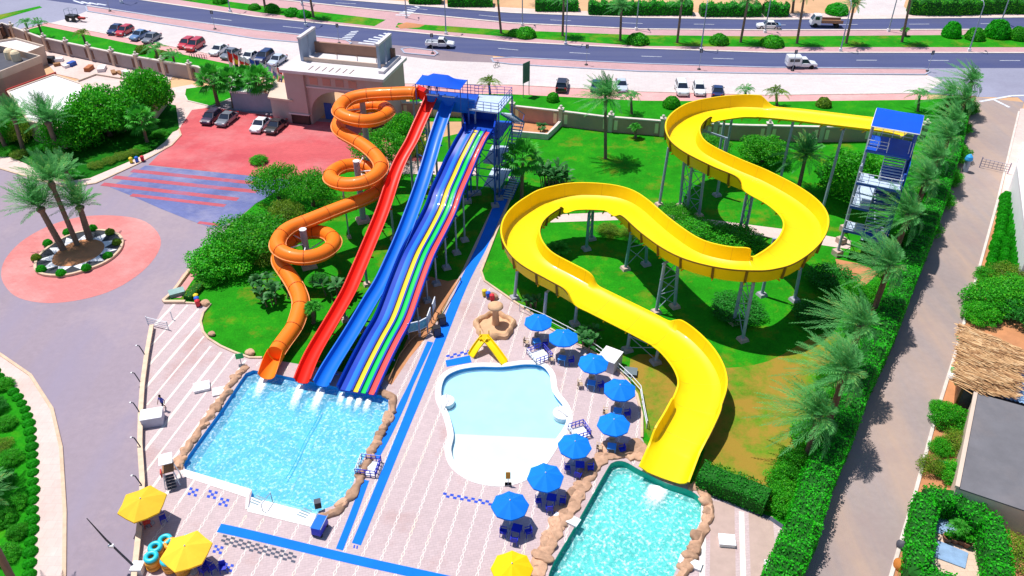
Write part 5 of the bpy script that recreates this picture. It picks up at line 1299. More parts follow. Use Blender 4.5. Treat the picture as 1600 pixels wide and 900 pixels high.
# the wind blown row along the lane hedge
rp = [((1259, 723), (1279, 650), 'wind blown date palm nearest the viewer in the hedge row', 1.15), (8.2, (1322, 580), 'second wind blown palm from the near end of the hedge row', 1.2), (8.0, (1345, 508), 'third wind blown palm from the near end of the hedge row', 1.15), (7.6, (1390, 415), 'wind blown palm overlapping the foot of the right slide tower', 1.2), (7.2, (1420, 335), 'thick trunked palm right of the slide tower base', 1.1), (7.2, (1447, 282), 'palm right of the slide tower at mid height', 1.05), (7.0, (1464, 246), 'palm right of the slide tower top', 1.0), (7.0, (1483, 215), 'palm beside the blue topped pillar in the hedge row', 1.0), ((1480, 230), (1492, 188), 'palm just beyond the slide tower awning in the hedge row', 1.0), ((1496, 200), (1507, 155), 'second palm from the road end of the hedge row', 1.05), ((1510, 180), (1518, 128), 'palm at the road end of the hedge row', 1.1), ((1478, 185), (1484, 150), 'palm left of the hedge end near the parking strip', 1.0)]
for i, (b_, c_, lb, s) in enumerate(rp):
    put_palm(f'right{i % 2}', b_, c_, lb, s * (1 if i < 4 else 1.12), 'date palms along the lane hedge', spin=rng.uniform(-.25, .25), trunk_w=.85)
# palm fan shadows from beyond the bottom left corner come from two palms outside the picture

# --- leafy trees: trunk with limbs, crown of leaf clumps
TREES = {}
def tree_proto(key, lmat, seed, nclump=26, flat=.75, leaf=.34, per=230, trunk_h=.42, gap=.28, limbs=6):
    rng.seed(seed); mb = MB(); tb = MB()
    tb.tube([(0, 0, 0), (.02, .01, trunk_h * .5), (0, .03, trunk_h)], [.075, .055, .05], 8)
    for i in range(nclump):
        az = i * 2.39996; q = (i + .5) / nclump; ph = math.acos(1 - 1.55 * q); rr = .72 + rng.uniform(-.14, .12)
        c = (math.cos(az) * math.sin(ph) * rr, math.sin(az) * math.sin(ph) * rr, trunk_h + .28 + math.cos(ph) * rr * flat * .75)
        r = gap * rng.uniform(.75, 1.25)
        blob_leaves(mb, c, (r, r, r * .72), int(per * (r / gap) ** 2), leaf * .2)
        if i % max(1, nclump // limbs) == 0: tb.tube([(0, .02, trunk_h * .9), (c[0] * .5, c[1] * .5, trunk_h + .12), c], [.035, .022, .008], 6)
    blob_leaves(mb, (0, 0, trunk_h + .3), (.5, .5, .35), per * 3, leaf * .22)
    o1 = tb.build('trunk', m_bark, None, 60); o2 = mb.build('crown', lmat)
    TREES[key] = (o1.data, o2.data); bpy.data.objects.remove(o1); bpy.data.objects.remove(o2)
tree_proto('broad', lm_tree, 1, 34, .9, .36, 260)
tree_proto('ficus', lm_bush, 2, 30, 1.05, .36, 240, .3)
tree_proto('acacia', lm_tree, 3, 26, .5, .30, 240, .5)
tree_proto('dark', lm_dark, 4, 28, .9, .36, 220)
tree_proto('olive', lm_olive, 5, 22, .7, .30, 200, .3)
def put_tree(key, base, r, h, label, name='tree', cat='tree', group=None, world=None):
    B = world or G(*base)
    t = thing(name, label, cat, B, rng.uniform(0, 6.28), group); t1, c1 = TREES[key]
    for nm, me in (('trunk', t1), ('crown', c1)):
        o = bpy.data.objects.new(nm, me); C.objects.link(o); o.parent = t
    zmax = {'broad': 1.60, 'ficus': 1.5, 'acacia': 1.25, 'dark': 1.6, 'olive': 1.3}[key]
    t.scale = (r, r, h / zmax)
    return t
rng.seed(11)
put_tree('broad', (172, 212), 5.6, 8.6, 'biggest round tree standing before the white roof')
put_tree('broad', (240, 184), 4.2, 9.0, 'tall tree right of the biggest one near the guard lawn')
put_tree('ficus', (120, 229), 4.4, 6.4, 'dense low tree directly before the white roof building')
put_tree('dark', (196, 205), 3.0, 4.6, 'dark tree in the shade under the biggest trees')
put_tree('ficus', (20, 215), 3.6, 4.6, 'bushy tree at the left edge behind the palm trunks')
put_tree('olive', (38, 222), 2.4, 3.6, 'yellowish flowering tree among the left palm trunks')
put_tree('acacia', (436, 312), 3.3, 4.6, 'spreading dark green tree beside the forecourt stripes')
put_tree('acacia', (395, 395), 4.6, 4.2, 'wide low tree left of the bottom orange loop')
put_tree('ficus', (352, 420), 3.9, 3.8, 'broad bush tree at the corner of the slide garden by the driveway')
put_tree('acacia', (490, 322), 3.6, 4.6, 'spreading tree left of the middle orange loop')
put_tree('olive', (450, 345), 2.6, 3.0, 'olive brown bush under the long orange run')
put_tree('acacia', (595, 262), 4.2, 5.0, 'leafy tree under the top orange loop')
put_tree('broad', (634, 232), 3.0, 6.0, 'dark tree right of the gatehouse behind the orange tube')
put_tree('ficus', (1330, 300), 4.6, 6.2, 'big dense tree behind the right slide tower')
put_tree('broad', (1190, 252), 3.6, 4.2, 'leafy tree seen through the first yellow bend')
put_tree('acacia', (1105, 245), 3.2, 2.8, 'low pale bush tree inside the first yellow bend')
put_tree('olive', (650, 245), 2.2, 3.6, 'small brownish tree below the red slide start')
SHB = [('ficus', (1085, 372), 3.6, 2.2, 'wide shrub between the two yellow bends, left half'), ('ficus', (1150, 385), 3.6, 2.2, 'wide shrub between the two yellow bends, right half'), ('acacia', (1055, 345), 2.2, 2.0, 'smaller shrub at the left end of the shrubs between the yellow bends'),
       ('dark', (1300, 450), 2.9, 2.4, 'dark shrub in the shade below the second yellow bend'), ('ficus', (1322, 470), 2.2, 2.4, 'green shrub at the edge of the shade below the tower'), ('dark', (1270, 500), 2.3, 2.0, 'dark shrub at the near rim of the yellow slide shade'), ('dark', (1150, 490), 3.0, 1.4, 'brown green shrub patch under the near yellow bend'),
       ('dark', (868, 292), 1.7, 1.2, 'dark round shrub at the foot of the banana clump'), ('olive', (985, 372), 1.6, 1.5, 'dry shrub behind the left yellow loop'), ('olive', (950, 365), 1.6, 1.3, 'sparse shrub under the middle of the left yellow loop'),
       ('ficus', (405, 255), 1.3, 1.2, 'small shrub on the kerb by the forecourt') , ('dark', (500, 440), 1.2, .9, 'small dark shrub under the lowest orange loop'), ('olive', (420, 410), 2.0, 1.6, 'brownish shrub left of the lowest orange loop'), ('ficus', (330, 440), 1.7, 1.3, 'low shrub at the pink verge by the driveway')]
for key, b_, r, h, lb in SHB: put_tree(key, b_, r, h, lb, 'shrub', 'shrub')

# --- banana and strelitzia clumps
def banana_clump(base, n, h, label, spread=.9, mat=None):
    B = G(*base); t = thing('banana_plant', label, 'plant', B); mb = MB(); sb = MB()
    for i in range(n):
        az = i * 2.4; x, y = math.cos(az) * spread * rng.random(), math.sin(az) * spread * rng.random(); hh = h * rng.uniform(.6, 1)
        sb.tube([(x, y, 0), (x * 1.2, y * 1.2, hh * .6)], [.09, .06], 6)
        for j in range(6):
            a = j * 1.05 + i; el = R(rng.uniform(35, 80)); L_ = hh * rng.uniform(.5, .75); d = np.array((math.cos(a) * math.cos(el), math.sin(a) * math.cos(el), math.sin(el))); s = np.cross(d, (0, 0, 1.)); s /= np.linalg.norm(s)
            tt = np.linspace(0, 1, 7); P = np.array((x * 1.2, y * 1.2, hh * .5)) + d * (tt * L_)[:, None]; P[:, 2] -= .45 * L_ * tt ** 2.4; w_ = (.22 * np.sin(np.pi * (tt * .9 + .06)))[:, None] * s
            V = np.stack([P[:-1] - w_[:-1], P[:-1] + w_[:-1], P[1:] + w_[1:], P[1:] - w_[1:]], 1).reshape(-1, 3)
            mb.arrays(V, np.arange(len(V)).reshape(-1, 4), np.full(len(V), rng.random()))
    mb.build('foliage', mat or lm_banana, t, world=False); sb.build('stem', m_trunk, t, world=False); return t
banana_clump((866, 296), 16, 4.6, 'tall banana clump on the lawn beside the slim fan palm', 1.7)
banana_clump((528, 462), 9, 2.9, 'silvery banana clump between the lowest orange loop and the red slide', 1.3)
banana_clump((428, 470), 9, 3.0, 'banana clump left of the descending orange tube', 1.5)
banana_clump((405, 455), 7, 2.6, 'leftmost silvery clump on the slide garden lawn', 1.4)
banana_clump((918, 540), 9, 2.4, 'banana plants behind the umbrellas under the yellow run', 1.2)
banana_clump((829, 482), 5, 2.0, 'banana plant behind the uppermost blue umbrella', .8)
banana_clump((848, 205), 5, 1.8, 'banana plants beside the sandy yard wall', .9)
banana_clump((885, 425), 0 + 4, 1.4, 'low leafy plant at the rim of the left yellow loop', .8)

# --- hedges
def hedge(pts, w_, h, label, leaf=.20, dens=42, mat=None, name='hedge', closed=False, group=None, wob=.12, z0=0):
    pts = resample(pts + ([pts[0]] if closed else []), .6)
    t = thing(name, label, 'hedge', pts[0], 0, group)
    cb_ = MB(); nz = [1 + rng.uniform(-wob, wob) for _ in pts]
    if closed: nz[-1] = nz[0]
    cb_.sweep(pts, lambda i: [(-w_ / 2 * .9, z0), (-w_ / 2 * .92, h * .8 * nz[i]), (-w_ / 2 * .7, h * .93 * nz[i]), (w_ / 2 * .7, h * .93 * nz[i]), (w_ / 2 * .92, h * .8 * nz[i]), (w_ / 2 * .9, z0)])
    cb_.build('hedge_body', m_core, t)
    L_ = sum((c - a).length for a, c in zip(pts, pts[1:])); per = w_ + 2 * h; N = int(L_ * per * dens)
    s = nrng.random(N) * (len(pts) - 1); i0 = np.minimum(s.astype(int), len(pts) - 2); f = s - i0
    A = np.array([tuple(p) for p in pts]); P = A[i0] * (1 - f)[:, None] + A[i0 + 1] * f[:, None]; D = A[i0 + 1] - A[i0]; D /= np.linalg.norm(D, axis=1)[:, None]
    Rr = np.stack([D[:, 1], -D[:, 0], np.zeros(N)], 1); hn = np.array(nz)[i0] * (1 - f) + np.array(nz)[i0 + 1] * f
    u = nrng.random(N) * per; off = np.zeros(N); zz = np.zeros(N); nor = np.zeros((N, 3))
    m1 = u < h; m2 = (u >= h) & (u < h + w_); m3 = u >= h + w_
    off[m1] = -w_ / 2; zz[m1] = u[m1]; nor[m1] = -Rr[m1]
    off[m2] = u[m2] - h - w_ / 2; zz[m2] = h; nor[m2, 2] = 1
    off[m3] = w_ / 2; zz[m3] = u[m3] - h - w_; nor[m3] = Rr[m3]
    rd = np.abs(off) / (w_ / 2); zz = np.where(m2, zz - .16 * h * np.clip(rd - .6, 0, 1) ** 1.0, zz)
    lump = .5 * np.sin(P[:, 0] * 2.1 + P[:, 1] * 1.3) + .5 * np.sin(P[:, 0] * .9 - P[:, 1] * 2.7)
    P = P + Rr * (off + lump * wob * .5)[:, None] * np.array([1, 1, 0]); P[:, 2] = z0 + zz * hn + lump * wob * .35
    P += nrng.normal(size=(N, 3)) * .05
    V, Q, rr = leaf_quads(P, nor, np.full(N, leaf), .55); mb = MB(); mb.arrays(V, Q, rr)
    mb.build('foliage', mat or lm_hedge, t); return t
he = [(1516, 165), (1505, 225), (1477, 318), (1452, 385), (1428, 445), (1402, 515), (1362, 600), (1336, 675), (1303, 752), (1283, 825), (1240, 930), (1215, 990)]
HZ = 2.9
hp = [G(x, y, HZ) for x, y in he]; hp = [Vector((p.x, p.y, 0)) for p in hp]
left = []
for i, p in enumerate(hp):
    a, c = hp[max(0, i - 1)], hp[min(len(hp) - 1, i + 1)]; d = (c - a).normalized(); r = Vector((d.y, -d.x, 0)); left.append(p + r * 1.15)
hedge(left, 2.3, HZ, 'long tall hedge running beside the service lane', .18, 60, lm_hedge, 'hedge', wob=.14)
inner = [p + (q - p) * 2.9 for p, q in zip(hp, left)]
# loose shrubs between lawn and hedge
rng.seed(21)
for i, (x, y, r, h) in enumerate([(1228, 760, 1.7, 1.7), (1243, 735, 1.7, 1.9), (1225, 790, 1.6, 1.5), (1265, 690, 1.8, 2.0), (1288, 640, 1.9, 2.0), (1306, 600, 1.8, 2.0), (1330, 560, 1.9, 2.1), (1345, 520, 1.9, 2.1), (1372, 470, 1.9, 2.0), (1392, 430, 1.8, 2.0), (1412, 385, 1.9, 2.0), (1432, 340, 2.0, 2.0), (1450, 305, 2.0, 2.0), (1468, 270, 2.0, 2.0), (1482, 235, 2.1, 2.0), (1493, 205, 2.1, 2.0), (1505, 175, 2.1, 2.2), (1440, 365, 2.0, 2.3), (1462, 320, 2.0, 2.3), (1476, 285, 2.0, 2.3), (1488, 250, 2.2, 2.4), (1475, 215, 2.2, 2.2), (1484, 180, 2.3, 2.4), (1462, 240, 2.0, 2.0)]):
    put_tree('ficus', (x, y), r * 1.05, h * 1.05, 'loose green shrub filling the strip between the lawn and the lane hedge', 'shrub', 'shrub', 'loose shrubs inside the lane hedge')
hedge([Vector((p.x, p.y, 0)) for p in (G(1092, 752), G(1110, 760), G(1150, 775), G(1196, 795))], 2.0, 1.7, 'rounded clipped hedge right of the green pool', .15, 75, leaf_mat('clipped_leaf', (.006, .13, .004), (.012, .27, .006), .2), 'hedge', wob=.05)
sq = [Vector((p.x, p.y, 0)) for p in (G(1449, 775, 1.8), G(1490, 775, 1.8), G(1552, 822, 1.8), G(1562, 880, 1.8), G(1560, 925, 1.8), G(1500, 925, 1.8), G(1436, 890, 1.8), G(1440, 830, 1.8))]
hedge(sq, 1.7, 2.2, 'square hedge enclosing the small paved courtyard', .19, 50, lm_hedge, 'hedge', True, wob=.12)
put_tree('olive', (1450, 735), 1.2, 1.6, 'yellow green bush in the lane bed left of the dark roof', 'shrub', 'shrub')
for (x, y, r, h, k_, lb) in [(1478, 660, 1.7, 2.0, 'ficus', 'bright bush below the thatched hut'), (1492, 700, 1.6, 1.5, 'olive', 'yellowish bush against the dark roof wall'), (1470, 705, 1.1, 1.2, 'ficus', 'small bush at the kerb left of the dark roof'), (1466, 640, .9, .9, 'ficus', 'small plant at the kerb below the hut'), (1485, 745, 1.4, 1.3, 'ficus', 'green bush above the square hedge'), (1590, 870, 2.0, 1.2, 'olive', 'dry bush right of the square hedge'), (1545, 480, 3.0, 2.6, 'ficus', 'leafy shrub mass above the thatched hut, left part'), (1580, 470, 3.2, 2.8, 'broad', 'leafy shrub mass above the thatched hut, right part'), (1530, 500, 2.0, 2.0, 'ficus', 'hedge like bush at the lane kerb above the hut'), (1570, 440, 2.4, 2.0, 'olive', 'pale green bush below the clipped mounds'), (1545, 437, 1.7, 1.4, 'ficus', 'round bush below the clipped mounds by the kerb'), (1600, 500, 3, 2.6, 'dark', 'dark bush at the right edge above the hut')]:
    put_tree(k_, (x, y), r, h, lb, 'shrub', 'shrub')
# clipped mounds by the lane
def ball_proto(key, lmat, n=1500, size=.16, flat=.8):
    mb = MB(); d = nrng.normal(size=(n, 3)); d[:, 2] = np.abs(d[:, 2]); d /= np.linalg.norm(d, axis=1)[:, None]
    lump = 1 + .06 * np.sin(d[:, 0] * 7) * np.cos(d[:, 1] * 6); P = d * np.array((1, 1, flat)) * (lump * (.93 + .08 * nrng.random(n)))[:, None]; P[:, 2] += .08
    mb.lathe([(.86, 0), (.92, .2), (.84, .42 * flat / .8), (.6, .64 * flat / .8), (.25, .76 * flat / .8), (0, .78 * flat / .8)], n=14)
    V, Q, rr = leaf_quads(P, d, np.full(n, size), .5); mb.arrays(V, Q, rr)
    o = mb.build('foliage', lmat); TREES[key] = o.data; bpy.data.objects.remove(o)
ball_proto('ball', lm_hedge); ball_proto('ball_y', lm_olive); ball_proto('ball_dark', lm_bush)
def put_ball(key, base, r, h, label, group=None, name='clipped_bush', cat='bush', z=0, stem=False):
    B = G(*base); o = bpy.data.objects.new(name, TREES[key]); C.objects.link(o); o.location = (B.x, B.y, z); o.scale = (r, r, h); o.rotation_euler = (0, 0, rng.uniform(0, 6)); tag(o, label, cat, group)
    if stem:
        b = MB(); b.tube([(B.x, B.y, 0), (B.x, B.y, z + .1)], .12, 6); b.build('stem', m_bark, o, world=False) if False else None
    return o
for i in range(14):
    y = 314 + i * 8.6
    xl, xr = 1562 - i * 1.9, 1590 + i * .3
    for j in range(2 if i < 8 else 3):
        if i == 0 and j == 1: continue
        n_ = 2 if i < 8 else 3
        put_ball('ball', (xl + (xr - xl) * (j + .5) / n_ + rng.uniform(-1, 1), y + rng.uniform(-1, 1)), rng.uniform(.66, .76) if n_ == 2 else .6, rng.uniform(1.2, 1.5), 'rounded clipped bush packed in the block of mounds beside the lane', 'clipped mounds beside the lane')
# far hedges across the road and median bushes
for i, (x0, x1, y, h, lb) in enumerate([(836, 903, 15, 2.2, 'clipped hedge across the road, leftmost of the row'), (919, 1080, 21, 2.3, 'longest clipped hedge across the road'), (1093, 1186, 23, 2.3, 'clipped hedge across the road right of the longest one'), (1192, 1229, 23, 2.2, 'short clipped hedge across the road left of the round bush'), (1418, 1700, 20, 3.0, 'tall loose hedge across the road at the top right'), (700, 770, 8, 2.0, 'low hedge across the road left of the clipped row'), (640, 690, 4, 2.0, 'leftmost low hedge at the top edge across the road')]):
    n = max(2, int((x1 - x0) / 30)); hedge([G(x0 + (x1 - x0) * q / n, y + (1.5 if x0 > 1400 else 0) * math.sin(q)) for q in range(n + 1)], 3.0, h, lb, .34, 12, lm_tree if x0 > 1400 else lm_hedge, wob=.2)
for i, (x, y, r, h, key, lb) in enumerate([(1307, 21, 2.3, 2.3, 'ball', 'big round bush across the road by the pale drive'), (821, 57, 2.0, 2.0, 'ball_dark', 'round median bush above the blue tower'), (805, 55, 1.4, 1.3, 'ball_dark', 'smaller round bush beside the one above the tower'), (996, 67, 2.1, 2.0, 'ball_dark', 'round median bush above the parked silver car'), (1123, 68, 1.8, 2.0, 'ball_dark', 'round median bush above the parked white cars'), (1206, 71, 2.2, 2.0, 'ball_dark', 'round median bush left of the flatbed truck'), (1485, 57, 1.7, 3.2, 'ball', 'lollipop bush on the median, leftmost at the right end'), (1522, 61, 1.8, 2.4, 'ball_dark', 'round median bush at the foot of a lamp'), (1556, 57, 2.3, 3.6, 'ball', 'largest lollipop bush at the right end of the median'), (1589, 61, 1.7, 2.6, 'ball_dark', 'median bush at the right edge'), (475, 26, 1.5, 1.5, 'ball', 'round bush on the western median, right one'), (457, 24, 1.6, 1.7, 'ball', 'round bush on the western median, left one'), (345, 4, 1.6, 1.6, 'ball_dark', 'round bush at the top edge of the western median'), (398, 14, 1.3, 1.2, 'ball_dark', 'small bush on the western median'), (425, 17, 1.6, 1.6, 'ball_dark', 'bush on the western median beside the palm foot'),
        (864, 158, 1.0, 1.6, 'ball_dark', 'small dark bush on the outer lawn left of the tall date palm'), (1049, 167, 1.4, 1.9, 'ball_dark', 'small dark bush on the outer lawn beside the yellow bend'), (1286, 166, 1.2, 1.6, 'ball_y', 'yellowish bush on the outer lawn above the straight yellow run'), (223, 82, 1.3, 1.5, 'ball_y', 'small bush on the western lawn, left one'), (254, 90, 1.3, 1.4, 'ball_y', 'small bush on the western lawn, right one')]):
    put_ball(key, (x, y), r, h, lb)
# roundabout bushes
for i, (x, y) in enumerate([(58, 407), (66, 425), (97, 431), (136, 423), (170, 404), (184, 383), (173, 367), (146, 361), (107, 367), (76, 384)]):
    lbs = ['leftmost', 'front left', 'front centre left', 'front centre right', 'right front', 'rightmost', 'rear right', 'rear by the thick trunk', 'rear left', 'left rear']
    put_ball('ball_y' if i in (0, 5, 6) else 'ball', (x, y), .55, .7, f'small round bush in the roundabout bed, {lbs[i]}', 'roundabout bushes', z=.2)
# left bed plants
rng.seed(5)
LB = [(10, 605, 1.4, 1.2, 'ficus'), (-5, 640, 1.7, 1.6, 'dark'), (12, 665, 1.5, 1.2, 'ficus'), (5, 700, 1.6, 1.0, 'olive'), (20, 720, 1.6, 1.3, 'ficus'), (5, 755, 1.6, 1.6, 'dark'), (25, 790, 1.5, 1.2, 'dark'), (8, 815, 1.5, 1.2, 'ficus'), (30, 835, 1.3, 1.2, 'ficus'), (12, 870, 1.6, 1.1, 'ficus')]
for i, (x, y, r, h, k_) in enumerate(LB):
    w_ = ['at the top corner', 'second from the top, dark', 'third from the top', 'yellowish, in the upper half', 'at the walk in the upper half', 'dark, at the middle', 'dark, by the kerbside', 'green, in the lower half', 'at the walk in the lower half', 'lowest of all'][i]
    put_tree(k_ if k_ != 'dark' or i % 2 else 'ficus', (x, y), r * .66, h * .8, f'garden shrub in the bottom left bed, {w_}', 'shrub', 'shrub')
ed = resample([G(x, y) for x, y in cr([(-8, 582), (2, 592), (20, 612), (40, 642), (48, 680), (52, 730), (51, 800), (46, 900)], 6)], 1.05)
for p in ed:
    o = bpy.data.objects.new('edging_bush', TREES['ball']); C.objects.link(o); s = rng.uniform(.42, .55); o.location = p; o.scale = (s, s, s * 1.1); tag(o, 'small clipped bush in the row edging the bottom left bed along the walk', 'bush', 'edging bushes of the left bed')
put_palm('date0', (24, 915), (-48, 775), 'leaning palm trunk at the bottom left corner', 1.0)
put_palm('date3', (-30, 770), (-80, 690), 'palm just outside the left edge whose shadow falls on the walk', 1.2)
# upper bed low plants
for i, (x, y, r, k_, w_) in enumerate([(150, 262, 1.2, 'olive', 'left end'), (172, 255, 1.2, 'olive', 'second from the left'), (190, 248, 1.3, 'olive', 'middle'), (208, 242, 1.2, 'olive', 'right of the middle'), (222, 236, 1.3, 'ficus', 'right end'), (250, 212, 1.3, 'ficus', 'by the rounded kerb')]):
    put_tree(k_, (x, y), r, .9, f'low yellow green plant along the curved walk, {w_}', 'shrub', 'shrub')
for i, (x, y, r, k_, w_) in enumerate([(12, 240, 1.5, 'ficus', 'far left'), (32, 245, 1.4, 'olive', 'beside it'), (70, 262, 1.4, 'ficus', 'behind the roundabout palms'), (60, 252, 1.3, 'ficus', 'between the palm trunks')]):
    put_tree(k_, (x, y), r, 1.0, f'low bush above the left walk, {w_}', 'shrub', 'shrub')
hedge([Vector((p.x, p.y, 0)) for p in (G(345, 425), G(318, 445), G(294, 470))], 1.0, .7, 'low brown clipped hedge along the pink verge by the driveway', .14, 60, lm_olive, wob=.1)
sheet('pink_verge', [(312, 405), (322, 410), (300, 440), (283, 466), (262, 466), (285, 430)], .06, m_ringpave)
kerb('verge_kerb', [(318, 398), (300, 420), (270, 460), (256, 472), (258, 474), (290, 474)], m_kerb_tan, .35, .35)
# ------------------------------------------------------------------ poolside furniture
m_umb_blue = M('umbrella_blue', (.005, .19, .82), .75, .06, 1.5, .1, 20, .15)
m_umb_yel = M('umbrella_yellow', (.84, .50, .035), .75, .06, 1.5, .1, 20, .15)
m_umb_yel2 = M('umbrella_bright_yellow', (.85, .53, .005), .75, .06, 1.5, .1, 20, .15)
m_plas_blue = M('blue_plastic', (.006, .022, .48), .4, .1, 3, .0, spec=.4)
m_plas_sky = M('sky_plastic', (.06, .33, .80), .4, .1, 3, .0, spec=.4)
m_beige = M('beige_resin', (.55, .40, .26), .6, .15, 3)
m_pole = M('pale_pole', (.62, .62, .64), .4, .1, 3)
def umb_proto(n, r, mat, drop=.55, z=2.75, sag=.10):
    cb_ = MB(); m = 6; vs = [(0, 0, z)]; fs = []
    for j in range(n * 4):
        a = 2 * math.pi * j / (n * 4); f = abs(((j % 4) / 4) - .5) * 2; rad = r * (math.cos(math.pi / n) / math.cos((a % (2 * math.pi / n)) - math.pi / n))
        for i in range(1, m + 1):
            t = i / m; vs.append((rad * t * math.cos(a) , rad * t * math.sin(a), z - drop * t ** 1.15 - sag * (1 - f) * t * .6))
    N = n * 4
    for j in range(N):
        k2 = (j + 1) % N
        fs.append((0, 1 + j * m, 1 + k2 * m))
        for i in range(m - 1): fs.append((1 + j * m + i, 1 + j * m + i + 1, 1 + k2 * m + i + 1, 1 + k2 * m + i))
    cb_.add(vs, fs)
    lo = [(x, y, z_ - .015) for x, y, z_ in vs]; cb_.add(lo, [f[::-1] for f in fs])
    for j in range(N):                       # valance
        a, c = vs[(j + 1) * m], vs[((j + 1) % N + 1) * m]; cb_.add([a, c, (c[0], c[1], c[2] - .13), (a[0], a[1], a[2] - .13)], [(0, 1, 2, 3)])
    pb_ = MB(); pb_.tube([(0, 0, .05), (0, 0, z)], .035, 8)
    rb_ = MB()
    for j in range(n): a = 2 * math.pi * j / n; rb_.tube([(.04 * math.cos(a), .04 * math.sin(a), z - .06), (r * .97 * math.cos(a), r * .97 * math.sin(a), z - drop - .04)], .014, 4)
    bs_ = MB(); bs_.lathe([(.0, .14), (.06, .14), (.10, .12), (.30, .08), (.32, 0)], n=14)
    fb_ = MB(); fb_.lathe([(.05, 0), (.06, .04), (.03, .10), (0, .12)], (0, 0, z - .01), 8)
    return [(cb_, 'canopy', mat), (pb_, 'pole', m_pole), (rb_, 'ribs', m_pole), (bs_, 'base', m_conc_grey), (fb_, 'finial', m_pole)]
def proto(parts):
    out = []
    for mb, nm, mt in parts:
        o = mb.build(nm, mt); out.append((nm, o.data)); bpy.data.objects.remove(o)
    return out
def place(pr_, name, label, cat, loc, rz=0, group=None, scale=1, mats=None):
    t = thing(name, label, cat, loc, rz, group); t.scale = (scale,) * 3
    for nm, me in pr_:
        o = bpy.data.objects.new(nm, me); C.objects.link(o); o.parent = t
        if mats and nm in mats:
            o.material_slots[0].link = 'OBJECT'; o.material_slots[0].material = mats[nm]
    return t
U8 = proto(umb_proto(8, 1.42, m_umb_blue)); U6 = proto(umb_proto(6, 1.74, m_umb_yel, .55, 2.85, .14)); U8Y = proto(umb_proto(8, 1.46, m_umb_yel2))
def chair_proto(mat):
    s_, bk, ar = MB(), MB(), MB(); s_.box((0, 0, .43), (.48, .46, .045)); bk.box((0, .22, .68), (.48, .05, .48), taper=.9); ar.box((-.26, 0, .64), (.05, .42, .04)); ar2 = MB(); ar2.box((.26, 0, .64), (.05, .42, .04))
    out = [(s_, 'seat', mat), (bk, 'backrest', mat), (ar, 'armrest', mat), (ar2, 'armrest', mat)]
    for x in (-.2, .2):
        for y in (-.19, .19): l = MB(); l.beam((x, y, .42), (x * 1.2, y * 1.2, 0), .045); out.append((l, 'leg', mat))
    return proto(out)
def table_proto(mat, w_=.72, h=.70):
    tp = MB(); tp.box((0, 0, h), (w_, w_, .04)); out = [(tp, 'table_top', mat)]
    for x in (-1, 1):
        for y in (-1, 1): l = MB(); l.beam((x * w_ * .4, y * w_ * .4, h - .02), (x * w_ * .44, y * w_ * .44, 0), .05); out.append((l, 'leg', mat))
    return proto(out)
CH_B, CH_T = chair_proto(m_plas_blue), chair_proto(m_beige); TB_S, TB_B = table_proto(m_plas_sky), table_proto(m_plas_blue)
blue_umb = [((841, 501), 'uppermost'), ((881, 527), 'second from the top'), ((927, 565), 'third from the top'), ((968, 607), 'fourth from the top'), ((959, 661), 'fifth from the top'), ((897, 693), 'third from the bottom'), ((852, 743), 'second from the bottom'), ((797, 790), 'lowest one')]
rng.seed(9)
for i, ((px, py), w_) in enumerate(blue_umb):
    p = G(px, py, 2.35); B = Vector((p.x, p.y, .056))
    place(U8, 'umbrella', f'blue octagonal parasol by the toddler pool, {w_} of its row', 'umbrella', B, rng.uniform(0, .7), 'blue parasols round the toddler pool', rng.uniform(.96, 1.03)).rotation_euler[0] = R(rng.uniform(-3, 3))
    early = i < 5
    tb = B + Vector((-.15 if early else .5, -1.05 if early else -.75, 0))
    place(TB_S if early else TB_B, 'table', ('sky blue' if early else 'dark blue') + f' plastic table under the blue parasol, {w_}', 'table', tb, rng.uniform(-.3, .3), 'plastic tables under the parasols')
    for j, (dx, dy, rz) in enumerate([(-1.0, .15, 1.57), (.85, -.1, -1.5), (.1, .8, .1)] if early else [(-1.0, -.1, 1.6), (-.2, -.85, 3.0), (.85, -.1, -1.5)]):
        place(CH_T if early and j != 1 else CH_B, 'chair', ('beige' if early and j != 1 else 'dark blue') + f' chair {["left of", "in front of" if not early else "right of", "behind" if early else "right of"][j]} the table under the {w_} blue parasol', 'chair', tb + Vector((dx, dy, 0)), rz + rng.uniform(-.3, .3), 'poolside chairs')
for (px, py), pr_, w_ in (((222, 786), U6, 'hexagonal, standing over the boundary rail at the left'), ((291, 860), U6, 'hexagonal, over the stacked swim rings'), ((800, 886), U8Y, 'octagonal, at the bottom edge near the green pool')):
    p = G(px, py, 2.4); place(pr_, 'umbrella', 'yellow parasol, ' + w_, 'umbrella', (p.x, p.y, .056), {0: .55, 1: .4}.get(0 if px < 250 else 1 if px < 300 else 2, 0), 'yellow parasols')
for x, y, rz, pr_, lb in ((245, 800, .8, CH_B, 'chair in the shade of the left yellow parasol, upper one'), (232, 822, 2.0, chair_proto(m_redtrim), 'dark red chair under the left yellow parasol'), (256, 815, -1, CH_B, 'chair in the shade of the left yellow parasol, lower one'), (316, 886, .3, CH_B, 'blue chair right of the swim rings, left of the group'), (325, 888, 1.2, CH_B, 'blue chair right of the swim rings, middle of the group'), (334, 893, 2.3, CH_B, 'blue chair right of the swim rings, right of the group'), (350, 893, .3, CH_B, 'lone blue chair by the blue tiles'), (320, 897, 2.6, CH_B, 'blue chair at the bottom edge right of the swim rings'), (808, 899, 2.8, chair_proto(m_wood), 'brown chair under the octagonal yellow parasol')):
    place(pr_, 'chair', lb, 'chair', tuple(G(x, y)[:2]) + (.056,), rz, 'poolside chairs')

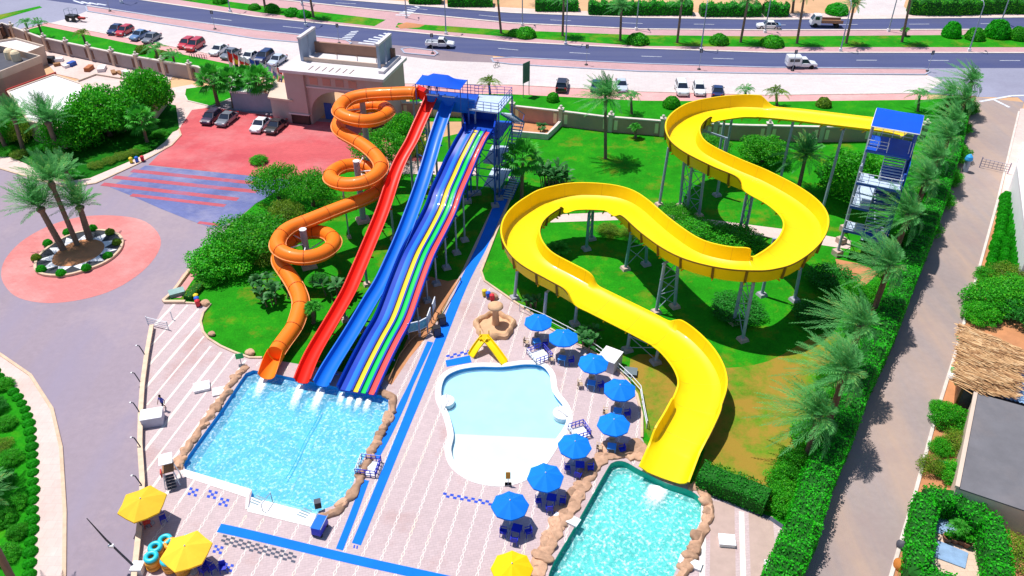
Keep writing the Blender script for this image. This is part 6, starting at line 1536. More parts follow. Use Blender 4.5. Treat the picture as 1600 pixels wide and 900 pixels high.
# swim rings in stacks
m_ring_c = M('ring_cyan', (.02, .52, .66), .35, .08, 1, .0, spec=.5); m_ring_o = M('ring_orange', (.75, .32, .03), .4, .1, 1, .0, spec=.5)
def torus(r, t_, n=22, m=12):
    mb = MB(); vs = []; fs = []
    for i in range(n):
        a = 2 * math.pi * i / n
        for j in range(m): q = 2 * math.pi * j / m; vs.append(((r + t_ * math.cos(q)) * math.cos(a), (r + t_ * math.cos(q)) * math.sin(a), t_ * math.sin(q)))
    for i in range(n):
        for j in range(m): fs.append((i * m + j, ((i + 1) % n) * m + j, ((i + 1) % n) * m + (j + 1) % m, i * m + (j + 1) % m))
    return mb.add(vs, fs)
for mt, nm in ((m_ring_c, 'cyan'), (m_ring_o, 'orange')):
    o = torus(.36, .17).build('swim_ring', mt, None, 80); TREES['ring_' + nm] = o.data; bpy.data.objects.remove(o)
for si, (x, y, cols, w_) in enumerate([(259, 846, 'oc', 'back left stack'), (246, 862, 'ooc', 'middle left stack'), (240, 882, 'oooc', 'front left stack'), (268, 852, 'oo', 'all orange stack beside the yellow parasol'), (266, 886, 'oooc', 'front stack half under the yellow parasol'), (294, 846, 'oc', 'stack behind the yellow parasol'), (285, 890, 'ooc', 'stack wholly under the yellow parasol')]):
    p = G(x, y, .3)
    for j, c_ in enumerate(cols):
        o = bpy.data.objects.new('swim_ring', TREES['ring_cyan' if c_ == 'c' else 'ring_orange']); C.objects.link(o)
        o.location = (p.x + rng.uniform(-.04, .04), p.y + rng.uniform(-.04, .04), .23 + j * .30); n_ = len(cols)
        pos = 'topmost' if j == n_ - 1 else ('bottom' if j == 0 else ('second from the ground' if j == 1 else 'third from the ground'))
        tag(o, f'{"cyan" if c_ == "c" else "orange"} swim ring, {pos} of the {w_}', 'swim ring', 'stacked swim rings')

# ------------------------------------------------------------------ rocks round the pools
m_rock = M('sandstone', (.52, .31, .20), .9, .35, 1.6, .5, 5, stain=(.28, .15, .09), stain_amt=.6)
ROCKS = []
for s_ in range(5):
    rng.seed(100 + s_); bm = bmesh.new(); bmesh.ops.create_icosphere(bm, subdivisions=3, radius=1)
    dirs = [Vector((rng.gauss(0, 1), rng.gauss(0, 1), rng.gauss(0, 1))).normalized() for _ in range(9)]
    for v in bm.verts:
        d = v.co.normalized(); k_ = 1 + sum(.13 * math.sin(3.2 * d.dot(q) + i) for i, q in enumerate(dirs)) * .55
        for q in dirs[:5]:
            if d.dot(q) > .72: k_ = min(k_, .80 / d.dot(q))
        v.co = d * k_
        if v.co.z < -.35: v.co.z = -.35
    me = bpy.data.meshes.new('rock'); bm.to_mesh(me); bm.free(); me.materials.append(m_rock); me.polygons.foreach_set('use_smooth', [True] * len(me.polygons)); me.set_sharp_from_angle(angle=R(32)); ROCKS.append(me)
def rock_ledge(pxs, w_, h_, label):
    pts = resample([G(x, y) for x, y in pxs], .3); b = MB(); nz = [(rng.uniform(.75, 1.25), rng.uniform(.7, 1.2), rng.uniform(-.12, .12)) for _ in pts]
    b.sweep(pts, lambda i: [(-w_ * .5 * nz[i][0] + nz[i][2], .03), (-w_ * .46 * nz[i][0] + nz[i][2], h_ * .6 * nz[i][1]), (-w_ * .2 + nz[i][2], h_ * nz[i][1]), (w_ * .2 + nz[i][2], h_ * .92 * nz[(i + 3) % len(nz)][1]), (w_ * .46 * nz[i][0] + nz[i][2], h_ * .55 * nz[i][1]), (w_ * .5 * nz[i][0] + nz[i][2], .03)])
    tag(b.build('rock_ledge', m_rock, None, 45), label, 'rock ledge')
rng.seed(77)
rock_ledge([(384, 574), (366, 594), (343, 630), (323, 657), (303, 686), (282, 718), (278, 734)], .68, .36, 'low sandstone ledge under the boulders left of the splash pool')
rock_ledge([(600, 614), (614, 622), (615, 640), (602, 668), (584, 702), (568, 738), (552, 775), (530, 798), (503, 810)], .68, .36, 'low sandstone ledge under the boulders right of the splash pool')
rock_ledge([(1004, 716), (975, 710), (952, 710), (932, 724), (906, 766), (885, 804), (860, 844), (843, 880), (836, 910)], 1.15, .36, 'low sandstone ledge under the boulders left of the green pool')
rock_ledge([(1080, 760), (1098, 771), (1109, 792), (1105, 816), (1093, 842), (1079, 872), (1067, 895), (1056, 915)], .75, .36, 'low sandstone ledge under the boulders right of the green pool')
def rock_line(pxs, step, size, label, group, zs=.55):
    rng.seed(len(pxs) * 7 + int(step * 100))
    for p in resample([G(x, y) for x, y in pxs], step):
        o = bpy.data.objects.new('rock', rng.choice(ROCKS)); C.objects.link(o); s = size * rng.choice((.6, .75, .85, .95, 1.15)) * rng.uniform(.9, 1.1)
        o.location = p + Vector((rng.uniform(-.18, .18), rng.uniform(-.18, .18), .06 + .2 * s)); o.scale = (s * rng.uniform(.9, 1.35), s, s * zs * rng.uniform(.8, 1.3)); o.rotation_euler = (rng.uniform(-.2, .2), rng.uniform(-.2, .2), rng.uniform(0, 6.28))
        tag(o, label, 'rock', group)
rock_line([(386, 572), (368, 592), (345, 628), (325, 655), (305, 684), (284, 716), (280, 732)], 1.0, .42, 'sandstone boulder in the row edging the left side of the splash pool', 'rocks left of the splash pool')
rock_line([(598, 616), (612, 620), (614, 640), (600, 668), (582, 702), (566, 738), (550, 775), (528, 796), (503, 808)], .95, .44, 'sandstone boulder in the row edging the right side of the splash pool', 'rocks right of the splash pool')
rock_line([(998, 704), (980, 707), (954, 707), (932, 722), (908, 764), (887, 802), (862, 842), (842, 878), (836, 905)], 1.0, .60, 'sandstone boulder in the row edging the left side of the green pool', 'rocks left of the green pool', .45)
rock_line([(990, 698), (965, 700), (940, 710), (915, 738), (895, 776), (870, 818), (850, 852)], 1.15, .65, 'pale sandstone boulder in the outer row left of the green pool', 'outer rocks left of the green pool', .4)
rock_line([(1082, 762), (1098, 772), (1108, 792), (1104, 816), (1092, 842), (1078, 872), (1066, 895), (1055, 915)], .95, .48, 'sandstone boulder in the row edging the right side of the green pool', 'rocks right of the green pool')
for (x, y, s, lb) in ((322, 476, .5, 'boulder at the corner of the slide lawn by the coloured bins'), (332, 524, .35, 'small stone at the kerb of the slide lawn, upper one'), (392, 553, .45, 'stone at the kerb of the slide lawn beside the orange outlet'), (770, 466, .6, 'boulder beside the coloured bins behind the rock fountain')):
    o = bpy.data.objects.new('rock', ROCKS[1]); C.objects.link(o); p = G(x, y); o.location = (p.x, p.y, .2); o.scale = (s, s, s * .7); tag(o, lb, 'rock')

# rock fountain with mushroom
ft = thing('rock_fountain', 'round sandstone fountain basin with a mushroom shaped rock', 'fountain', G(774, 512))
c = G(773, 512); m_sand_rock = M('fountain_rock', (.62, .38, .22), .9, .2, 1.2, .5, 5, stain=(.45, .22, .12), stain_amt=.5)
vs = []; fs = []; n = 40
b = MB(); prof = [(2.05, 0), (2.0, .45), (1.75, .62), (1.55, .5), (1.5, .2), (0, .2)]
for r, z in prof:
    for j in range(n): a = 2 * math.pi * j / n; k_ = 1 + .07 * math.sin(5 * a) + .04 * math.sin(11 * a); vs.append((c.x + r * k_ * math.cos(a), c.y + r * k_ * math.sin(a) * 1.05, .05 + z * (1 + .14 * math.sin(7 * a)) if z > .3 else .05 + z))
for i in range(len(prof) - 1):
    for j in range(n): fs.append((i * n + j, i * n + (j + 1) % n, (i + 1) * n + (j + 1) % n, (i + 1) * n + j))
b.add(vs, fs); b.build('basin', m_sand_rock, ft, 50)
b = MB(); b.lathe([(.42, 0), (.36, .5), (.30, 1.4), (.36, 1.9), (.6, 1.95), (.78, 2.1), (.75, 2.3), (.5, 2.45), (0, 2.5)], (c.x + .1, c.y + .35, .2), 18); b.build('mushroom_rock', m_sand_rock, ft, 60)
# small double yellow slide
ms_ = thing('toddler_slide', 'small yellow double toddler slide straddling the rim of the toddler pool', 'slide', G(760, 560))
top = G(757, 528, 1.3)
for e, nm in ((G(736, 557, .12), 'chute'), (G(788, 568, .12), 'chute')):
    b = MB(); pts = [top + (e - top) * t for t in np.linspace(0, 1, 8)]
    pts = [Vector((p.x, p.y, p.z + .12 * math.sin(math.pi * (1 - i / 7)) * (1 if i < 7 else 0))) for i, p in enumerate(pts)]
    b.sweep(pts, lambda i: [(-.36, .26), (-.30, .04), (0, 0), (.30, .04), (.36, .26), (.42, .26), (.36, -.02), (0, -.06), (-.36, -.02), (-.42, .26)]); b.build(nm, m_yel, ms_, 40)
b = MB(); b.box((top.x, top.y + .15, 1.28), (1.0, .8, .1)); b.build('platform', m_yel_out, ms_)
for x in (-.42, .42): b = MB(); b.tube([(top.x + x, top.y + .4, .05), (top.x + x, top.y + .4, 1.9)], .05, 6); b.build('post', m_yel_out, ms_)
# coloured bin stations
m_bins = [M('bin_yellow', (.8, .6, .03), .5), M('bin_blue', (.02, .12, .6), .5), M('bin_red', (.65, .03, .05), .5)]
for (x, y), (dx, dy), w_ in (((308, 470), (.35, -.75), 'at the corner of the slide lawn'), ((757, 463), (.6, -.6), 'behind the rock fountain'), ((206, 255), (1.0, .35), 'on the curved walk above the forecourt stripes')):
    B = G(x, y)
    for j, cn in enumerate(('yellow', 'blue', 'red')):
        t = thing('waste_bin', f'{cn} waste bin of the three {w_}', 'waste bin', (B.x + dx * j * .68, B.y + dy * j * .68, .056), .3, 'coloured recycling bins'); t.scale = (.68,) * 3
        b = MB(); b.box((0, 0, .5), (.55, .55, .9), taper=1.12); b.build('bin_body', m_bins[j], t, world=False)
        b = MB(); b.lathe([(.40, .95), (.38, 1.08), (.2, 1.22), (0, 1.26)], n=12); b.build('lid', m_bins[j], t, world=False)
        for sx in (-.2, .2): b = MB(); b.tube([(sx - .04, -.3, .1), (sx + .04, -.3, .1)], .1, 8); b.build('wheel', m_black, t, world=False)
# fenced footbaths
for (cx_, cy_), rz, w_, lb in (((576, 733), -.15, 1.5, 'white footbath with blue posts beside the splash pool'), ((843, 558), .5, 1.6, 'white footbath with blue posts behind the toddler pool'), ((905, 678), .4, 1.3, 'white footbath with blue posts half hidden by a blue parasol')):
    B = G(cx_, cy_); t = thing('footbath', lb, 'footbath', (B.x, B.y, .056), rz)
    b = MB(); b.box((0, 0, .06), (w_, w_, .12)); b.build('tray', m_white, t, world=False)
    for k_ in range(4):
        a, c_ = [(-1, -1), (1, -1), (1, 1), (-1, 1)][k_], [(-1, -1), (1, -1), (1, 1), (-1, 1)][(k_ + 1) % 4]; h_ = w_ * .55
        b = MB()
        for q in range(5): x, y = a[0] * h_ + (c_[0] - a[0]) * h_ * q / 4.0, a[1] * h_ + (c_[1] - a[1]) * h_ * q / 4.0; b.tube([(x, y, 0), (x, y, .75)], .045, 5)
        for z in (.4, .72): b.tube([(a[0] * h_, a[1] * h_, z), (c_[0] * h_, c_[1] * h_, z)], .04, 5)
        b.build('railing', m_plas_blue if k_ != 3 else m_white_steel, t, world=False)
# cabinets and boxes
def cabinet(px, size, rz, label, mat=m_white, legs=False, name='cabinet', lidmat=None):
    B = G(*px); t = thing(name, label, 'cabinet', (B.x, B.y, .056), rz)
    b = MB(); b.box((0, 0, size[2] / 2), size); b.build('body', mat, t, world=False)
    b = MB(); b.box((0, 0, size[2] + .03), (size[0] * 1.04, size[1] * 1.04, .07)); b.build('lid', lidmat or m_white, t, world=False)
    return t
cabinet((241, 660), (1.7, 1.3, .95), .25, 'big white cabinet beside the rail on the left plaza', M('cabinet_grey', (.48, .48, .58), .6, .1))
cabinet((316, 607), (1.35, 1.15, .22), .35, 'low white slab on the left plaza near the splash pool'); cabinet((344, 613), (1.2, 1.0, .1), .3, 'flat white slab against the rocks of the splash pool')
cabinet((952, 572), (1.7, 1.9, 1.3), -.55, 'white plant cabinet behind the third blue parasol', M('cabinet_grey2', (.50, .48, .50), .6, .1))
cabinet((985, 584), (1.15, 1.0, .25), -.2, 'dark grey low box on the grass behind the fourth parasol', m_darkgrey, lidmat=M('panel_grey', (.14, .18, .20), .5, .1))
cw_ = cabinet((1135, 848), (1.15, .95, .28), -.1, 'white skimmer box on the tan striped deck right of the green pool')
for x in (-.18, .18):
    for yy in (-.2, 0, .2): b = MB(); b.box((x, yy, .32), (.22, .05, .012)); b.build('printed_mark', m_pole, cw_, world=False)
cw2 = cabinet((1201, 888), (.62, .8, .3), -.15, 'small white box against the hedge at the bottom right of the deck'); b = MB(); b.tube([(-.1, 0, .37), (.15, .05, .37), (.15, .25, .37)], .025, 5); b.build('handle', m_black, cw2, world=False)
cabinet((886, 812), (1.9, .75, .14), -.55, 'white slab bridging the rocks left of the green pool'); cabinet((1078, 882), (1.6, .7, .16), -.45, 'white slab bridging the rocks right of the green pool')
for (x, y), lb in (((691, 507), 'black loudspeaker box beside the picture boards, upper one'), ((683, 524), 'black loudspeaker box beside the picture boards, lower one')):
    B = G(x, y); t = thing('loudspeaker', lb, 'loudspeaker', (B.x, B.y, .056), .3); b = MB(); b.box((0, 0, .5), (.75, .6, 1.0)); b.build('body', m_black, t, world=False); b = MB(); b.box((0, -.31, .5), (.6, .03, .85)); b.build('speaker_grille', m_darkgrey, t, world=False)
cabinet((277, 460), (1.5, 1.0, .35), .5, 'grey green lidded box in the pink verge by the driveway', m_conc_grey, lidmat=M('lid_green', (.25, .38, .36), .6))
# lifeguard chair
B = G(270, 752); t = thing('lifeguard_chair', 'high lifeguard chair with brown seat at the corner of the splash pool', 'lifeguard chair', (B.x, B.y, .056), .35)
for x in (-.45, .45):
    for y in (-.55, .55): b = MB(); b.beam((x * 1.25, y * 1.25, 0), (x * .8, y * .8, 1.5), .08); b.build('leg', m_white_steel, t, world=False)
b = MB(); b.box((0, 0, 1.5), (.85, 1.0, .08)); b.build('seat', m_wood, t, world=False)
b = MB(); b.box((0, .5, 1.9), (.85, .08, .8)); b.build('backrest', m_white, t, world=False)
b = MB(); b.box((0, .15, 2.35), (1.0, 1.2, .06)); b.build('sun_roof', m_white, t, world=False)
b = MB(); b.box((-.62, .1, 1.0), (.1, .5, .5)); b.build('rescue_float', m_redtrim, t, world=False)
b = MB(); stairs(b, (0, -1.1, .2), (0, -.6, 1.4), .7, 5); b.build('ladder', m_darkgrey, t, world=False)
# blue pool cart
B = G(501, 830); t = thing('cleaning_cart', 'blue covered pool cleaning cart at the corner of the splash pool', 'cart', (B.x, B.y, .056), -.25)
b = MB(); b.box((0, 0, .62), (.75, 1.35, .7), taper=.92); b.build('body', m_plas_blue, t, world=False)
b = MB(); b.box((0, 0, .99), (.72, 1.3, .05)); b.build('lid', m_blue, t, world=False)
for x in (-.4, .4): b = MB(); b.tube([(x, -.6, .95), (x, .75, 1.05)], .035, 6); b.build('handle_bar', m_steel, t, world=False)
for x in (-.34, .34):
    for y in (-.5, .5): b = MB(); b.tube([(x - .04, y, .14), (x + .04, y, .14)], .14, 10); b.build('wheel', m_black, t, world=False)
B = G(498, 795); t = thing('loudspeaker', 'small grey loudspeaker box on the rocks behind the blue cart', 'loudspeaker', (B.x, B.y, .3), .3); b = MB(); b.box((0, 0, .3), (.5, .5, .6)); b.build('body', m_darkgrey, t, world=False); b = MB(); b.box((0, -.26, .3), (.4, .03, .5)); b.build('speaker_grille', m_black, t, world=False)
# rope with floats across the splash pool
b = MB(); a_, c_ = G(502, 640, -.02), G(447, 748, -.02); b.tube([a_ + (c_ - a_) * q / 10 + Vector((.05 * math.sin(q), 0, 0)) for q in range(11)], .035, 6); tag(b.build('pool_rope', M('rope_teal', (.03, .45, .52), .5)), 'teal rope stretched across the splash pool', 'rope')
for i, ((x0, y0), (x1, y1), lb) in enumerate([((411, 800), (425, 780), 'steel handrail at the entry steps of the splash pool'), ((690, 640), (698, 625), 'chrome grab rail at the left rim of the toddler pool'), ((872, 642), (884, 652), 'chrome grab rail at the right rim of the toddler pool')]):
    p, q = G(x0, y0), G(x1, y1); b = MB(); b.tube([p + Vector((0, 0, .05)), p + Vector((0, 0, .85)), q + Vector((0, 0, .75)), q + Vector((0, 0, -.3))], .035, 6); tag(b.build('handrail', m_steel if i == 0 else m_white_steel), lb, 'handrail')
for (x, y, r_, lb) in ((697, 627, .75, 'white moulded seat bulging from the left rim of the toddler pool'), (879, 646, .85, 'white moulded seat bulging from the right rim of the toddler pool')):
    p = G(x, y); b = MB(); b.lathe([(r_, -.3), (r_, .1), (r_ * .85, .16), (r_ * .5, .08), (0, .05)], p, 18); ps_ = b.build('moulded_seat', m_white_cop, p2, 50)

# picture boards beside the racer
m_board = M('board_print', (.10, .34, .42), .5, .5, 2.2, stain=(.30, .42, .12), stain_amt=.8); m_board2 = M('board_print_pale', (.45, .62, .68), .5, .3, 2)
for i, (x0, y0, x1, y1, lb) in enumerate([(639, 531, 655, 527, 'teal picture board nearest the racer slide'), (657, 527, 668, 521, 'teal picture board, second from the racer slide'), (669, 519, 674, 505, 'pale picture board turned sideways by the path'), (677, 500, 681, 488, 'pale picture board at the upper end by the path')]):
    p, q = G(x0, y0), G(x1, y1); t = thing('picture_board', lb, 'sign board', p, 0, 'picture boards beside the racer slide')
    b = MB(); b.beam((p.x, p.y, 1.45), (q.x, q.y, 1.45), .06, 1.0); b.build('panel', m_board if i < 2 else m_board2, t)
    b = MB(); 
    for z in (.94, 1.96): b.beam((p.x, p.y, z), (q.x, q.y, z), .09, .06)
    b.build('frame', m_white_steel, t)
    for v in (p, q): b = MB(); b.tube([(v.x, v.y, 0), (v.x, v.y, 2.0)], .05, 6); b.build('post', m_steel, t)
# small signs
def sign(base, h, w_, hh, mat, label, rz=0):
    B = G(*base); t = thing('sign_board', label, 'sign', (B.x, B.y, .05), rz); b = MB(); b.tube([(0, 0, 0), (0, 0, h)], .04, 6); b.build('post', m_steel, t, world=False); b = MB(); b.box((0, -.05, h - hh / 2), (w_, .04, hh)); b.build('panel', mat, t, world=False); b = MB(); b.box((0, 0, .03), (.55, .4, .06)); b.build('base', m_darkgrey, t, world=False)
sign((794, 758), 1.5, .38, .75, M('sign_orange', (.55, .27, .02), .5), 'small orange sign on a post at the lower rim of the toddler pool')
sign((378, 572), 1.5, .7, .6, M('sign_green', (.02, .45, .12), .5), 'small green sign on a post beside the orange tube outlet', .3)
B = G(822, 150); t = thing('sign_board', 'tall dark green board on two posts on the outer lawn', 'sign', B, .9); m_sg = M('board_green', (.01, .12, .09), .5, .1)
for x in (-.75, .75): b = MB(); b.tube([(x, 0, 0), (x, 0, 5.4)], .07, 6); b.build('post', m_steel, t, world=False)
b = MB(); b.box((0, 0, 3.9), (1.7, .1, 3.2)); b.build('panel', m_sg, t, world=False)

# ------------------------------------------------------------------ left rail, fences
lw = [G(x, y) for x, y in ((239, 514), (231, 560), (225, 605), (222, 650), (221, 700), (225, 760), (222, 815), (213, 900), (208, 950))]
t = thing('boundary_rail', 'low cream wall with rail along the left side of the plaza', 'wall', lw[0])
b = MB(); b.sweep(lw, lambda i: [(-.12, 0), (-.12, .5), (.12, .5), (.12, 0)]); b.build('wall_panel', m_cream, t)
b = MB(); b.sweep(lw, lambda i: [(-.2, .48), (-.2, .56), (.2, .56), (.2, .48)]); b.build('coping', M('coping_cream', (.66, .50, .36), .8), t)
for i, (x, y) in enumerate(((228, 560), (221, 603), (220, 650), (222, 705), (224, 765), (224, 828))):
    p = G(x, y); t = thing('bollard_lamp', 'short hooked lamp on the left plaza rail', 'lamp', p, 0, 'hooked lamps along the plaza rail')
    t['label'] = 'short hooked lamp on the left plaza rail, ' + ['topmost', 'second from the top', 'level with the walking man', 'level with the lifeguard chair', 'behind the left yellow parasol', 'beside the swim rings'][i]
    b = MB(); b.tube([(p.x, p.y, .5), (p.x - .1, p.y, 1.0), (p.x - .3, p.y + .1, 1.45), (p.x - .5, p.y + .12, 1.5)], .05, 6); b.build('post', m_darkgrey, t)
    b = MB(); b.lathe([(.0, .06), (.09, .03), (.08, -.05), (0, -.06)], (p.x - .55, p.y + .12, 1.48), 8); b.build('lamp_head', m_white, t)
p, q = G(232, 508), G(264, 516); t = thing('barrier', 'white tubular barrier at the plaza entrance', 'barrier', p)
b = MB()
for z in (.25, .5, .75, 1.0): b.tube([(p.x, p.y, z), (q.x, q.y, z)], .035, 5)
b.build('rails', m_white_steel, t)
for v in (p, q, G(270, 500)): b = MB(); b.tube([(v.x, v.y, 0), (v.x, v.y, 1.1)], .05, 6); b.build('post', m_white_steel, t)
fpts = [G(x, y) for x, y in ((812, 487), (850, 503), (905, 532), (946, 562), (985, 598), (1000, 615), (1006, 650), (1010, 670))]
t = thing('garden_fence', 'thin white rail fence behind the row of blue parasols', 'fence', fpts[0])
b = MB()
for z in (.5, .95): b.tube([(p.x, p.y, z) for p in fpts], .035, 5)
b.build('rails', m_white_steel, t)
for p in resample(fpts, 3.2): b = MB(); b.tube([(p.x, p.y, 0), (p.x, p.y, 1.0)], .045, 6); b.build('post', m_white_steel, t)
# tan lean-to rail beside the racer
rl = [G(x, y) for x, y in ((608, 600), (625, 560), (640, 540), (650, 530), (678, 516), (690, 490), (720, 440))]
b = MB(); b.tube([(p.x, p.y, .5) for p in rl], .06, 6)
for p in rl: b.tube([(p.x, p.y, 0), (p.x, p.y, .5)], .05, 6)
tag(b.build('edge_rail', m_wood), 'brown low rail along the dirt strip beside the racer slide', 'rail')
# utility mast bottom left
B = G(218, 893); t = thing('utility_mast', 'slim dark mast leaning out from a white box at the bottom left', 'mast', B)
b = MB(); b.tube([B, B + Vector((-1.6, .3, 3.2)), B + Vector((-2.4, .5, 5.2))], [.09, .07, .03], 8); b.build('mast', m_darkgrey, t)
b = MB(); b.box((B.x, B.y, .35), (.8, .8, .7)); b.build('base_box', m_white, t)
b = MB(); b.box((B.x - 1.36, B.y + .2, 2.62), (.36, .22, .2)); b.build('floodlight', m_white, t)

# ------------------------------------------------------------------ courtyard pots, lane clutter
for i, (x, y, h_) in enumerate([(1478, 846, 1.0), (1490, 848, 1.0), (1500, 850, 1.2), (1508, 854, .9)]):
    B = G(x, y); t = thing('potted_plant', f'brown pot with small plant in the courtyard, {["leftmost", "second from the left", "tallest plant", "rightmost"][i]}', 'potted plant', (B.x, B.y, .07))
    b = MB(); b.lathe([(.22, 0), (.34, .35), (.38, .55), (.30, .55), (.28, .48), (0, .48)], n=14); b.build('pot', m_pot, t, world=False)
    mb = MB(); blob_leaves(mb, (0, 0, .5 + h_ * .35), (.35, .35, h_ * .45), 120, .2); mb.build('foliage', lm_bush, t, world=False)
put_palm('cycad0', (1500, 842), (1499, 824), 'small pale palm rising from the courtyard pots', .75, trunk_w=.4)
for x, y, mt, r_, lb in ((1502, 532, M('cover_green', (.02, .42, .14), .6), .5, 'green plastic drum under the upper corner of the thatch'), (1494, 583, M('cover_green', (.02, .42, .14), .6), .55, 'bright green bag heap by the kerb under the thatch'), (1497, 575, M('bag_yellow', (.7, .5, .03), .6), .4, 'yellow bag by the kerb under the thatch'), (1498, 602, M('cover_green', (.02, .42, .14), .6), .45, 'green bag by the lower corner of the thatch'), (1487, 592, m_white, .4, 'white sack at the kerb below the green bag heap'), (1471, 729, M('cover_green2', (.03, .40, .26), .6), .4, 'green tub in the lane bed above the square hedge'), (1409, 856, m_darkgrey, .45, 'dark debris on the orange soil by the square hedge'), (1408, 888, M('orange_heap', (.5, .17, .03), .8), .6, 'orange brown heap by the kerb at the bottom right')):
    o = bpy.data.objects.new('sack', ROCKS[2].copy()); C.objects.link(o); o.data.materials.clear(); o.data.materials.append(mt); p = G(x, y); o.location = (p.x, p.y, .25); o.scale = (r_, r_ * .8, r_ * .8); tag(o, lb, 'sack')

# ------------------------------------------------------------------ street lamps, poles, flags
def lamp_proto():
    a, h_, c_ = MB(), MB(), MB(); a.tube([(0, 0, 0), (0, 0, 8.2)], [.13, .08], 8); a.tube([(0, 0, 8.1), (.5, 0, 8.5), (1.5, 0, 8.65)], .05, 6)
    h_.box((1.75, 0, 8.62), (.8, .3, .14)); c_.box((0, 0, .25), (.5, .5, .5)); return proto([(a, 'post', m_steel), (h_, 'lamp_head', m_white), (c_, 'base', m_white)])
LP = lamp_proto()
near = [(478, 41, 'above the palms of the western lawn'), (697, 54, 'directly over the white pickup'), (884, 70, 'beside the palm trunk above the tower'), (1095, 79, 'above the parked white cars'), (1313, 80, 'above the white canopy van'), (1514, 80, 'beside the lollipop bushes'), (360, 19, 'near the top left median'), (190, 5, 'by the side street')]
for x, y, w_ in near:
    p = G(x, y); place(LP, 'street_lamp', f'street lamp on the near side of the median, {w_}', 'street lamp', p, R(80), 'median street lamps')
far = [(472, 8, 'above the western lawn'), (635, 28, 'beside the zebra crossing'), (816, 40, 'right of the zebra crossing'), (994, 47, 'above the parked silver car'), (1195, 51, 'in front of the blue white car'), (1388, 49, 'right of the flatbed truck'), (1562, 41, 'at the right end')]
for x, y, w_ in far:
    p = G(x, y); place(LP, 'street_lamp', f'street lamp on the far side of the median, {w_}', 'street lamp', p, R(100), 'median street lamps')
pole_b, pole_s, pole_h = MB(), MB(), MB(); pole_b.tube([(0, 0, 0), (0, 0, 3.6)], .05, 6); pole_s.lathe([(.32, 0), (.30, .18), (.1, .3), (0, .3)], n=10); pole_h.box((0, 0, 3.3), (.5, .05, .7))
PP = proto([(pole_b, 'post', m_steel), (pole_s, 'base', m_black), (pole_h, 'panel', m_darkgrey)])
for x, y, w_ in ((172, 18, 'above the red and blue cars'), (336, 46, 'above the white and grey cars'), (530, 68, 'on the island tip behind the gatehouse'), (916, 102, 'above the black car'), (1092, 109, 'above the parked white cars'), (1238, 111, 'below the white canopy van'), (1449, 112, 'at the island end near the hedge'), (676, 84, 'on the short island beside the pickup')):
    p = G(x, y); place(PP, 'sign_post', f'thin plated post on the verge island, {w_}', 'sign post', p, .1, 'thin posts on the verge islands')
flagcols = [((.75, .03, .02), (.75, .03, .02), (.75, .7, .7)), ((.7, .02, .02), (.75, .55, .02), (.02, .02, .02)), ((.6, .6, .62), (.7, .02, .02), (.1, .3, .12)), ((.7, .65, .65), (.65, .03, .05), (.65, .6, .62)), ((.04, .10, .5), (.75, .75, .78), (.6, .1, .1)), ((.02, .03, .25), (.03, .04, .3), (.78, .55, .03)), ((.7, .7, .75), (.35, .3, .6), (.7, .7, .75)), ((.3, .35, .7), (.75, .75, .8), (.3, .35, .7)), ((.7, .7, .8), (.2, .2, .6), (.7, .7, .8)), ((.7, .03, .05), (.75, .72, .75), (.15, .15, .55))]
fnames = ['red and white', 'red and gold', 'white, red and green', 'white and crimson', 'blue, white and red', 'navy and gold', 'lilac striped', 'pale blue striped', 'white and violet', 'red, white and blue']
for i in range(10):
    x = 366 + i * 8.2; p = G(x, 138 + i * 1.4); t = thing('flag', f'{fnames[i]} flag drooping on a pole behind the ticket office', 'flag', p, 0, 'flags behind the ticket office')
    b = MB(); b.tube([p, p + Vector((0, 0, 6.2 - .15 * i))], .045, 6); b.build('pole', m_white_steel, t)
    top_ = 6.1 - .15 * i; w_, hh = .75, 2.3
    for j in range(3):
        b = MB(); vs = []; fs = []
        for a in range(5):
            for c_ in range(4): u = a / 4; v = j / 3 + c_ / 9; vs.append((p.x + .05 + w_ * u * (.55 + .45 * (1 - v)), p.y + .10 * math.sin(u * 7 + v * 3), top_ - hh * v - .45 * u))
        for a in range(4):
            for c_ in range(3): fs.append((a * 4 + c_, a * 4 + c_ + 1, (a + 1) * 4 + c_ + 1, (a + 1) * 4 + c_))
        b.add(vs, fs); b.build('flag_band', M(f'flag_{i}_{j}', flagcols[i][j], .8, .05), t)

# ------------------------------------------------------------------ splash foam where the slides enter
m_foam, nt, bs, out = newmat('splash_foam')
v = coords(nt); f_ = noise(nt, v, 4.5, 6, .7); at = nd(nt, 'ShaderNodeAttribute', attribute_name='rnd')
mu = nd(nt, 'ShaderNodeMath', operation='MULTIPLY'); nt.links.new(f_, mu.inputs[0]); nt.links.new(at.outputs['Fac'], mu.inputs[1])
bs.inputs['Base Color'].default_value = (.9, .94, .96, 1); bs.inputs['Roughness'].default_value = .8
nt.links.new(ramp(nt, mu.outputs[0], [(.12, (0, 0, 0)), (.36, (.95,) * 3)]), bs.inputs['Alpha'])
def foam_and_glint(a, c, w0, w1, zf):
    A_, B_ = G(*a, zf), G(*c, zf); d = (B_ - A_); s = Vector((d.y, -d.x, 0)).normalized(); V = []; rr = []; nu, nv = 10, 6
    for i in range(nu + 1):
        u = i / nu
        for j in range(nv + 1): q = j / nv * 2 - 1; w_ = w0 + (w1 - w0) * u; p = A_ + d * u + s * q * w_; V.append((p.x, p.y, zf + .03 + .16 * (1 - q * q) * (1 - u) * (.5 + rng.random()))); rr.append((1 - q * q) * (1 - u * .85) * min(1, .55 + u * 5))
    Q = [(i * (nv + 1) + j, i * (nv + 1) + j + 1, (i + 1) * (nv + 1) + j + 1, (i + 1) * (nv + 1) + j) for i in range(nu) for j in range(nv)]
    mb = MB(); mb.arrays(np.array(V), np.array(Q), np.array(rr)); o = mb.build('splash_foam', m_foam, None, 80); o['kind'] = 'stuff'
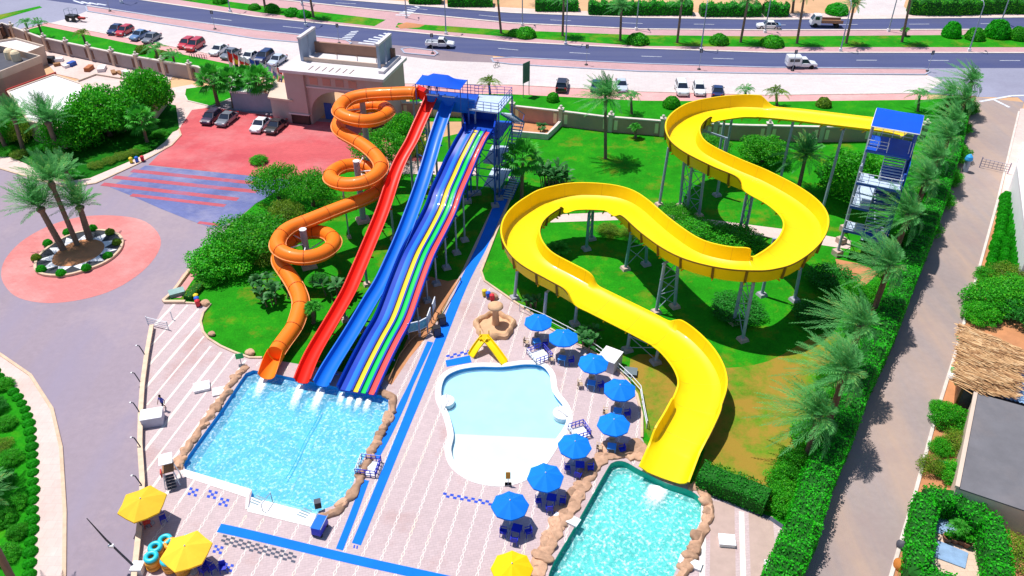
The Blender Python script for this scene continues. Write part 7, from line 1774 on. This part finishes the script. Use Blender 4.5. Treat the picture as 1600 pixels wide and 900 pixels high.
foam_and_glint((415, 588), (396, 632), .55, .8, -.33); foam_and_glint((471, 603), (452, 650), .5, .8, -.33); foam_and_glint((503, 609), (484, 654), .5, .8, -.33)
for x, y in ((536, 613), (549, 617), (563, 620), (577, 623)): foam_and_glint((x, y + 2), (x - 9, y + 26), .36, .5, -.33)
foam_and_glint((1030, 762), (1010, 800), 1.0, 1.3, -.61)

# ------------------------------------------------------------------ person walking on the left plaza, lifeguards on the tower
m_skin = M('skin', (.30, .16, .10), .6, .08, 4, 0); m_shirt = M('shirt_blue', (.07, .09, .42), .8, .1, 4); m_short = M('shorts_dark', (.02, .02, .05), .8, .1, 4); m_hair = M('hair_dark', (.012, .01, .01), .7, .1, 6)
def person(base, rz, label, mats, z=.056, stride=.26):
    V = [(0, 0, .95), (0, 0, 1.15), (0, .01, 1.38), (0, .015, 1.48), (0, .04, 1.60), (0, .03, 1.72)]; Rr = [.15, .145, .15, .06, .09, .07]; E = [(0, 1), (1, 2), (2, 3), (3, 4), (4, 5)]
    def chain(start, pts, rs):
        k_ = start
        for p, r in zip(pts, rs): V.append(p); Rr.append(r); E.append((k_, len(V) - 1)); k_ = len(V) - 1
        return k_
    for sx, f in ((-1, 1), (1, -1)):
        chain(0, [(sx * .10, 0, .88), (sx * .11, f * stride * .55 + .05, .50), (sx * .11, f * stride - .05, .09), (sx * .115, f * stride + .12, .04)], [.095, .062, .042, .035])
        h_ = chain(2, [(sx * .19, 0, 1.40), (sx * .25, -f * .10, 1.13), (sx * .25, -f * .16 + .08, .90)], [.062, .043, .03])
        bx, by, bz = V[h_]
        pl = chain(h_, [(bx, by + .02, bz - .06)], [.032])
        for q in range(4): chain(pl, [(bx + .012 * sx, by + .0 + .018 * (q - 1.5) + .02, bz - .11), (bx, by + .018 * (q - 1.5) + .03, bz - .15 - .008 * (1.5 - abs(q - 1.5)))], [.008, .007])
        chain(h_, [(bx - sx * .02, by + .05, bz - .05), (bx - sx * .02, by + .065, bz - .085)], [.009, .008])
    me = bpy.data.meshes.new('person'); me.from_pydata(V, E, []); o = bpy.data.objects.new('person_tmp', me); C.objects.link(o)
    sk_ = o.modifiers.new('skin', 'SKIN'); lay = me.skin_vertices[0].data
    for i, r in enumerate(Rr): lay[i].radius = (r, r * (.72 if i in (0, 1, 2) else 1))
    lay[0].use_root = True; ss = o.modifiers.new('sub', 'SUBSURF'); ss.levels = ss.render_levels = 1
    dg = bpy.context.evaluated_depsgraph_get(); me2 = bpy.data.meshes.new_from_object(o.evaluated_get(dg)); bpy.data.objects.remove(o)
    me2.name = 'person'; me2.materials.clear()
    for m_ in (m_skin,) + mats: me2.materials.append(m_)
    for f in me2.polygons:
        c_ = f.center; f.use_smooth = True
        if .93 < c_.z < 1.46 and (abs(c_.x) < .2 or c_.z > 1.18): f.material_index = 1
        elif .52 < c_.z <= .95 and abs(c_.x) < .2: f.material_index = 2
        elif c_.z < .07: f.material_index = 2
        else: f.material_index = 0
    p = bpy.data.objects.new('person', me2); C.objects.link(p); B = G(*base) if len(base) == 2 else G(*base); p.location = (B.x, B.y, z if len(base) == 2 else base[2]); p.rotation_euler = (0, 0, rz); tag(p, label, 'person')
    hb_ = MB(); hb_.lathe([(.098, 1.60), (.104, 1.68), (.085, 1.76), (.04, 1.80), (0, 1.81)], (0, .025, 0), 12); hr = hb_.build('hair', m_hair, None, 80); hr.parent = p
    nb = MB(); nb.box((0, .135, 1.63), (.025, .035, .04)); n_ = nb.build('nose', m_skin); n_.parent = p
    return p
person((257, 641), 2.7, 'man in violet blue shirt and dark shorts walking beside the white cabinet', (m_shirt, m_short))
person((683, 148, 11.9), 3.0, 'person in white and blue standing on the blue tower under the awning', (m_white, m_plas_blue), stride=.08)
person((671, 146, 11.9), 3.3, 'person in white shirt on the blue tower next to the orange slide mouth', (m_white, m_short), stride=.08)
# every stone, parasol and bush gets a slightly different weathering
for m_, amt in ((m_rock, .35), (m_umb_blue, .16), (m_umb_yel, .10), (lm_hedge, .2), (lm_bush, .3), (lm_tree, .3)):
    nt = m_.node_tree; bsd = next(n for n in nt.nodes if n.type == 'BSDF_PRINCIPLED'); lk = bsd.inputs['Base Color'].links[0].from_socket
    oi = nd(nt, 'ShaderNodeObjectInfo'); mr = nd(nt, 'ShaderNodeMapRange'); mr.inputs['To Min'].default_value = 1 - amt; mr.inputs['To Max'].default_value = 1 + amt * .6; nt.links.new(oi.outputs['Random'], mr.inputs[0])
    hsv = nd(nt, 'ShaderNodeHueSaturation'); nt.links.new(lk, hsv.inputs['Color']); nt.links.new(mr.outputs[0], hsv.inputs['Value']); nt.links.new(hsv.outputs[0], bsd.inputs['Base Color'])
# ------------------------------------------------------------------ vehicles
m_glass = M('car_glass', (.012, .02, .04), .08, .1, 1, 0, spec=.7); m_tyre = M('tyre', (.012, .012, .014), .8, .1, 3, 0); m_rim = M('alloy_rim', (.45, .46, .5), .35, .1, 3, 0, metal=.6)
m_head = M('headlamp', (.75, .78, .8), .15, .05, 3, 0, spec=.7); m_tail = M('tail_lamp', (.5, .01, .01), .25, .05, 3, 0)
paints = {n: M('car_paint_' + n, c, .3, .04, 1, 0, spec=.5, coat=.6) for n, c in dict(red=(.50, .012, .03), white=(.78, .79, .82), black=(.02, .016, .035), navy=(.01, .025, .12), grey=(.17, .18, .22), silver=(.50, .56, .68), steelblue=(.12, .22, .42), plum=(.045, .02, .055), dark=(.035, .03, .035)).items()}
def loft(mb, secs):
    """secs: list of rings (same length)"""
    m = len(secs[0]); vs = [p for s in secs for p in s]; fs = []
    for i in range(len(secs) - 1):
        for j in range(m): fs.append((i * m + j, i * m + (j + 1) % m, (i + 1) * m + (j + 1) % m, (i + 1) * m + j))
    fs.append(tuple(range(m))[::-1]); fs.append(tuple((len(secs) - 1) * m + j for j in range(m)))
    return mb.add(vs, fs)
def car_proto(kind):
    L_, W, Hh = {'sedan': (4.5, 1.76, 1.45), 'hatch': (4.1, 1.74, 1.5), 'suv': (4.6, 1.86, 1.70)}[kind]
    hl = L_ / 2
    belt = {'sedan': .92, 'hatch': .95, 'suv': 1.06}[kind]
    prof = {'sedan': [(-1, .50, .80), (-.97, .74, .90), (-.80, belt, .95), (-.45, belt, 1), (.30, belt, 1), (.72, belt - .08, .97), (.93, .70, .90), (1, .52, .78)],
            'hatch': [(-1, .50, .84), (-.98, .85, .92), (-.85, belt, .96), (-.4, belt, 1), (.35, belt, 1), (.75, belt - .1, .97), (.94, .70, .90), (1, .52, .78)],
            'suv': [(-1, .55, .86), (-.98, .95, .94), (-.88, belt, .97), (-.4, belt, 1), (.38, belt, 1), (.80, belt - .06, .97), (.96, .82, .92), (1, .60, .82)]}[kind]
    body = MB(); secs = []
    for t, z, w_ in prof:
        x = t * hl; hw = W / 2 * w_; zb = .22 if abs(t) < .95 else .32
        secs.append([(x, -hw * .92, zb), (x, -hw, zb + .15), (x, -hw, z - .12), (x, -hw * .90, z), (x, hw * .90, z), (x, hw, z - .12), (x, hw, zb + .15), (x, hw * .92, zb)])
    loft(body, secs)
    gx = {'sedan': (-.66, -.36, .12, .42), 'hatch': (-.90, -.70, .10, .45), 'suv': (-.92, -.78, .12, .46)}[kind]
    hw = W / 2 * .93; ht = W / 2 * .74
    g = MB(); g.add([(gx[0] * hl, -hw, belt - .02), (gx[3] * hl, -hw, belt - .02), (gx[3] * hl, hw, belt - .02), (gx[0] * hl, hw, belt - .02), (gx[1] * hl, -ht, Hh - .04), (gx[2] * hl, -ht, Hh - .04), (gx[2] * hl, ht, Hh - .04), (gx[1] * hl, ht, Hh - .04)], [(0, 1, 5, 4), (1, 2, 6, 5), (2, 3, 7, 6), (3, 0, 4, 7), (4, 5, 6, 7)])
    r0, r1 = gx[1] * hl - .08, gx[2] * hl + .06
    loft(body, [[(x, -ht - .03 + e, Hh - .06), (x, -ht + .1, Hh), (x, ht - .1, Hh), (x, ht + .03 - e, Hh - .06)] for x, e in ((r0, .06), (r0 + .2, 0), (r1 - .2, 0), (r1, .06))])
    for sy in (-1, 1):                      # pillars
        for xa, xb in ((gx[3] * hl, r1), (gx[0] * hl, r0), ((gx[1] + gx[2]) / 2 * hl - .1, (gx[1] + gx[2]) / 2 * hl)):
            body.beam((xa, sy * (hw + .005), belt - .03), (xb, sy * (ht + .012), Hh - .05), .08, .06)
    out = [(body, 'body', paints['white']), (g, 'windows', m_glass)]
    for x in (-.60 * hl, .62 * hl):
        for sy in (-1, 1):
            wh = MB(); wh.tube([(x, sy * (W / 2 - .20), .33), (x, sy * (W / 2 + .015), .33)], .33, 16); out.append((wh, 'wheel', m_tyre))
            rm = MB(); rm.tube([(x, sy * (W / 2 - .02), .33), (x, sy * (W / 2 + .03), .33)], .2, 12); out.append((rm, 'rim', m_rim))
    for sy in (-1, 1):
        h_ = MB(); h_.box((hl * .95, sy * W * .34, .68 if kind != 'suv' else .80), (.16, .36, .13)); out.append((h_, 'headlight', m_head))
        h_ = MB(); h_.box((-hl * .975, sy * W * .36, .78 if kind != 'suv' else .92), (.12, .30, .16)); out.append((h_, 'tail_light', m_tail))
        h_ = MB(); h_.box((gx[3] * hl - .25, sy * (W / 2 + .07), belt + .05), (.12, .16, .1)); out.append((h_, 'mirror', paints['dark']))
    return proto(out)
CARS = {k_: car_proto(k_) for k_ in ('sedan', 'hatch', 'suv')}
def put_car(kind, rear, front, paint, label, group=None, name='parked_car'):
    a, c_ = G(*rear, .75), G(*front, .75); d = c_ - a; m_ = (a + c_) / 2
    return place(CARS[kind], name, label, 'car', (m_.x, m_.y, .03), math.atan2(d.y, d.x), group, mats={'body': paints[paint]})
gL = 'cars parked in the western parking strip'
for kind, r_, f_, col, lb in [('sedan', (192, 38), (170, 51), 'navy', 'dark blue car at the left end of the western parking row'), ('hatch', (206, 41), (182, 53), 'red', 'red car next to the dark blue one at the left end of the western row'), ('sedan', (230, 48), (206, 59), 'steelblue', 'blue grey car right of the left red car'), ('sedan', (247, 52), (226, 64), 'grey', 'grey car half hidden by the arching palm'), ('hatch', (302, 60), (280, 73), 'red', 'left one of the two red cars standing side by side'), ('suv', (317, 62), (291, 78), 'red', 'right one of the two red cars standing side by side'), ('sedan', (354, 69), (329, 84), 'white', 'white car right of the two red cars'), ('sedan', (372, 76), (348, 89), 'grey', 'grey car between two white cars'), ('sedan', (401, 80), (379, 94), 'white', 'white car left of the dark blue car by the gatehouse'), ('suv', (425, 80), (400, 97), 'navy', 'dark blue car near the gatehouse'), ('sedan', (446, 84), (420, 101), 'silver', 'silver car nearest the gatehouse')]:
    put_car(kind, r_, f_, col, lb, gL)
gF = 'cars parked on the red forecourt'
for kind, r_, f_, col, lb in [('hatch', (342, 172), (317, 192), 'plum', 'dark plum car at the left of the forecourt'), ('sedan', (368, 173), (340, 195), 'grey', 'grey car beside the dark plum car'), ('sedan', (420, 181), (393, 206), 'white', 'white car on the forecourt near the guard house'), ('sedan', (445, 183), (416, 208), 'dark', 'charcoal car nearest the gatehouse pier')]:
    put_car(kind, r_, f_, col, lb, gF)
gR = 'cars parked in the eastern parking strip'
for kind, r_, f_, col, lb in [('suv', (876, 142), (881, 122), 'black', 'black car with red tail lamps above the pavement'), ('sedan', (930, 143), (935, 121), 'navy', 'dark blue car behind the crown of the tall date palm'), ('sedan', (968, 121), (974, 143), 'silver', 'silver car right of the tall date palm'), ('suv', (1062, 126), (1069, 149), 'white', 'white car with dark roof window'), ('hatch', (1089, 126), (1096, 150), 'white', 'white car with black roof'), ('sedan', (1121, 152), (1122, 130), 'navy', 'dark blue car at the right end of the eastern row')]:
    put_car(kind, r_, f_, col, lb, gR)
t = put_car('sedan', (1218, 39), (1184, 38), 'white', 'white car with blue tail driving on the far carriageway', name='car')
b = MB(); b.box((-1.75, 0, .72), (.96, 1.80, .40)); b.build('blue_panel', paints['steelblue'], t, world=False)
# pickups
def pickup(rear, front, label, load=None, name='pickup_truck'):
    a, c_ = G(*rear, .75), G(*front, .75); d = c_ - a; m_ = (a + c_) / 2; t = thing(name, label, 'pickup truck', (m_.x, m_.y, .03), math.atan2(d.y, d.x))
    W, hl = 1.8, 2.6; body = MB()
    loft(body, [[(x, -hw * .95, .4), (x, -hw, .55), (x, -hw, z - .1), (x, -hw * .92, z), (x, hw * .92, z), (x, hw, z - .1), (x, hw, .55), (x, hw * .95, .4)] for x, z, hw in ((-.25, 1.05, .9), (1.0, 1.05, .9), (1.9, .98, .88), (2.45, .88, .84), (2.6, .65, .78))])
    loft(body, [[(x, -hw, z), (x, -hw + .1, z + .08), (x, hw - .1, z + .08), (x, hw, z)] for x, hw, z in ((-.2, .68, 1.66), (.75, .68, 1.66))])
    for sy in (-1, 1):
        for xa, xb in ((1.3, .75), (-.25, -.2)): body.beam((xa, sy * .84, 1.02), (xb, sy * .7, 1.68), .09, .07)
    body.build('cab', paints['white'], t, None, False)
    g = MB(); g.add([(-.22, -.84, 1.03), (1.32, -.84, 1.03), (1.32, .84, 1.03), (-.22, .84, 1.03), (-.18, -.68, 1.66), (.74, -.68, 1.66), (.74, .68, 1.66), (-.18, .68, 1.66)], [(0, 1, 5, 4), (1, 2, 6, 5), (2, 3, 7, 6), (3, 0, 4, 7), (4, 5, 6, 7)]); g.build('windows', m_glass, t, None, False)
    bed = MB(); bed.box((-1.43, 0, .56), (2.3, 1.75, .12)); bed.box((-1.43, -.86, .82), (2.3, .08, .5)); bed.box((-1.43, .86, .82), (2.3, .08, .5)); bed.box((-2.56, 0, .82), (.08, 1.64, .5)); bed.build('cargo_bed', paints['white'], t, None, False)
    for x in (-1.55, 1.6):
        for sy in (-1, 1): wh = MB(); wh.tube([(x, sy * .70, .36), (x, sy * .93, .36)], .36, 14); wh.build('wheel', m_tyre, t, None, False)
    for sy in (-1, 1): h_ = MB(); h_.box((2.5, sy * .62, .74), (.14, .34, .14)); h_.build('headlight', m_head, t, None, False)
    if load == 'canopy':
        cn = MB(); loft(cn, [[(x, -.86, 1.0), (x, -.84, 1.95), (x, -.7, 2.15), (x, .7, 2.15), (x, .84, 1.95), (x, .86, 1.0)] for x in (-2.6, -.3)]); cn.build('canopy', paints['white'], t, None, False)
        for sy in (-1, 1): w_ = MB(); w_.box((-1.45, sy * .87, 1.5), (1.7, .03, .5)); w_.build('side_window', m_glass, t, None, False)
    return t
pickup((669, 67), (706, 68), 'white pickup driving along the near carriageway above the blue tower')
pickup((1229, 99), (1275, 99), 'white pickup with tall boxy canopy on the near carriageway', 'canopy')
a, c_ = G(1308, 42), G(1268, 41); d = c_ - a; m_ = (a + c_) / 2; t = thing('flatbed_truck', 'white flatbed truck with brown load bed on the far carriageway', 'truck', (m_.x, m_.y, .03), math.atan2(d.y, d.x))
cb_ = MB(); loft(cb_, [[(x, -hw, .5), (x, -hw, z), (x, hw, z), (x, hw, .5)] for x, z, hw in ((1.0, 2.3, .85), (2.2, 2.3, .88), (2.75, 1.35, .92), (2.85, .6, .9))]); cb_.build('cab', paints['white'], t, None, False)
g = MB(); g.add([(2.26, -.78, 2.2), (2.76, -.82, 1.42), (2.76, .82, 1.42), (2.26, .78, 2.2)], [(0, 1, 2, 3)]); g.box((1.8, -.885, 1.75), (.8, .03, .6)); g.box((1.8, .885, 1.75), (.8, .03, .6)); g.build('windows', m_glass, t, None, False)
bd = MB(); bd.box((-1.1, 0, .95), (4.0, 2.0, .16)); bd.build('load_bed', m_wood, t, None, False)
for sy in (-1, 1): bd = MB(); bd.box((-1.1, sy * 1.0, 1.25), (4.0, .06, .45)); bd.build('side_board', m_brown, t, None, False)
for x in (-2.1, 2.0):
    for sy in (-1, 1): wh = MB(); wh.tube([(x, sy * .7, .42), (x, sy * .98, .42)], .42, 14); wh.build('wheel', m_tyre, t, None, False)
# horse cart with canopy frame in the lot, bicycle rack on the western pavement
B = G(117, 33); t = thing('horse_cart', 'dark open carriage with bare canopy frame at the left end of the parking strip', 'carriage', (B.x, B.y, .03), -.25)
b = MB(); b.box((-.4, 0, .9), (1.9, 1.3, .5), taper=1.1); b.build('carriage_body', m_black, t, None, False)
b = MB()
for x in (-1.3, .6):
    for y in (-.65, .65): b.tube([(x, y, .9), (x, y, 2.3)], .04, 5)
for y in (-.65, .65): b.tube([(-1.3, y, 2.3), (.6, y, 2.3)], .04, 5)
for x in (-1.3, .6): b.tube([(x, -.65, 2.3), (x, .65, 2.3)], .04, 5)
b.build('canopy_frame', m_steel, t, None, False)
for x in (-1.0, .5):
    for y in (-.75, .75): wh = MB(); wh.tube([(x, y - .04, .5), (x, y + .04, .5)], .5, 16); wh.build('wheel', m_black, t, None, False)
b = MB(); b.box((1.8, 0, .7), (1.4, .5, .4)); b.build('drawbar_seat', m_redtrim, t, None, False)
for y in (-.3, .3): b = MB(); b.tube([(.8, y, .7), (3.0, y, .8)], .05, 5); b.build('shaft', m_black, t, None, False)
B = G(310, 91); t = thing('bicycle_rack', 'low dark bicycle rack on the pink western pavement', 'bicycle rack', B, -.25); b = MB()
for i in range(7): b.tube([(i * .5 - 1.5, -.3, .03), (i * .5 - 1.5, -.3, .7), (i * .5 - 1.5, .3, .7), (i * .5 - 1.5, .3, .03)], .04, 5)
b.tube([(-1.6, -.3, .05), (1.6, -.3, .05)], .04, 5); b.tube([(-1.6, .3, .05), (1.6, .3, .05)], .04, 5); b.build('frame', m_darkgrey, t, None, False)
# bicycle rider on the parking strip
B = G(776, 105); t = thing('bicycle', 'dark bicycle at the left end of the verge island', 'bicycle', (B.x, B.y, .05), .9)
for x in (-.5, .5):
    wh = torus(.3, .03, 16, 6); o = wh.build('wheel', m_tyre, t, None, False); o.rotation_euler = (R(90), 0, 0); o.location = (x, 0, .33)
b = MB(); 
for p, q in (((-.5, 0, .33), (-.15, 0, .75)), ((-.15, 0, .75), (.38, 0, .8)), ((.38, 0, .8), (.5, 0, .33)), ((-.15, 0, .75), (0, 0, .33)), ((0, 0, .33), (.38, 0, .8)), ((-.5, 0, .33), (0, 0, .33)), ((.38, 0, .8), (.36, 0, 1.0)), ((.36, -.25, 1.0), (.36, .25, 1.0))): b.tube([p, q], .025, 5)
b.build('frame', m_black, t, None, False); b = MB(); b.box((-.18, 0, .85), (.25, .14, .06)); b.build('saddle', m_black, t, None, False)
